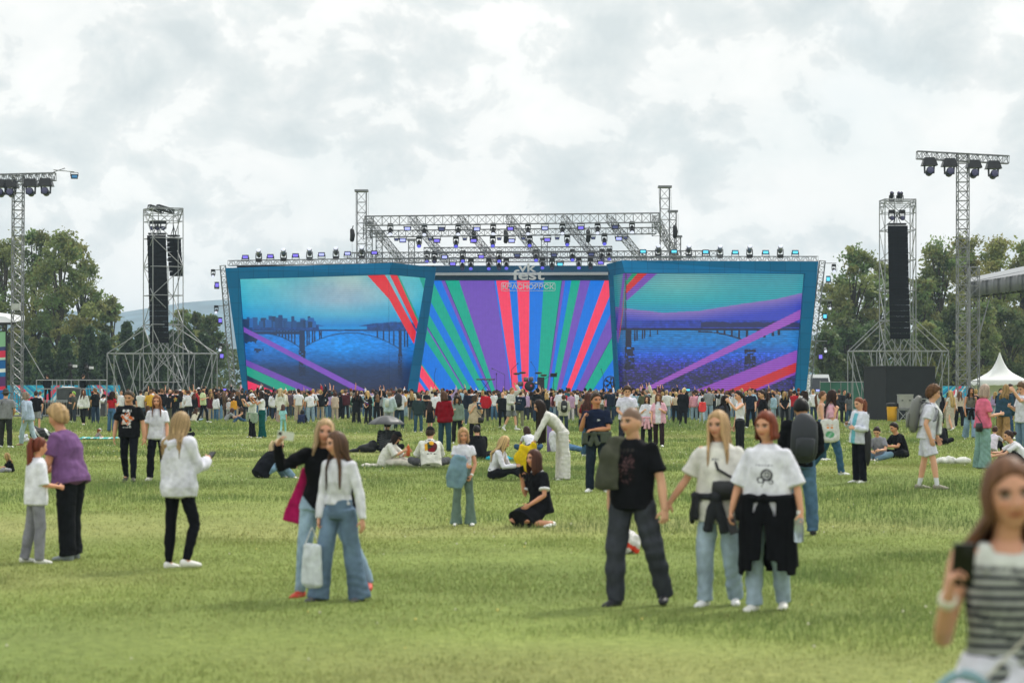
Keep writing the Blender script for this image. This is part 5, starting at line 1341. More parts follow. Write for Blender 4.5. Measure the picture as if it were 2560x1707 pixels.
def person(label, px, fy, top_y=None, h=None, yaw=0, sex="f", build=1.0, hair=("long", "5a3d28"), skin="d7a98e", top=("tee", "e4e4ea"), bot=("straight", "3c5878"), shoes="e6e6e4",
           po=PSTAND, lod=1, group=None, paint=None, botpaint=None, seed=None, Y=None, zoff=0.0, cap=None, extras=(), brows=None, single=False, beard=None, socks=None):
    x, Y = ground_xy(px, fy, Y); po = dict(po)
    jit = np.random.default_rng(int(px * 3 + fy)); q_ = jit.normal(0, 1, 12)
    if 'lean' not in po: po['lean'] = (q_[0] * 1.2, q_[1] * 2.2)
    if 'twist' not in po: po['twist'] = q_[2] * 6
    hd_ = po.get('head', (0, 4, 0)); po['head'] = (hd_[0] + q_[3] * 4, hd_[1] + q_[4] * 2, hd_[2] + q_[5] * 4)
    if lod: 
        for j_, k_ in enumerate(('aL', 'aR')): po[k_] = tuple(tuple(np.array(v) + jit.normal(0, .06, 3)) for v in po[k_])
    if h is None: h = (fy - top_y) / FPX * Y
    h = float(np.clip(h, .7, 1.93))
    s = h / 1.765; seed = int(abs(px * 7 + fy * 13)) if seed is None else seed
    g0 = np.random.default_rng(seed)
    A_, B_, shw, hipw = DIM[sex]; A_ = A_ * build; B_ = B_ * build; shw = shw * (1 + (build - 1) * .6)
    yawr = yaw * D2R
    hs = 1.085 * s * (1.0 if h > 1.5 else 1 + (1.5 - h) * .32)
    lean, ls_ = [a * D2R for a in po.get("lean", (0, 0))]; lean2 = po.get("lean2", 0) * D2R + lean
    d1 = unit(LFU(math.sin(ls_), math.sin(lean), math.cos(lean))); d2 = unit(LFU(math.sin(ls_) * 1.1, math.sin(lean2), math.cos(lean2))); dm = unit(d1 + d2)
    tw = po.get("twist", 0) * D2R
    left0 = LFU(1, 0, 0); left2 = rotz(left0, tw); left2 = unit(left2 - d2 * (left2 @ d2))
    # legs relative to the pelvis
    legs = {}
    for sd, sg_ in (("L", 1), ("R", -1)):
        t1, t2 = [unit(LFU(v[0] * sg_, v[1], v[2])) for v in po["l" + sd]]
        hip = left0 * hipw * s * sg_ + np.array([0, 0, -.01 * s]); kn = hip + t1 * .43 * s; an = kn + t2 * .42 * s
        fd = po.get("f" + sd); back = t2[2] < -.3 and (-t2[1]) < -.33
        fdir = unit(LFU(fd[0] * sg_, fd[1], fd[2])) if fd else unit(LFU(.22 * sg_, 1, -.75 if back else 0))
        legs[sd] = [hip, kn, an, fdir]
    if "ph" in po: ph = po["ph"] * s
    else: ph = max(-(l[2][2] + min(0, l[3][2]) * .13 * s) for l in legs.values()) + .072 * s
    pel = np.array([0, 0, ph])
    for l in legs.values():
        for i in range(3): l[i] = l[i] + pel
        l[2][2] = max(l[2][2], .05 * s); l[1][2] = max(l[1][2], .06 * s)
    def spine(t):
        t = t * s
        return pel + d1 * min(t, .10 * s) + dm * np.clip(t - .10 * s, 0, .14 * s) + d2 * max(t - .24 * s, 0)
    nb = spine(.525)
    hy, hp, hr = [a * D2R for a in po.get("head", (0, 4, 0))]
    hu = unit(d2 * .45 + np.array([0, 0, 1.0]) * .9)
    Hm = np.array(Matrix.Rotation(tw * .6 + hy, 3, "Z") @ Matrix.Rotation(hp + lean2 * .25, 3, "X") @ Matrix.Rotation(hr, 3, "Y"))     # local xyz axes of the head
    fwd = Hm @ LFU(0, 1, 0)
    hc = nb + hu * .145 * s * (hs / s) ** .6 + LFU(0, .018, 0) * s + fwd * .016 * s
    toH = lambda p: (Hm @ (np.asarray(p) * np.array([1, -1, 1.0])).T).T * hs + hc        # head (l,f,u) -> local
    arms = {}
    for sd, sg_ in (("L", 1), ("R", -1)):
        t1, t2 = [unit(rotz(LFU(v[0] * sg_, v[1], v[2]), tw)) for v in po["a" + sd]]
        sh = spine(.455) + left2 * shw * s * sg_; raise_ = max(0, t1[2] + .2); sh = sh + d2 * raise_ * .05 * s
        el = sh + t1 * .295 * s; wr = el + t2 * .25 * s
        hd = po.get("h" + sd); hdir = unit(LFU(hd[0] * sg_, hd[1], hd[2])) if hd else unit(t2 + LFU(-.05 * sg_, 0, -.05))
        pnv = po.get("n" + sd); pn = LFU(pnv[0] * sg_, pnv[1], pnv[2]) if pnv else LFU(-1 * sg_, -.15, -.2)
        if abs(unit(pn) @ hdir) > .85: pn = LFU(0, -.3, -1)
        pn = unit(pn - hdir * (pn @ hdir))
        arms[sd] = dict(sh=sh, el=el, wr=wr, hd=hdir, pn=pn, sg=sg_, grip=wr + hdir * .085 * s + pn * .03 * s)
    skinc = s2l(skin) * np.array([.97, .88, .82])
    n_r = 16 if lod == 0 else (12 if lod == 1 else 8)

    # ---------------- body
    body = G()
    dH, fH = head_shape(*((44, 34) if lod == 0 else (28, 22) if lod == 1 else (14, 10)))
    body.add(toH(head_points(dH)), fH)
    if lod < 2:
        for sg_ in (1, -1):
            ear = np.array([sg_ * .0765, -.008, -.010]); e_ = G().ball((0, 0, 0), (.010, .021, .033), 10, 8); Ve, Fe, _ = e_.arrays()
            Ve = Ve @ np.array(Matrix.Rotation(-sg_ * .35, 3, "Z")).T
            body.add(toH(Ve + ear), Fe)
    nr = (.058 if sex == "m" else .047 if sex == "f" else .044) * s * (1 + (build - 1) * .5)
    body.tube([spine(.46), nb, hc - hu * .06 * hs], [nr * 1.35, nr * 1.05, nr], n=n_r, cap=.3)
    tt = TORSO_T[1:]
    shr = .012 if top[0] in ("tank", "crop", "croptee", "croplong") else .024
    body.tube([spine(t) for t in tt], np.maximum(A_[1:] * s - shr, .035 * s), np.maximum(B_[1:] * s - shr, .035 * s), side=left0 * .5 + left2 * .5, n=n_r + 4, cap=.3)
    af = (1.0 if sex == "m" else .86) * (1 + (build - 1) * .8)
    sl_, fit, hem = TOPS[top[0]]
    for a in arms.values():
        sh, el, wr = a["sh"], a["el"], a["wr"]
        inn = sh + (spine(.44) - sh) * .45
        ct = 1.0 if top[0] in ('tank', 'crop') else .84
        body.tube([inn, sh], np.array([.042, .046]) * s * af * ct, n=n_r, cap=.4); body.ball(sh, .051 * s * af * ct, 12, 8)
        body.tube([sh + (el - sh) * .08, sh + (el - sh) * .35, sh + (el - sh) * .7, el, el + (wr - el) * .3, el + (wr - el) * .7, wr], np.array([.052 * ct, .048 * ct, .042, .038, .041, .034, .027]) * s * af, n=n_r, cap=.4)
        # hand
        hd, pn, wr = a["hd"], a["pn"], a["wr"]; sdv = np.cross(hd, pn) * (-a["sg"]); kk = s * (1.0 if sex == "m" else .92)
        curl = po.get("c" + ("L" if a["sg"] > 0 else "R"), .32)
        body.tube([wr - hd * .01 * kk, wr + hd * .03 * kk, wr + hd * .075 * kk], np.array([.027, .036, .039]) * kk, np.array([.020, .017, .013]) * kk, side=sdv, n=10 if lod < 2 else 6, cap=.4)
        if lod < 2:
            rf = .0088 if lod == 0 else .0098
            for off, ln, bs in ((.031, .070, .078), (.0105, .080, .082), (-.0105, .074, .079), (-.030, .058, .072)):
                p = wr + hd * bs * kk + sdv * off * kk; pts_ = [p - hd * .02 * kk, p]; an_ = 0
                for j, (fr_, bend) in enumerate(((.44, .75), (.31, 1.05), (.25, .7))):
                    an_ += bend * curl * 1.25; p = p + (hd * math.cos(an_) + pn * math.sin(an_) + sdv * off * .9 * (1 - curl)) * ln * fr_ * kk; pts_.append(p)
                body.tube(pts_, np.array([rf, rf, rf * .97, rf * .88, rf * .7]) * kk, n=7, cap=.7)
            p = wr + hd * .018 * kk + sdv * .026 * kk
            t1 = unit(hd * .62 + sdv * .72 + pn * (.15 + .4 * curl)); t2 = unit(hd * .85 + sdv * .25 + pn * (.1 + .7 * curl))
            body.tube([p - t1 * .012 * kk, p + t1 * .022 * kk, p + t1 * .045 * kk, p + t1 * .045 * kk + t2 * .028 * kk], np.array([.0125, .0125, .0105, .0075]) * kk, n=7, cap=.7)
        else:
            body.tube([wr + hd * .07 * kk, wr + hd * (.11) * kk + pn * .01 * kk, wr + hd * .14 * kk + pn * .03 * kk], np.array([.034, .032, .022]) * kk, np.array([.012, .011, .009]) * kk, side=sdv, n=6, cap=.4)
    lf = (1.0 if sex == "m" else .95) * (1 + (build - 1) * .7)
    bare = bot[0] in ("shorts", "skirt", "dress", "longskirt")
    for hip, kn, an, fdir in legs.values():
        body.tube([hip + np.array([0, 0, .02 * s]), hip + (kn - hip) * .5, kn, kn + (an - kn) * .32, kn + (an - kn) * .7, an], np.array([.078, .066, .050, .053, .040, .034]) * s * lf * (1 if bare else .86), n=n_r, cap=.2)
        body.tube([an, an + fdir * .05 * s + np.array([0, 0, -.02 * s])], [.034 * s, .03 * s], n=8, cap=.3)
    browc = s2l(brows if brows else hair[1]) * .55 if hair[0] != "bald" else skinc * .4
    lipc = skinc * np.array([.80, .42, .44]); 
    def paint_skin(V, F):
        C = np.tile(skinc, (len(V), 1)) * (1 + .05 * np.sin(V[:, :1] * 31 + V[:, 2:] * 23))
        q_ = ((np.linalg.inv(Hm) @ ((V - hc) / hs).T).T) * np.array([1, -1, 1.0])
        l, f, u = q_.T; al = np.abs(l); fr = (f > .045) & (np.abs(u) < .13)
        def put(m_, c_, k_=1.0):
            m_ = np.clip(m_, 0, 1)[:, None] * k_; C[:] = C * (1 - m_) + np.asarray(c_) * m_
        ck = np.exp(-((al - .040) / .020) ** 2 - ((u + .028) / .020) ** 2) * fr
        put(ck * .45, skinc * np.array([1.05, .74, .70]))
        put(np.exp(-(l / .013) ** 2 - ((u + .032) / .014) ** 2) * fr * .3, skinc * np.array([1.0, .76, .70]))
        sock = np.exp(-((al - .031) / .020) ** 2 - ((u - .006) / .013) ** 2) * fr
        put(sock * .55, skinc * np.array([.62, .50, .46]))  # shade of the eye sockets, painted into the skin colour
        put((1.25 - np.hypot((al - .033) / .020, (u - .0255 + np.abs(al - .033) * .12) / .0066)) * 3 * fr, browc)
        if lod < 2:
            ew = np.hypot((al - .0315) / .0140, (u - .004) / .0062)
            put((1.15 - ew) * 3 * fr, (.42, .40, .38)); put((1.2 - np.hypot((al - .0315) / .0068, (u - .004) / .0068)) * 3 * fr, (.02, .016, .012))
            put((1.2 - np.hypot((al - .0315) / .0165, (u - .0115) / .0035)) * 2.5 * fr, (.025, .018, .014))
        put((1.2 - np.hypot(l / .027, (u + .054 - (al / .027) ** 2 * .004) / .0085)) * 2.5 * fr, lipc)
        put((1.1 - np.hypot(l / .023, (u + .0535) / .0016)) * 2.0 * fr, lipc * .35)
        if beard:
            bm_ = np.clip((-.030 - u) / .012, 0, 1) * (f > -.02) * (u > -.14) * (1 - np.clip(1.5 - np.hypot(l / .026, (u + .054) / .012), 0, 1))
            put(bm_ * (np.linalg.norm(q_, axis=1) < .15), s2l(beard))
        if hair[0] == "buzz":
            put(np.clip((u - .038 + .5 * np.clip(-f + .06, 0, .14)) / .012, 0, 1) * .85 * (u > -.06), s2l(hair[1]))
        if socks:
            for hip, kn, an, fdir in legs.values():
                put(((V[:, 2] < an[2] + .13 * s) & (np.linalg.norm(V - an, axis=1) < .2 * s)).astype(float), s2l(socks))
        return V, C
    root = None
    zg = float(gz(x, Y)) - .022 + zoff
    rootloc = np.array([x, Y, zg])

    # ---------------- clothes
    topg = G(); tc_ = s2l(top[1])
    st_t = np.unique(np.concatenate([[hem], TORSO_T[TORSO_T > hem + .02]]))
    if hem < -.12: st_t = np.unique(np.concatenate([st_t, [-.10]]))
    aa = np.interp(st_t, TORSO_T, A_) * s + fit * s; bb = np.interp(st_t, TORSO_T, B_) * s + fit * s
    aa[-1] = .058 * s + fit * .5 + (.018 if top[0] in ("tank", "crop") else .008); bb[-1] = .056 * s + fit * .5 + .006
    if top[0] in ("overtee", "hoodie", "sweater", "jacket", "longtee", "tee"):
        loose = np.interp(st_t, [-.16, .0, .17, .35], [.012, .014, .020, 0]) * s; loose = loose * (2.2 if sex == "f" and top[0] != "tee" else 1.3)
        aa = aa + loose; bb = bb + loose * .8
    if top[0] == "hoodie" or top[0] == "sweater": aa[0] *= .93; bb[0] *= .93
    pts_ = [spine(t) for t in st_t]
    if "ph" in po: 
        for p in pts_: p[2] = max(p[2], .07 * s)
    if top[0] in ("tank", "crop"):
        k_ = len(pts_) - 1
        topg.tube(pts_[:k_], aa[:k_] - .004, bb[:k_] - .002, side=left0 * .5 + left2 * .5, n=n_r + 6, cap=.12)
        for sg_ in (1, -1):
            topg.tube([spine(.44) + left2 * sg_ * .085 * s + unit(np.cross(left2, d2)) * q2 * s for q2 in (.095, .05, -.06, -.085)], [.022 * s] * 4, [.012 * s] * 4, side=left2, n=8, cap=.3) if False else topg.tube([spine(.41) + left2 * sg_ * .085 * s, spine(.50) + left2 * sg_ * .072 * s], [.024 * s, .024 * s], [.10 * s, .065 * s], side=left2, n=10, cap=.2)
    else:
        topg.tube(pts_, aa, bb, side=left0 * .5 + left2 * .5, n=n_r + 6, cap=.12)
    if sl_:
        for a in arms.values():
            sh, el, wr = a["sh"], a["el"], a["wr"]; inn = sh + (spine(.44) - sh) * .5
            fr_ = fit * (1.0 if fit < .03 else .85)
            if sl_ > 2:
                pth = [inn, sh, sh + (el - sh) * .5, el, el + (wr - el) * .5, wr - (wr - el) * .04]; rad = (np.array([.052, .060, .055, .047, .043, .034]) * af + fr_ * .9) * s
                if top[0] in ("hoodie", "sweater"): rad[4] += .010 * s; rad[5] -= .008 * s; rad[3] += .006 * s
            else:
                e = sl_; pth = [inn, sh, sh + (el - sh) * e * .55, sh + (el - sh) * e]; rad = np.array([.044 + fit * .35, .052 + fit * .45, .055 + fit * .8, .054 + fit * 1.2]) * af * s; pth[1] = pth[1] - d2 * fit * .5 * s; pth[0] = pth[0] - d2 * fit * .6 * s
            topg.tube(pth[:2], rad[:2] * [.92, .96], n=n_r, cap=.3); topg.ball(pth[1], rad[1], 12, 8); pth[1] = pth[1] + (pth[2] - pth[1]) * .1; topg.tube(pth[1:], rad[1:], n=n_r, cap=.15)
    bk = unit(np.cross(d2, left2)); bk = bk if bk[1] > 0 else -bk
    if top[0] == "hoodie":
        c = spine(.49) + bk * .085 * s
        topg.tube([c + left2 * .10 * s - bk * .05 * s, c + left2 * .06 * s + bk * .02 * s - d2 * .03 * s, c + bk * .035 * s - d2 * .055 * s, c - left2 * .06 * s + bk * .02 * s - d2 * .03 * s, c - left2 * .10 * s - bk * .05 * s], np.array([.035, .05, .058, .05, .035]) * s, n=10)
    chest = spine(.30)
    Cm = np.stack([left2, -bk, d2], 1)          # chest frame (left, forward, up)
    def paint_top(V, F):
        N_ = vnormals(V, F)
        if lod < 2 and top[0] not in ("tank", "crop"): V = folds(V, N_, (.0065 if fit < .025 else .008) * s, seed + 1, 1.3, 1.0 if fit < .025 else .6)
        if lod == 0: V = folds(V, N_, (.0045 if fit < .025 else .002) * s, seed + 3, 1.0, 2.0)
        C = np.tile(tc_, (len(V), 1)) * (1 + .06 * np.sin(V[:, :1] * 17 + V[:, 2:] * 9 + seed))
        if paint:
            q_ = ((V - chest) @ Cm) / s; nn = N_ @ Cm
            C = paint(q_, nn, C)
        return V, C
    botg = None; bc_ = s2l(bot[1]); denim = bot[0] in ("straight", "wide", "flare", "slim") and bot[1][:2] != bot[1][4:6] and int(bot[1][4:6], 16) > int(bot[1][:2], 16) + 12
    botg = G(); spec = BOTS[bot[0]]
    wt = .12 if top[0] in ("croptee", "croplong", "crop", "tank", "dress") else .06
    wst = np.array([t for t in (-.07, -.02, .05, .09, wt) if t <= wt]); wst = np.unique(wst)
    wpt = [spine(t) for t in wst]
    if "ph" in po: 
        for p in wpt: p[2] = max(p[2], .075 * s)
    botg.tube(wpt, np.interp(wst, TORSO_T, A_) * s + .010 * s, np.interp(wst, TORSO_T, B_) * s + .008 * s, side=left0, n=n_r + 6, cap=.15)
    if spec:
        rad, ln = spec
        for sg_, (hip, kn, an, fdir) in zip((1, -1), legs.values()):
            r_ = np.array(rad) * s * (1 + (build - 1) * .8) * (1.0 if sex != "c" else .88)
            if bot[0] == "shorts":
                botg.tube([hip + np.array([0, 0, .03 * s]), hip + (kn - hip) * .4, hip + (kn - hip) * (ln * 1.45)], [r_[0], r_[1], r_[3]], n=n_r, cap=.1)
            else:
                e = kn + (an - kn) * ln
                botg.tube([hip + np.array([0, 0, .03 * s]), hip + (kn - hip) * .5, kn, kn + (e - kn) * .45, kn + (e - kn) * .8, e], [r_[0], (r_[0] + r_[1]) / 2, r_[1], r_[2], (r_[2] + r_[3]) / 2, r_[3]], n=n_r, cap=.08)
    else:
        kn = (legs["L"][1] + legs["R"][1]) / 2; an = (legs["L"][2] + legs["R"][2]) / 2
        pth = [spine(.03), pel + (kn - pel) * .5, pel + (kn - pel) * (.95 if bot[0] != "longskirt" else 1.0)]; rad = np.array([.175, .21, .25]) * s
        if bot[0] == "longskirt" : pth += [kn + (an - kn) * .5, an]; rad = np.array([.175, .20, .20, .19, .20]) * s
        botg.tube(pth, rad, rad * .72, side=left0, n=n_r + 8, cap=.05)
    def paint_bot(V, F):
        N_ = vnormals(V, F)
        if lod < 2: V = folds(V, N_, (.008 if bot[0] in ("wide", "flare", "baggy", "skirt", "longskirt", "straight") else .0045) * s, seed + 2, .8 if bot[0] != "skirt" else .25)
        if lod == 0: V = folds(V, N_, .0045 * s, seed + 5, 1.2, 1.8)
        if "ph" in po: V[:, 2] = np.maximum(V[:, 2], .004)
        C = np.tile(bc_, (len(V), 1)) * (1 + .06 * np.sin(V[:, :1] * 13 + V[:, 2:] * 11 + seed))
        if denim:      # worn paler along the front of the thighs
            for hip, kn, an, fdir in legs.values():
                m_ = hip + (kn - hip) * .55; w_ = np.exp(-(np.linalg.norm((V - m_) * np.array([1.3, 1, .45]), axis=1) / (.12 * s)) ** 2)
                C = C * (1 + .45 * w_[:, None])
        if botpaint: C = botpaint(V / s, N_, C)
        return V, C

    # ---------------- shoes, as their own shapes
    shoe_parts = []
    for sg_, (hip, kn, an, fdir) in zip((1, -1), legs.values()):
        if shoes is None: break
        up = np.array([0, 0, 1.0]); sdv = unit(np.cross(fdir, up)); nu_ = unit(np.cross(sdv, fdir))
        b_ = an - nu_ * .035 * s; kk = s * (1 if sex == "m" else .92)
        sg2 = G(); pth = [b_ - fdir * .055 * kk + nu_ * .012 * kk, b_ - fdir * .01 * kk + nu_ * .014 * kk, b_ + fdir * .07 * kk + nu_ * .002 * kk, b_ + fdir * .13 * kk - nu_ * .006 * kk, b_ + fdir * .185 * kk - nu_ * .012 * kk]
        sg2.tube(pth, np.array([.034, .038, .042, .045, .032]) * kk, np.array([.048, .052, .042, .034, .024]) * kk, side=sdv, n=12 if lod < 2 else 6, cap=.5)
        V_, F_, C_ = sg2.arrays(); hh_ = (V_ - b_) @ nu_; lo = -.036 * kk
        V_ = V_ + np.outer(np.maximum(0, lo - hh_), nu_); V_[:, 2] = np.maximum(V_[:, 2], 0.004)
        col = np.tile(s2l(shoes), (len(V_), 1)); sole = ((V_ - b_) @ nu_) < -.024 * kk; col[sole] = s2l("d8d6d0" if seed % 3 else "2a2a2a")
        shoe_parts.append((V_, F_, col))

    # ---------------- hair
    hairg = G(); style = hair[0]; hcol = s2l(hair[1]) * .88; opt = hair[2] if len(hair) > 2 else {}
    if style not in ("bald", "buzz"):
        th_ = {"short": .016, "crop": .011, "long": .009, "bob": .012, "pony": .009, "bun": .010, "fluffy": .030, "curly": .036, "messy": .026}.get(style, .014)
        nuv = (40, 30) if lod == 0 else (26, 20) if lod == 1 else (12, 9)
        d, F = head_shape(*nuv)
        l, f, u = skull(d); base = np.stack([l, f, u], 1); az = np.abs(np.arctan2(d[:, 0], d[:, 1]))
        fringe = opt.get("fringe", 0)
        thr = np.interp(az, [0, .5, .9, 1.25, 1.55, 2.0, PI], [.62 - .42 * fringe, .58 - .36 * fringe, .46 - .2 * fringe, .18, -.10 if style in ("short", "crop", "fluffy", "messy") else -.25, -.50, -.62])
        if style in ("bob", "long", "curly"): thr = np.interp(az, [0, .35, .8, 1.15, 1.5, PI], [.60 - .40 * fringe, .56 - .38 * fringe, .36 - .25 * fringe, -.05, -.6, -.75])
        mk_ = np.clip((thr - d[:, 2]) / .10 + .5, 0, 1)
        nz_ = 1 + (.10 if style in ("fluffy", "curly", "messy") else .035) * (np.sin(d @ np.array([13, 7, 9.]) + seed) + np.sin(d @ np.array([-8, 15, 11.]) + seed * 2))
        tk_ = th_ * nz_ * (1 + .3 * np.clip(d[:, 2], 0, 1))
        nrm = base / np.array([.0765, .095, .116]) ** 2; nrm /= np.linalg.norm(nrm, axis=1, keepdims=True)
        hv = base + nrm * (tk_ * (1 - mk_) - .016 * mk_)[:, None]
        tint = 1 + .34 * np.sin(np.arctan2(d[:, 0], d[:, 1]) * 23 + seed) * np.sin(np.arctan2(d[:, 0], d[:, 1]) * 9 + 1)
        hairg.add(toH(hv), F, hcol[None] * tint[:, None])
        rs = np.random.default_rng(seed + 9)
        def lock(pts_, ra, rb, tint_, n=6): hairg.tube(pts_, ra, rb, side=unit(np.cross(np.array(pts_[-1]) - np.array(pts_[0]), np.array(pts_[len(pts_) // 2]) - hc)), n=n, cap=.5, col=hcol * tint_)
        dn = np.array([0, 0, -1.0])
        if style in ("long", "bob", "curly"):
            Ln = opt.get("len", .30 if style == "long" else (.04 if style == "bob" else .16)) * hs
            nl_ = {0: 60, 1: 26, 2: 9}[lod]
            azs = np.linspace(opt.get("az0", .95), PI, nl_); 
            for sgn in (1, -1):
                for a_ in azs:
                    a_ = a_ + rs.normal(0, .05); e = lambda el, k_: np.array([math.sin(a_) * sgn * math.cos(el) * .0765 * k_, math.cos(a_) * math.cos(el) * .095 * k_, math.sin(el) * .116 * k_])
                    p = [toH(e(1.25, 1.06)), toH(e(.7, 1.085)), toH(e(.05, 1.10)), toH(e(-.45, 1.17) * np.array([1, 1, 1]))]
                    c_ = p[-1]; front = a_ < opt.get("front", 1.75)
                    segs = 4
                    off0 = c_ - hc; off0 = off0 * np.array([1, 1, 0]); offd = unit(off0) if np.linalg.norm(off0) > .01 else LFU(0, -1, 0)
                    hang = unit(dn * .8 - d2 * .5 + opt.get("wind", 0) * np.array([1., 0, 0])) if not opt.get("drop") else dn
                    L_ = Ln * (.86 + .22 * rs.random())
                    for j in range(1, segs + 1):
                        t_ = j / segs; pt = c_ + hang * L_ * t_
                        if style == "bob": pt = pt - offd * .012 * t_ * hs + offd * .012 * hs * math.sin(t_ * 3)
                        elif not opt.get("drop"):
                            low = np.clip((nb[2] + .05 * s - pt[2]) / (.10 * s), 0, 1)
                            want = (-bk * (.105 if sex != "f" else .118) * s * build + left2 * sgn * .085 * s) if front else (bk * (.110 + .012 * rs.random()) * s * build + left2 * sgn * np.clip(PI - a_, 0, 1.3) * .10 * s)
                            ax = spine(.36); tgt = np.array([ax[0] + want[0], ax[1] + want[1], pt[2]])
                            if d2[2] > .7: pt = pt * (1 - low) + tgt * low
                        if style == "curly": pt = pt + rs.normal(0, .012, 3)
                        p.append(pt)
                    w_ = .0165 if lod == 0 else .026 if lod == 1 else .05
                    w_ *= hs; ra = np.array([.5, .9, 1, 1, 1, 1, .85, .45]) * w_; rb = np.array([.3, .45, .5, .55, .55, .5, .45, .25]) * w_
                    lock(p, ra, rb, .50 + .95 * rs.random() ** 1.3, 5 if lod else 6)
        if style == "pony" or style == "bun":
            zb = opt.get("high", .25); b0 = toH(np.array([0, -.098 * math.cos(zb), .112 * math.sin(zb)])); out_ = Hm @ LFU(0, -1, .1)
            if style == "bun": hairg.ball(b0 + out_ * .035 * hs, np.array([.045, .042, .045]) * hs, 12, 9, col=hcol)
            else:
                Ln = opt.get("len", .34) * hs
                for j in range({0: 12, 1: 7, 2: 3}[lod]):
                    o_ = rs.normal(0, .011, 3) * hs
                    lock([b0 - out_ * .02 * hs, b0 + out_ * .045 * hs + np.array([0, 0, .01]) * hs, b0 + out_ * .065 * hs + dn * .07 * hs + o_, b0 + out_ * .05 * hs + dn * Ln * .55 + o_ * 1.6, b0 + out_ * .035 * hs + dn * Ln + o_ * 1.2], np.array([.014, .022, .026, .023, .008]) * hs, np.array([.014, .018, .02, .018, .006]) * hs, .75 + .5 * rs.random())
        if style == "braid":
            b0 = toH(np.array([0, -.09, -.03])); out_ = Hm @ LFU(0, -1, 0)
            for j in range(9): hairg.ball(b0 + out_ * (.035 + .02 * math.sin(j)) * hs + dn * .042 * j * hs, np.array([.024, .022, .028]) * hs * (1 - .04 * j), 8, 6, col=hcol * (.8 + .3 * (j % 2)))
        if style in ("short", "crop", "fluffy", "messy", "curly") and lod < 2:
            for j in range(70 if lod == 0 else 34):      # tufts
                v = unit(rs.normal(size=3) * [1, 1, .8] + [0, -.25, .55]); l1, f1, u1 = skull(v[None])
                b0 = np.array([l1[0], f1[0], u1[0]]); a1 = abs(math.atan2(v[0], v[1]))
                if v[2] < np.interp(a1, [0, .9, 1.3, PI], [.66 - .3 * fringe, .5, .15, -.35]): continue
                sw = np.array([rs.normal(0, .5), .55 + rs.normal(0, .4), -.25]) * (.022 if style != "fluffy" else .034)
                hairg.tube([toH(b0 * 1.02), toH(b0 * (1.06 + th_ * 5) + sw * .5), toH(b0 * (1.06 + th_ * 5) + sw * 1.1)], np.array([.015, .012, .004]) * hs, np.array([.009, .008, .003]) * hs, n=5, cap=.4, col=hcol * (.75 + .5 * rs.random()))
    capg = None
    if cap:
        capg = G(); cc_ = s2l(cap[1]); kind = cap[0]
        d, F = head_shape(22, 16); l, f, u = skull(d); base = np.stack([l, f, u], 1); m_ = np.clip((.30 - d[:, 2]) / .1, 0, 1)
        V_ = base * (1.17 - .33 * m_)[:, None] + np.array([0, 0, .008])
        capg.add(toH(V_), F, cc_)
        a = np.linspace(-1.0, 1.0, 11) if kind == "cap" else np.linspace(-PI, PI, 25)
        r0 = np.stack([np.sin(a) * .090, np.cos(a) * .108, np.full(len(a), .040)], 1); r1 = np.stack([np.sin(a) * (.084 if kind == "cap" else .145), np.cos(a) * (.108 if kind == "cap" else .16) + (.062 * np.cos(a * .9) if kind == "cap" else 0), np.full(len(a), .018 if kind == "cap" else .012)], 1)
        if kind == "back": r0[:, 1] *= -1; r1[:, 1] *= -1
        VV = np.concatenate([r0, r1, r0 - [0, 0, .006], r1 - [0, 0, .006]]); n_ = len(a); i = np.arange(n_ - 1)
        capg.add(toH(VV), [np.concatenate([np.stack([i, i + 1, i + 1 + n_, i + n_], 1), np.stack([i + 2 * n_, i + 3 * n_, i + 1 + 3 * n_, i + 1 + 2 * n_], 1), np.stack([i + n_, i + 1 + n_, i + 1 + 3 * n_, i + 3 * n_], 1)])], cc_)

    info = dict(s=s, hs=hs, hc=hc, Hm=Hm, toH=toH, arms=arms, legs=legs, spine=spine, left=left2, bk=bk, d2=d2, pel=pel, loc=rootloc, yaw=yawr, Cm=Cm, chest=chest, A=A_ * s, B=B_ * s, h=h, fit=fit)
    info["W"] = lambda p: rotz(np.asarray(p, float), yawr) + rootloc
    nm = "person"
    if single:       # far away: one mesh, coloured by its own surface
        al_ = G()
        V, F, _ = body.arrays(); V, C = paint_skin(V, F); al_.add(V, F, C)
        V, F, _ = topg.arrays(); V, C = paint_top(V, F); al_.add(V, F, C)
        V, F, _ = botg.arrays(); V, C = paint_bot(V, F); al_.add(V, F, C)
        for V, F, C in shoe_parts: al_.add(V, F, C)
        for gg_ in (hairg, capg):
            if gg_ and gg_.n: V, F, C = gg_.arrays(); al_.add(V, F, C)
        for fn_ in extras: fn_(info, al_)
        info["mesh"] = al_
        if single == "raw": return info
        V, F, C = al_.arrays()
        o = link(nm, mk_mesh("person", V, F, C, True), FABRIC, None, rootloc); o.rotation_euler = (0, 0, yawr)
        tag(o, label, "person", group); info["root"] = o
        return info
    root = empty(nm, rootloc, yawr); tag(root, label, "person", group); info["root"] = root
    vb, vc = {0: (.0058, .0085), 1: (.0105, .014), 2: (.02, .022)}[lod]
    job("body", body, vb, SKIN, root, paint_skin)
    tn_ = {"tee": "t_shirt", "overtee": "t_shirt", "croptee": "crop_top", "long": "long_sleeve_top", "croplong": "crop_top", "hoodie": "hoodie", "jacket": "jacket", "sweater": "sweater", "tank": "tank_top", "coat": "coat", "dress": "dress", "longtee": "t_shirt", "crop": "crop_top"}[top[0]]
    job(tn_, topg, vc, FABRIC, root, paint_top)
    job({"shorts": "shorts", "skirt": "skirt", "longskirt": "skirt", "dress": "dress_skirt", "leggings": "leggings"}.get(bot[0], "jeans" if denim else "trousers"), botg, vc, FABRIC, root, paint_bot)
    for V, F, C in shoe_parts: link("shoe", mk_mesh("shoe", V, F, C, True), LEATHER, root)
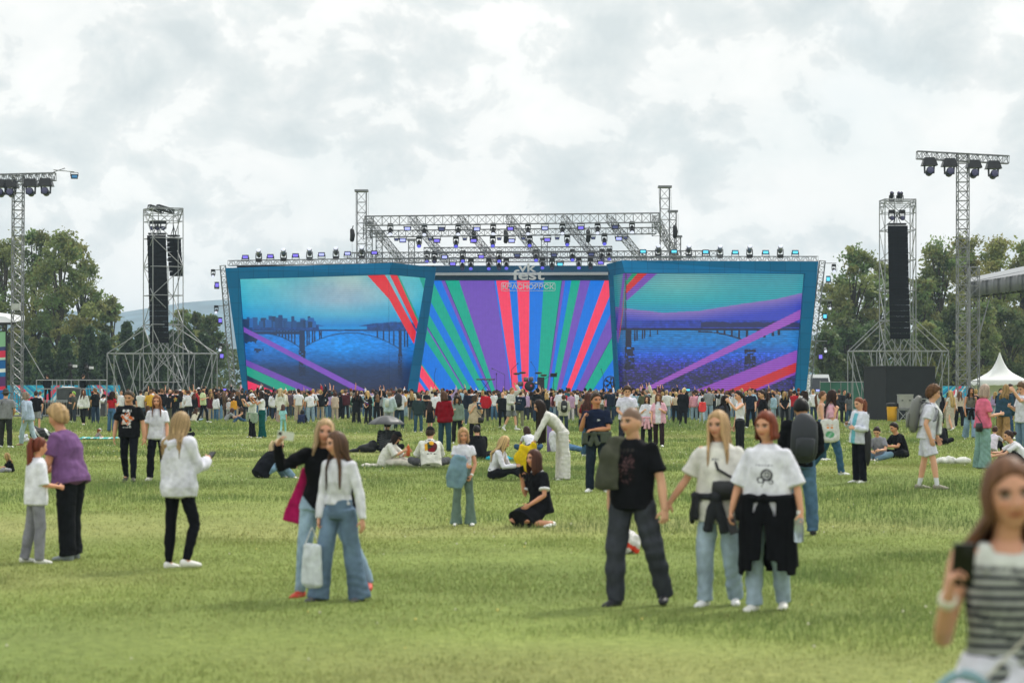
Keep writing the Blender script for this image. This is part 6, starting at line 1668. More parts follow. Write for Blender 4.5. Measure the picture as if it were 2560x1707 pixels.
    if hairg.n: hairg.build("hair", HAIRM, root, True, True)
    if capg: capg.build("cap", FABRIC, root, True, True)
    for fn_ in extras: fn_(info, root)
    return info

# ---- things people carry: things of their own
def carried(info, name, label, cat, at, group=None):
    """an Empty turned like its bearer, standing at local point AT"""
    r_ = empty(name, info["W"](at), info["yaw"]); tag(r_, label, cat, group); return r_
def backpack(info, label, col, strap, logo=None, size=1.0, name="backpack", white_mark=None):
    s = info["s"]; at = info["spine"](.32) + info["bk"] * (info["B"][4] + info["fit"] * s + .03)
    r_ = carried(info, name, label, "backpack", at)
    bk, d2, lf = info["bk"], info["d2"], info["left"]; k = s * size
    g_ = G(); g_.tube([d2 * -.24 * k + bk * .05, d2 * -.16 * k + bk * .07, bk * .075, d2 * .15 * k + bk * .06, d2 * .23 * k + bk * .03], np.array([.125, .15, .15, .14, .09]) * k, np.array([.06, .075, .08, .07, .045]) * k, side=lf, n=16)
    g_.tube([d2 * -.20 * k + bk * .13 * k, d2 * -.02 * k + bk * .145 * k], np.array([.10, .105]) * k, np.array([.03, .03]) * k, side=lf, n=12)
    V, F, C = g_.arrays(); link("pack", mk_mesh("pack", V, F, np.tile(s2l(col), (len(V), 1)), True), LEATHER, r_)
    ch = info["spine"](.46)
    for sg_ in (1, -1):
        off = lf * sg_ * .085 * k
        pts_ = [d2 * .18 * k + off * .8, ch - at + d2 * .055 * s + off - info["bk"] * .0, ch - at + off * 1.1 - bk * (info["B"][5] + .03) - d2 * .04, ch - at + off * 1.5 - bk * (info["B"][4] + .035) * .8 - d2 * .2 * s, d2 * -.2 * k + off * 1.5]
        G().tube(pts_, [.026 * k] * 5, [.007] * 5, side=lf, n=8, col=s2l(strap)).build("strap", LEATHER, r_, True, True)
    if white_mark: white_mark(r_, bk, d2, lf, k)
    return r_
def crossbag(info, label, col, at_l, at_u, size=(.22, .08, .15), side_strap=1, front=True, strapcol=None, name="shoulder_bag"):
    s = info["s"]; f = -info["bk"] if front else info["bk"]
    at = info["spine"](at_u) + info["left"] * at_l * s + f * (info["B"][3] + info["fit"] * s + .05)
    r_ = carried(info, name, label, "bag", at); w_, d_, h_ = np.array(size) * s
    G().tube([np.array([0, 0, -h_ / 2]), np.array([0, 0, 0]), np.array([0, 0, h_ / 2])], [w_ * .46, w_ * .5, w_ * .46], [d_ * .4, d_ * .5, d_ * .35], side=info["left"], n=16, cap=.15, col=s2l(col)).build("pouch", LEATHER, r_, True, True)
    sc = s2l(strapcol or col); top_ = info["spine"](.475) + info["left"] * .07 * s * side_strap - at
    G().tube([np.array([w_ * .45 * side_strap * -1, 0, h_ * .45]), (top_ + f * (info["B"][5] + .03)) * .5 + f * .02, top_ + f * .06 + info["d2"] * .02, top_ - f * .06 + info["d2"] * .015, top_ - f * (info["B"][5] + .12) - info["d2"] * .14], [.013 * s] * 5, [.005] * 5, side=info["left"], n=6, col=sc).build("strap", LEATHER, r_, True, True)
    return r_
def phone(info, sd, label, col="101114", up=(0, .35, 1), fwd=(0, 1, -.3), size=(.072, .010, .148)):
    a = info["arms"][sd]; r_ = empty("smartphone", info["W"](a["grip"] + a["hd"] * .03 * info["s"]), info["yaw"]); tag(r_, label, "phone", None)
    u = unit(LFU(*up)); n_ = LFU(*fwd); n_ = unit(n_ - u * (n_ @ u)); w_ = np.cross(u, n_)
    Rm = np.stack([w_, n_, u], 1)
    G().box((0, 0, 0), size, rot=Rm).build("case", plain("phone_" + col, s2l(col), .3), r_)
    G().box(n_ * -(size[1] / 2 + .0012), (size[0] * .92, .0016, size[2] * .94), rot=Rm).build("screen", plain("phone_glass", (.012, .013, .016), .12), r_)
    G().box(n_ * (size[1] / 2 + .002) + u * size[2] * .34 + w_ * .012, (.028, .004, .030), rot=Rm).build("camera_bump", BLACK, r_)
    return r_
def cloth_sheet(name, label, cat, pts, wid, col, root_at, thick=.03, seed=0, amp=.02, n=18, stuff=None, group=None):
    """a hanging or draped cloth: broad flat folds along a path (world points)"""
    pts = np.asarray(pts, float); r_ = empty(name, root_at); tag(r_, label, cat, group)
    g_ = G(); side = unit(wid[0]); w_ = np.asarray(wid[1], float)
    g_.tube(pts - root_at, w_, np.full(len(pts), thick), side=side, n=n, cap=.2)
    def post(V, F):
        N_ = vnormals(V, F); V = folds(V, N_, amp, seed, .25, .9); return V, np.tile(s2l(col), (len(V), 1))
    job("cloth", g_, max(.011, thick * .45), FABRIC, r_, post)
    return r_

# ---------------------------------------------------------------- clothing extras and prints
def put(C, m, c, k=1.0):
    m = np.clip(np.asarray(m, float), 0, 1)[:, None] * k
    return C * (1 - m) + np.asarray(c) * m
def tied_jacket(col, length=.42, sleeves=.38, open_=70, waist=.05, seed=4):
    def fn(info, root):
        s = info["s"]; g_ = G(); c = info["spine"](waist); a_, b_ = info["A"][2] + (.042 + info["fit"] * 1.1) * s, info["B"][2] + (.045 + info["fit"] * 1.2) * s; lf, bk, d2 = info["left"], info["bk"], info["d2"]
        pt = lambda an, k_=1.0: c + lf * math.sin(an) * a_ * k_ - bk * math.cos(an) * b_ * k_
        ring = [pt(t) for t in np.linspace(0, 2 * PI, 21)]
        g_.tube(ring, [.032 * s] * 21, n=8, cap=0)
        for an in np.radians(np.linspace(open_, 360 - open_, 13)):
            w_ = 1 - .25 * abs(math.sin(an * 2)); p0 = pt(an); o_ = unit(p0 - c)
            L_ = length * s * (w_ if length < .5 else 1 - .35 * np.cos(an * 3) * .4)
            g_.tube([p0 + d2 * .02 * s, p0 + o_ * .012 * s - [0, 0, L_ * .5], p0 + o_ * .016 * s - np.array([0, 0, L_])], np.array([.066, .074, .072]) * s, np.array([.022, .018, .016]) * s, side=np.cross(o_, [0, 0, 1]), n=8, cap=.3)
        k0 = pt(0, 1.1); g_.ball(k0, np.array([.05, .045, .045]) * s, 10, 8)
        for sg_ in (1, -1):
            g_.tube([k0, k0 + lf * sg_ * .04 * s - [0, 0, .12 * s], k0 + lf * sg_ * .075 * s - np.array([0, 0, sleeves * s])], np.array([.035, .045, .05]) * s, np.array([.025, .026, .024]) * s, side=lf, n=9)
        def post(V, F):
            V = folds(V, vnormals(V, F), .009 * s, seed, .4); V[:, 2] = np.maximum(V[:, 2], .02); return V, np.tile(s2l(col), (len(V), 1))
        job("tied_jacket", g_, .011, FABRIC, root, post)
    return fn
def drape(label, col, lo=-.13, wd=.10, front=.30, back=.25, name="jacket", cat="jacket", seed=3, lining=None):
    """a garment lying over one shoulder"""
    def fn(info, root):
        s = info["s"]; lf, bk, d2 = info["left"], info["bk"], info["d2"]; c = info["spine"](.455) + lf * lo * s; bd = info["B"][5]
        loc = [c + bk * (bd + .07) - d2 * back * s, c + bk * (bd + .05) - d2 * .10 * s, c + bk * .05 + d2 * .075 * s, c - bk * .05 + d2 * .07 * s, c - bk * (bd + .06) - d2 * .10 * s, c - bk * (bd + .085) - d2 * front * s]
        W_ = np.array([info["W"](p) for p in loc]); at = info["W"](c)
        cloth_sheet(name, label, cat, W_, (rotz(lf, info["yaw"]), np.array([1.1, 1.05, .8, .8, 1.05, 1.2]) * wd * s), col, at, .035 * s, seed, .026 * s)
    return fn
def belt_part(col, t=.075):
    def fn(info, root):
        c = info["spine"](t); G().tube([c - info["d2"] * .016, c + info["d2"] * .016], np.array([1, 1]) * (info["A"][2] + .022), np.array([1, 1]) * (info["B"][2] + .02), side=info["left"], n=22, cap=0, col=s2l(col)).build("belt", LEATHER, root, True, True)
    return fn
def wristband(sd, col="e8e8e4", w=.02):
    def fn(info, root):
        a = info["arms"][sd]; p = a["wr"] - (a["wr"] - a["el"]) * .12; d = unit(a["wr"] - a["el"])
        G().tube([p - d * w / 2, p + d * w / 2], [.0325 * info["s"]] * 2, n=14, cap=.1, col=s2l(col)).build("wristband", LEATHER, root, True, True)
    return fn
def glasses(dark=False):
    def fn(info, root):
        sg_ = []
        for l0 in (-.032, .032):
            p = [info["toH"]([l0 + .023 * math.cos(t), .092, .004 + .017 * math.sin(t)]) for t in np.linspace(0, 2 * PI, 13)]
            sg_ += list(zip(p, p[1:])); sg_.append((info["toH"]([l0 * 1.75, .088, .006]), info["toH"]([.078 * np.sign(l0), -.01, .006])))
        g_ = G().sticks(sg_, .003, 4)
        if dark:
            for l0 in (-.032, .032): g_.ball(info["toH"]([l0, .089, .004]), np.array([.023, .006, .018]) * info["hs"], 10, 8, rot=info["Hm"])
        g_.build("sunglasses" if dark else "glasses", METALB, root)
    return fn

# ---------------------------------------------------------------- the people nearest the camera
def stripes_top(q_, nn, C):
    u = q_[:, 2]; C = np.tile(s2l("a6a9a3"), (len(C), 1))
    C = put(C, ((u + .02) % .034 < .018) & (u < .125), s2l("14172c"))
    return put(C, (u > .135), s2l("cfd2cc"))
gi = person("smiling girl in a striped halter top and white trousers, nearest the camera", 2507, 0, h=1.70, Y=8.1, yaw=-6, sex="f", build=.97, hair=("long", "6e4d38", {"len": .22, "front": .2, "az0": 1.15, "wind": -.32}), skin="cf9f86",
       top=("tank", "b9bcb4"), bot=("wide", "d9d8e4"), po=pose(aR=((.24, .06, -1), (.04, .66, .62)), cR=.85, nR=(-1, .1, 0), hR=(-.15, .25, .95), head=(4, 2, -3), aL=((.2, -.05, -1), (.1, .1, -1))), lod=0, paint=stripes_top, extras=(wristband("R", "d8d2c4", .03),), brows="4a3124")
ph_ = phone(gi, "R", "black smartphone held up by the girl in the striped top", "0d0e10", up=(.05, .3, 1), fwd=(0, 1, -.35), size=(.072, .011, .145))
def blue_bag():
    s = gi["s"]; at = gi["spine"](-.08) + gi["left"] * -.17 * s - gi["bk"] * .19
    r_ = carried(gi, "handbag", "pale blue denim handbag with a round handle at the hip of the striped-top girl", "bag", at)
    g_ = G(); g_.tube([np.array([0, 0, -.22]), np.array([-.02, 0, -.10]), np.array([0, 0, .02])], [.13, .14, .09], [.06, .07, .04], n=18); g_.tube([np.array([.085 * math.sin(t), -.01, .07 + .075 * math.cos(t)]) for t in np.linspace(-2.5, 2.5, 15)], [.017] * 15, n=8)
    g_.tube([np.array([.09, -.03, .04]), np.array([.12, -.04, -.1]), np.array([.10, -.03, -.22])], [.04, .05, .045], n=10)
    def post(V, F): return folds(V, vnormals(V, F), .012, 5, .6, .8), np.tile(s2l("86a2ac"), (len(V), 1))
    job("pouch", g_, .009, FABRIC, r_, post)
    G().tube([np.array([.04, 0, .1]), gi["spine"](.2) - at + gi["left"] * .05 - gi["bk"] * .14, gi["spine"](.44) - at + gi["left"] * .10 - gi["bk"] * .09, gi["spine"](.485) - at + gi["left"] * .09, gi["spine"](.40) - at + gi["left"] * .08 + gi["bk"] * .11], [.0045] * 5, n=6, col=s2l("c2beb0")).build("cord_strap", LEATHER, r_, True, True)
blue_bag()

def dark_print(q_, nn, C):
    l, f, u = q_.T; m_ = (f > 0) & (np.hypot(l / .085, (u + .02) / .145) < 1)
    pat = np.sin(l * 90 + 3 * np.sin(u * 55)) * np.sin(u * 75 + 2 * np.sin(l * 60))
    C = put(C, m_ & (pat > .05), s2l("3a2a2e")); C = put(C, m_ & (pat > .5), s2l("584245"))
    return put(C, (f > 0) & (np.abs(u - .135) < .014) & (np.abs(l) < .075) & (np.sin(l * 160) > -.2), s2l("33312f"))
mn = person("man with cropped hair, black printed tee and charcoal trousers, holding a blonde woman's hand", 1580, 1513, top_y=1001, yaw=-22, sex="m", build=.98, hair=("buzz", "4a3c30"), skin="d3a88d", top=("tee", "15161a"), bot=("baggy", "3c3f46"), shoes="26262a",
       po=pose(lR=((.10, .10, -1), (.0, .0, -1)), lL=((.26, -.04, -1), (.12, -.34, -1)), aL=((.30, -.02, -1), (.18, .12, -1)), aR=((.14, -.12, -1), (.02, .12, -1)), head=(-12, 3, 0), cL=.75, nL=(-.6, -.6, 0)), lod=0, paint=dark_print, brows="6a5746",
       extras=(drape("olive green jacket slung over the shoulder of the man with cropped hair", "45473c", -.15, .105, .36, .30, seed=6),))
def small_text(q_, nn, C):
    l, f, u = q_.T; return put(C, (f > 0) & (np.abs(u - .085) < .008) & (np.abs(l + .02) < .035) & (np.sin(l * 260) > -.3), s2l("4a4a60"))
bl = person("tall blonde in a white tee, holding hands with the man with cropped hair", 1797, 1513, top_y=1010, yaw=-16, sex="f", hair=("long", "b5946c", {"len": .36, "front": 2.1, "az0": .9}), skin="d3a48a", top=("longtee", "d8d6d0"), bot=("straight", "98a9b8"), shoes="e0e0e0",
       po=pose(lR=((.05, .16, -1), (.02, -.05, -1)), lL=((.04, -.02, -1), (.04, -.30, -1)), aR=((.52, .03, -1), (.60, .10, -.85)), aL=((.16, .05, -1), (.05, .2, -1)), head=(-14, 4, 0), cR=.75, nR=(-.3, -1, 0)), lod=0, paint=small_text, extras=(tied_jacket("2e3034", .26, .30, 55, .06, 8),), brows="8a6c4c")
crossbag(bl, "black belt bag worn across the chest of the tall blonde woman", "17181c", .09, .12, (.27, .10, .15), -1)
def line_print(q_, nn, C):
    l, f, u = q_.T; c = s2l("34343c"); m = np.zeros(len(l), bool)
    d = np.hypot((l - .02) / 1.05, u + .03); m |= (np.abs(d - .042) < .009); m |= (np.abs(np.hypot(l - .022, u + .03) - .018) < .0055)
    m |= (np.abs(np.hypot(l + .035, u + .072) - .026) < .006) & (u < -.05); m |= (np.abs(l + .01 - .2 * np.sin((u + .1) * 24) * .1) < .006) & (u < -.07) & (u > -.13)
    m |= (np.abs(np.hypot(l - .055, u + .088) - .016) < .005)
    C = put(C, (f > 0) & m, c)
    return put(C, (f > 0) & (np.abs(u - .052) < .008) & (np.abs(l) < .075) & (np.sin(l * 230) > -.35), s2l("5a5670"))
rd = person("woman with a copper red bob and a line drawing on her white tee", 1920, 1525, top_y=1014, yaw=-20, sex="f", hair=("bob", "743824", {"len": .045, "az0": 1.12}), skin="d2a083", top=("overtee", "dcdce6"), bot=("straight", "9aabba"), shoes="dedcd6",
       po=pose(lR=((.06, .05, -1), (.02, -.03, -1)), lL=((.02, -.06, -1), (.0, -.34, -1)), aR=((.36, -.02, -1), (.22, .24, -1)), aL=((.34, .04, -1), (.20, .22, -1)), head=(-16, 4, 0), cR=.6, cL=.85), lod=0, paint=line_print, extras=(tied_jacket("121317", .58, .52, 40, .07, 12),), brows="6a3a24")
phone(rd, "R", "black smartphone in the lowered hand of the red-haired woman", "101114", up=(.3, .1, -1), fwd=(0, 1, .1))
def bottle(info, sd, label, colr, capc, h=.20, r=.034, clear=True):
    a = info["arms"][sd]; r_ = carried(info, "bottle", label, "bottle", a["grip"]); m, N, K, b = mat_new("bottle_plastic")
    b.inputs["Base Color"].default_value = (*s2l(colr), 1); b.inputs["Roughness"].default_value = .1; b.inputs["Transmission Weight"].default_value = .7 if clear else 0; b.inputs["IOR"].default_value = 1.2
    z = np.array([-.12, -.115, -.02, 0, .03, .055, .065]) * h / .2; G().tube(np.stack([z * 0, z * 0 , z], 1), np.array([.8, 1, 1, .93, 1, .5, .4]) * r, n=16, cap=.05).build("flask", m, r_, True)
    G().tube([(0, 0, .066 * h / .2), (0, 0, .085 * h / .2)], [r * .45] * 2, n=12, cap=.1).build("cap", plain("bottle_cap_" + capc, s2l(capc), .5), r_)
    return r_
bottle(rd, "L", "clear water bottle in the lowered hand of the red-haired woman", "c8d2d8", "e8e8ea", .26, .042)
bm_ = person("man in a black sweater and blue jeans seen from behind, wearing a grey backpack", 1999, 1336, top_y=984, yaw=183, sex="m", build=1.06, hair=("short", "171517"), skin="c99a7d", top=("long", "15161a"), bot=("straight", "4a657e"), shoes="1d1f24", po=pose(FRONTH, head=(0, 26, 0), lL=((.13, .02, -1), (.05, -.03, -1)), lR=((.13, .02, -1), (.05, -.03, -1))), lod=0)
backpack(bm_, "dark grey backpack worn by the man in the black sweater", "262a31", "343840", size=1.15)

se = person("blonde woman in a black bodysuit top and pale jeans taking a selfie", 800, 1492, top_y=1031, yaw=-12, sex="f", build=1.1, hair=("long", "b89a74", {"len": .14, "front": 1.2, "az0": .9}), skin="cf9c84", top=("croplong", "121316"), bot=("slim", "8ca2b6"), shoes="c23a22",
       botpaint=lambda p, n_, C: put(C, (p[:, 2] > .80) & (np.abs(p[:, 0] - .08) < (p[:, 2] - .78) * 1.1), s2l("121316")), po=pose(lR=((.16, .0, -1), (.10, -.02, -1)), lL=((.62, .02, -1), (.42, -.10, -1)), aR=((.80, .42, -.42), (.02, .42, .90)), aL=((.2, -.3, -1), (.1, -.1, -1)), lean=(0, 5), head=(6, 2, 6), cR=.5, nR=(-1, .2, 0), hR=(-.5, .3, .8)), lod=0, brows="7a5c40")
phone(se, "R", "pale smartphone in the raised hand of the selfie-taking woman", "c9cdc0", up=(-1, .1, .15), fwd=(.1, 1, 0), size=(.074, .010, .15))
def coat_fall():
    s = se["s"]; W = se["W"]; lf, bk = se["left"], se["bk"]; c = se["spine"](.30)
    pts_ = [W(c - lf * .16 * s + bk * .10 - [0, 0, 0]), W(c - lf * .20 * s + bk * .11 - [0, 0, .18 * s]), W(c - lf * .25 * s + bk * .12 - [0, 0, .36 * s]), W(c - lf * .28 * s + bk * .13 - [0, 0, .52 * s])]
    cloth_sheet("jacket", "magenta jacket hanging behind the arm of the selfie-taking woman", "jacket", pts_, (rotz(lf, se["yaw"]), np.array([.05, .09, .12, .13]) * s), "a81c58", pts_[0], .03, 3, .012)
coat_fall()
gw = person("girl in a white knitted top and wide blue jeans beside the selfie-taking woman", 848, 1500, top_y=1062, yaw=-30, sex="f", build=.92, hair=("long", "5b4232", {"len": .34, "front": 1.3, "az0": 1.1, "wind": .2}), skin="d2a389", top=("croplong", "d6d6de"), bot=("wide", "5c7084"), shoes="4a4a50",
       po=pose(lR=((.10, .20, -1), (.10, .06, -1)), lL=((.10, -.12, -1), (.10, -.12, -1)), aR=((.14, .10, -1), (.0, .22, -1)), aL=((.26, -.12, -1), (.16, .02, -1)), head=(-30, 4, 0), cR=.8), lod=0)
def white_bag():
    a = gw["arms"]["R"]; r_ = carried(gw, "carrier_bag", "white carrier bag hanging from the hand of the girl in wide jeans", "bag", a["grip"] + np.array([-.065, -.05, -.02]))
    g_ = G(); g_.tube([np.array([0, 0, -.50]), np.array([0, 0, -.48]), np.array([0, 0, -.25]), np.array([0, 0, -.14])], [.135, .145, .14, .13], [.05, .06, .05, .03], side=unit(LFU(1, .35, 0)), n=14)
    job("pouch", g_, .010, FABRIC, r_, lambda V, F: (folds(V, vnormals(V, F), .01, 2, .3), np.tile(s2l("c9cfd2"), (len(V), 1))))
    G().sticks([((0, 0, .02), (.06, .04, -.16)), ((0, 0, .02), (-.06, -.04, -.16))], .005, 5).build("handle", plain("cord_white", (.6, .6, .6), .7), r_)
white_bag()
ho = person("girl in a white hoodie and black leggings seen from behind, looking at a phone", 447, 1420, top_y=1016, yaw=138, sex="f", hair=("long", "a38862", {"len": .27, "front": .2, "az0": 1.0}), skin="d2a084", top=("hoodie", "d2d2dc"), bot=("leggings", "14151b"), shoes="e2e0de",
       po=pose(lL=((.08, -.02, -1), (.02, -.06, -1)), lR=((.13, .26, -1), (.03, -.34, -1)), aR=((.16, .34, -1), (-.25, .9, .34)), aL=((.12, .45, -1), (-.30, .95, .18)), head=(-14, 20, 0), cR=.7, cL=.6, fR=(.3, 1, 0)), lod=0)
phone(ho, "R", "dark smartphone in front of the girl in the white hoodie", "14161c", up=(0, .7, .7), fwd=(0, .7, -.7), size=(.085, .012, .17))
pu = person("sturdy woman with short blonde hair in a purple tee, seen from the side", 176, 1397, top_y=1000, yaw=-112, sex="f", build=1.4, hair=("fluffy", "b3946a"), skin="cf9a7e", top=("tee", "73527e"), bot=("straight", "1b1d21"), shoes="8a9298",
       po=pose(lean=(11, 0), lean2=3, aL=((.16, .22, -1), (-.1, .75, -.7)), aR=((.16, .3, -1), (-.2, .8, -.4)), lL=((.05, -.04, -1), (.02, -.06, -1)), lR=((.05, .12, -1), (.02, -.08, -1)), head=(-4, 10, 0), cL=.5), lod=0)
cd = person("child with a long red and brown ponytail in a white T-shirt and grey joggers", 90, 1405, top_y=1084, yaw=118, sex="c", hair=("pony", "6e3626", {"high": .75, "len": .62}), skin="d9a183", top=("overtee", "dcdce4"), bot=("baggy", "83838b"), shoes="dddcd8",
       po=pose(aR=((.14, .10, -1), (-.2, .92, -.12)), aL=((.14, .2, -1), (-.3, .9, -.1)), cR=.8, head=(6, 6, 0), lL=((.10, -.08, -1), (.06, -.22, -1)), lR=((.08, .06, -1), (.03, -.05, -1))), lod=0)

# ---------------------------------------------------------------- people further off, each one as the photo shows it
def M(px, fy, ty, yaw, sex, hair, top, bot, label, po=PSTAND, **k):
    hp = hair.split(); hr_ = (hp[0], hp[1], {"len": float(hp[2])} if len(hp) > 2 and hp[0] in ("long", "pony", "bob", "curly") else {}) if len(hp) > 1 else (hp[0], "5a4636")
    t_, b_ = top.split(), bot.split()
    Y = depth_of(px, fy); k.setdefault("lod", 1 if Y < 90 else 2)
    if isinstance(ty, float): k["h"] = ty; ty = None
    return person(label, px, fy, top_y=ty, yaw=yaw, sex=sex, hair=hr_, top=(t_[0], t_[1]), bot=(b_[0], b_[1]), po=po, **k)
def emblem(cols, c=(0, 0), r=(.09, .12), back=False, sd=1):
    def fn(q_, nn, C):
        l, f, u = q_.T; s_ = -1 if back else 1; e = np.hypot((l - c[0]) / r[0], (u - c[1]) / r[1]); m_ = (f * s_ > .02) & (e < 1 + .25 * np.sin(np.arctan2(u - c[1], l - c[0]) * 5 + sd))
        w_ = np.sin(l * 47 + 2.2 * np.sin(u * 31 + sd)) + np.sin(u * 53 + 2 * np.sin(l * 37 + sd * 2)); th = np.linspace(-1.6, 1.6, len(cols) + 1)
        for i, c_ in enumerate(cols): C = put(C, m_ & (w_ >= (th[i] if i else -9)) & (w_ < (th[i + 1] if i < len(cols) - 1 else 9)), s2l(c_))
        return C
    return fn
def both(*fs):
    def fn(q_, nn, C):
        for f_ in fs: C = f_(q_, nn, C)
        return C
    return fn
def bar_text(u0, l0=0, w=.08, h=.009, col="e8e8e8", fr=170, back=False):
    def fn(q_, nn, C):
        l, f, u = q_.T; return put(C, (f * (-1 if back else 1) > .02) & (np.abs(u - u0) < h) & (np.abs(l - l0) < w) & (np.sin(l * fr) + .6 * np.sin(l * fr * 2.7) > -.5), s2l(col))
    return fn
def hstripes(col, per=.05, fr=.4):
    def fn(q_, nn, C): return put(C, (q_[:, 2] % per) < per * fr, s2l(col))
    return fn
def dots(col):
    def fn(q_, nn, C):
        l, f, u = q_.T; return put(C, (np.sin(l * 105) * np.sin(u * 105 + np.floor(l * 33) * 1.3) > .72), s2l(col))
    return fn

# -- middle distance
m1 = M(323, 1207, 972, -4, "m", "crop 4a4038", "tee 16171b", "slim 15171f", "man in a black T-shirt with an orange and white print, walking towards the camera", pose(WALK1, aR=((.28, .0, -1), (.08, .14, -1)), aL=((.28, .0, -1), (.10, .1, -1)), head=(-3, 14, 0)), build=1.06, shoes="3a3632", lod=0, skin="cb9c80",
       paint=both(emblem(["d9662a", "16171b", "dcdcdc", "d9662a", "c8c8cc"], (0, -.03), (.105, .13)), bar_text(.125, 0, .085, .022, "dadade", 75), bar_text(-.185, 0, .08, .008, "b8b8bc")))
G0 = m1["arms"]["L"]["wr"]
m2 = M(394, 1204, 984, -4, "f", "long 8a5634 .20", "tee dcdce6", "straight 14151d", "woman with wavy auburn hair in a white tee, walking beside the man in black", pose(WALK2, aR=((.2, .05, -1), (.05, .15, -1)), head=(0, 6, 0)), shoes="d8d4cc", lod=0, skin="d8a284")
M(28, 1180, 1086, -70, "f", "long b0905f .22", "overtee 131418", "baggy 8d8d95", "blonde woman in a black tee and grey joggers sitting at the left edge", pose(SITX, lean=(6, 0), head=(0, 8, 0)), paint=emblem(["b8b8b4", "b8b8b4"], (.0, -.02), (.05, .045)), shoes="d8d8d8")
mg = M(14, 1118, 968, 172, "m", "crop 4c443c", "tee 7f8084", "straight 2d2f2c", "man in a grey tee with a dark strap across his back, left edge", pose(FRONTH), cap=("back", "4c4b4a"), build=1.1)
crossbag(mg, "dark sling strap bag worn by the man in grey at the left edge", "26282b", .0, .05, (.2, .07, .14), 1)
md = M(70, 1116, 977, -125, "f", "bob 8a7a68 .03", "jacket a3b2c4", "straight 9db0b8", "grey-haired woman in a pale denim jacket and pale jeans, walking left", pose(WALK1, lean=(6, 0)), build=1.05, shoes="b08a70")
M(91, 1078, 974, 178, "m", "short 352b24", "tee 16171a", "shorts 8b8c90", "man in a black tee and grey shorts behind the purple tee woman", pose(POCKET), shoes="8a6a50")
M(176, 1054, 978, 80, "m", "short 241e1b", "tee 35373a", "straight 2b2d30", "man in dark grey facing the person with green hair", pose(CROSSED), cap=("cap", "1b1b1d"))
M(186, 1056, 976, -70, "m", "short 8fc24a", "longtee 45473f", "baggy 2f353f", "person with bright green hair in a dark olive T-shirt", pose(POCKET))
mw = M(208, 1064, 972, -10, "f", "long 5a3a2c .25", "sweater d2d2d0", "leggings 17181c", "woman with long brown hair in a white sweater and black leggings, walking", pose(WALK1, head=(20, 2, 0)), shoes="d8d8d4")
crossbag(mw, "small white handbag of the woman in the white sweater", "cfcec8", -.02, -.02, (.26, .08, .17), -1)
ms = M(240, 1098, 1042, 128, "f", "pony 8a4a2e", "tee 85766e", "slim d08aa0", "person in a white cap, taupe T-shirt and pink shorts sitting on a turquoise blanket", pose(SITX, lean=(20, 0)), cap=("cap", "cfcdca"))
bk_ = empty("picnic_blanket", (*ground_xy(252, 1098), float(gz(0, 85)) + .03)); tag(bk_, "turquoise blanket under the person in the white cap", "blanket")
g_ = G(); g_.tube([(-.8, -.15, 0), (-.3, -.1, .02), (.2, 0, .0), (.75, .1, .03)], [.35, .5, .48, .35], [.025] * 4, side=(0, 1, 0), n=16)
job("cloth", g_, .018, FABRIC, bk_, lambda V, F: (folds(V, vnormals(V, F), .03, 3, .5, .5), np.where(np.sin(V[:, :1] * 22) > .7, s2l("d8e4e4"), s2l("5cb0b0"))))
bd2 = empty("backpack", (*ground_xy(100, 1098), .22)); tag(bd2, "black and white backpack lying on the grass behind the child with the ponytail", "backpack")
g_ = G(); g_.ball((0, 0, .16), (.36, .25, .22)).ball((-.2, .05, .32), (.14, .14, .14)).ball((.25, -.1, .14), (.18, .15, .14)); job("pack", g_, .02, LEATHER, bd2, lambda V, F: (folds(V, vnormals(V, F), .02, 2), np.where((np.sin(V[:, :1] * 17 + V[:, 2:] * 13) > .8), s2l("c8c8c8"), s2l("18191b"))))
M(100, 1050, 1.70, 150, "f", "short 6a4a36", "tee d0d0d4", "straight 3a4a60", "person in a white T-shirt under the left mast, before the printed banner")
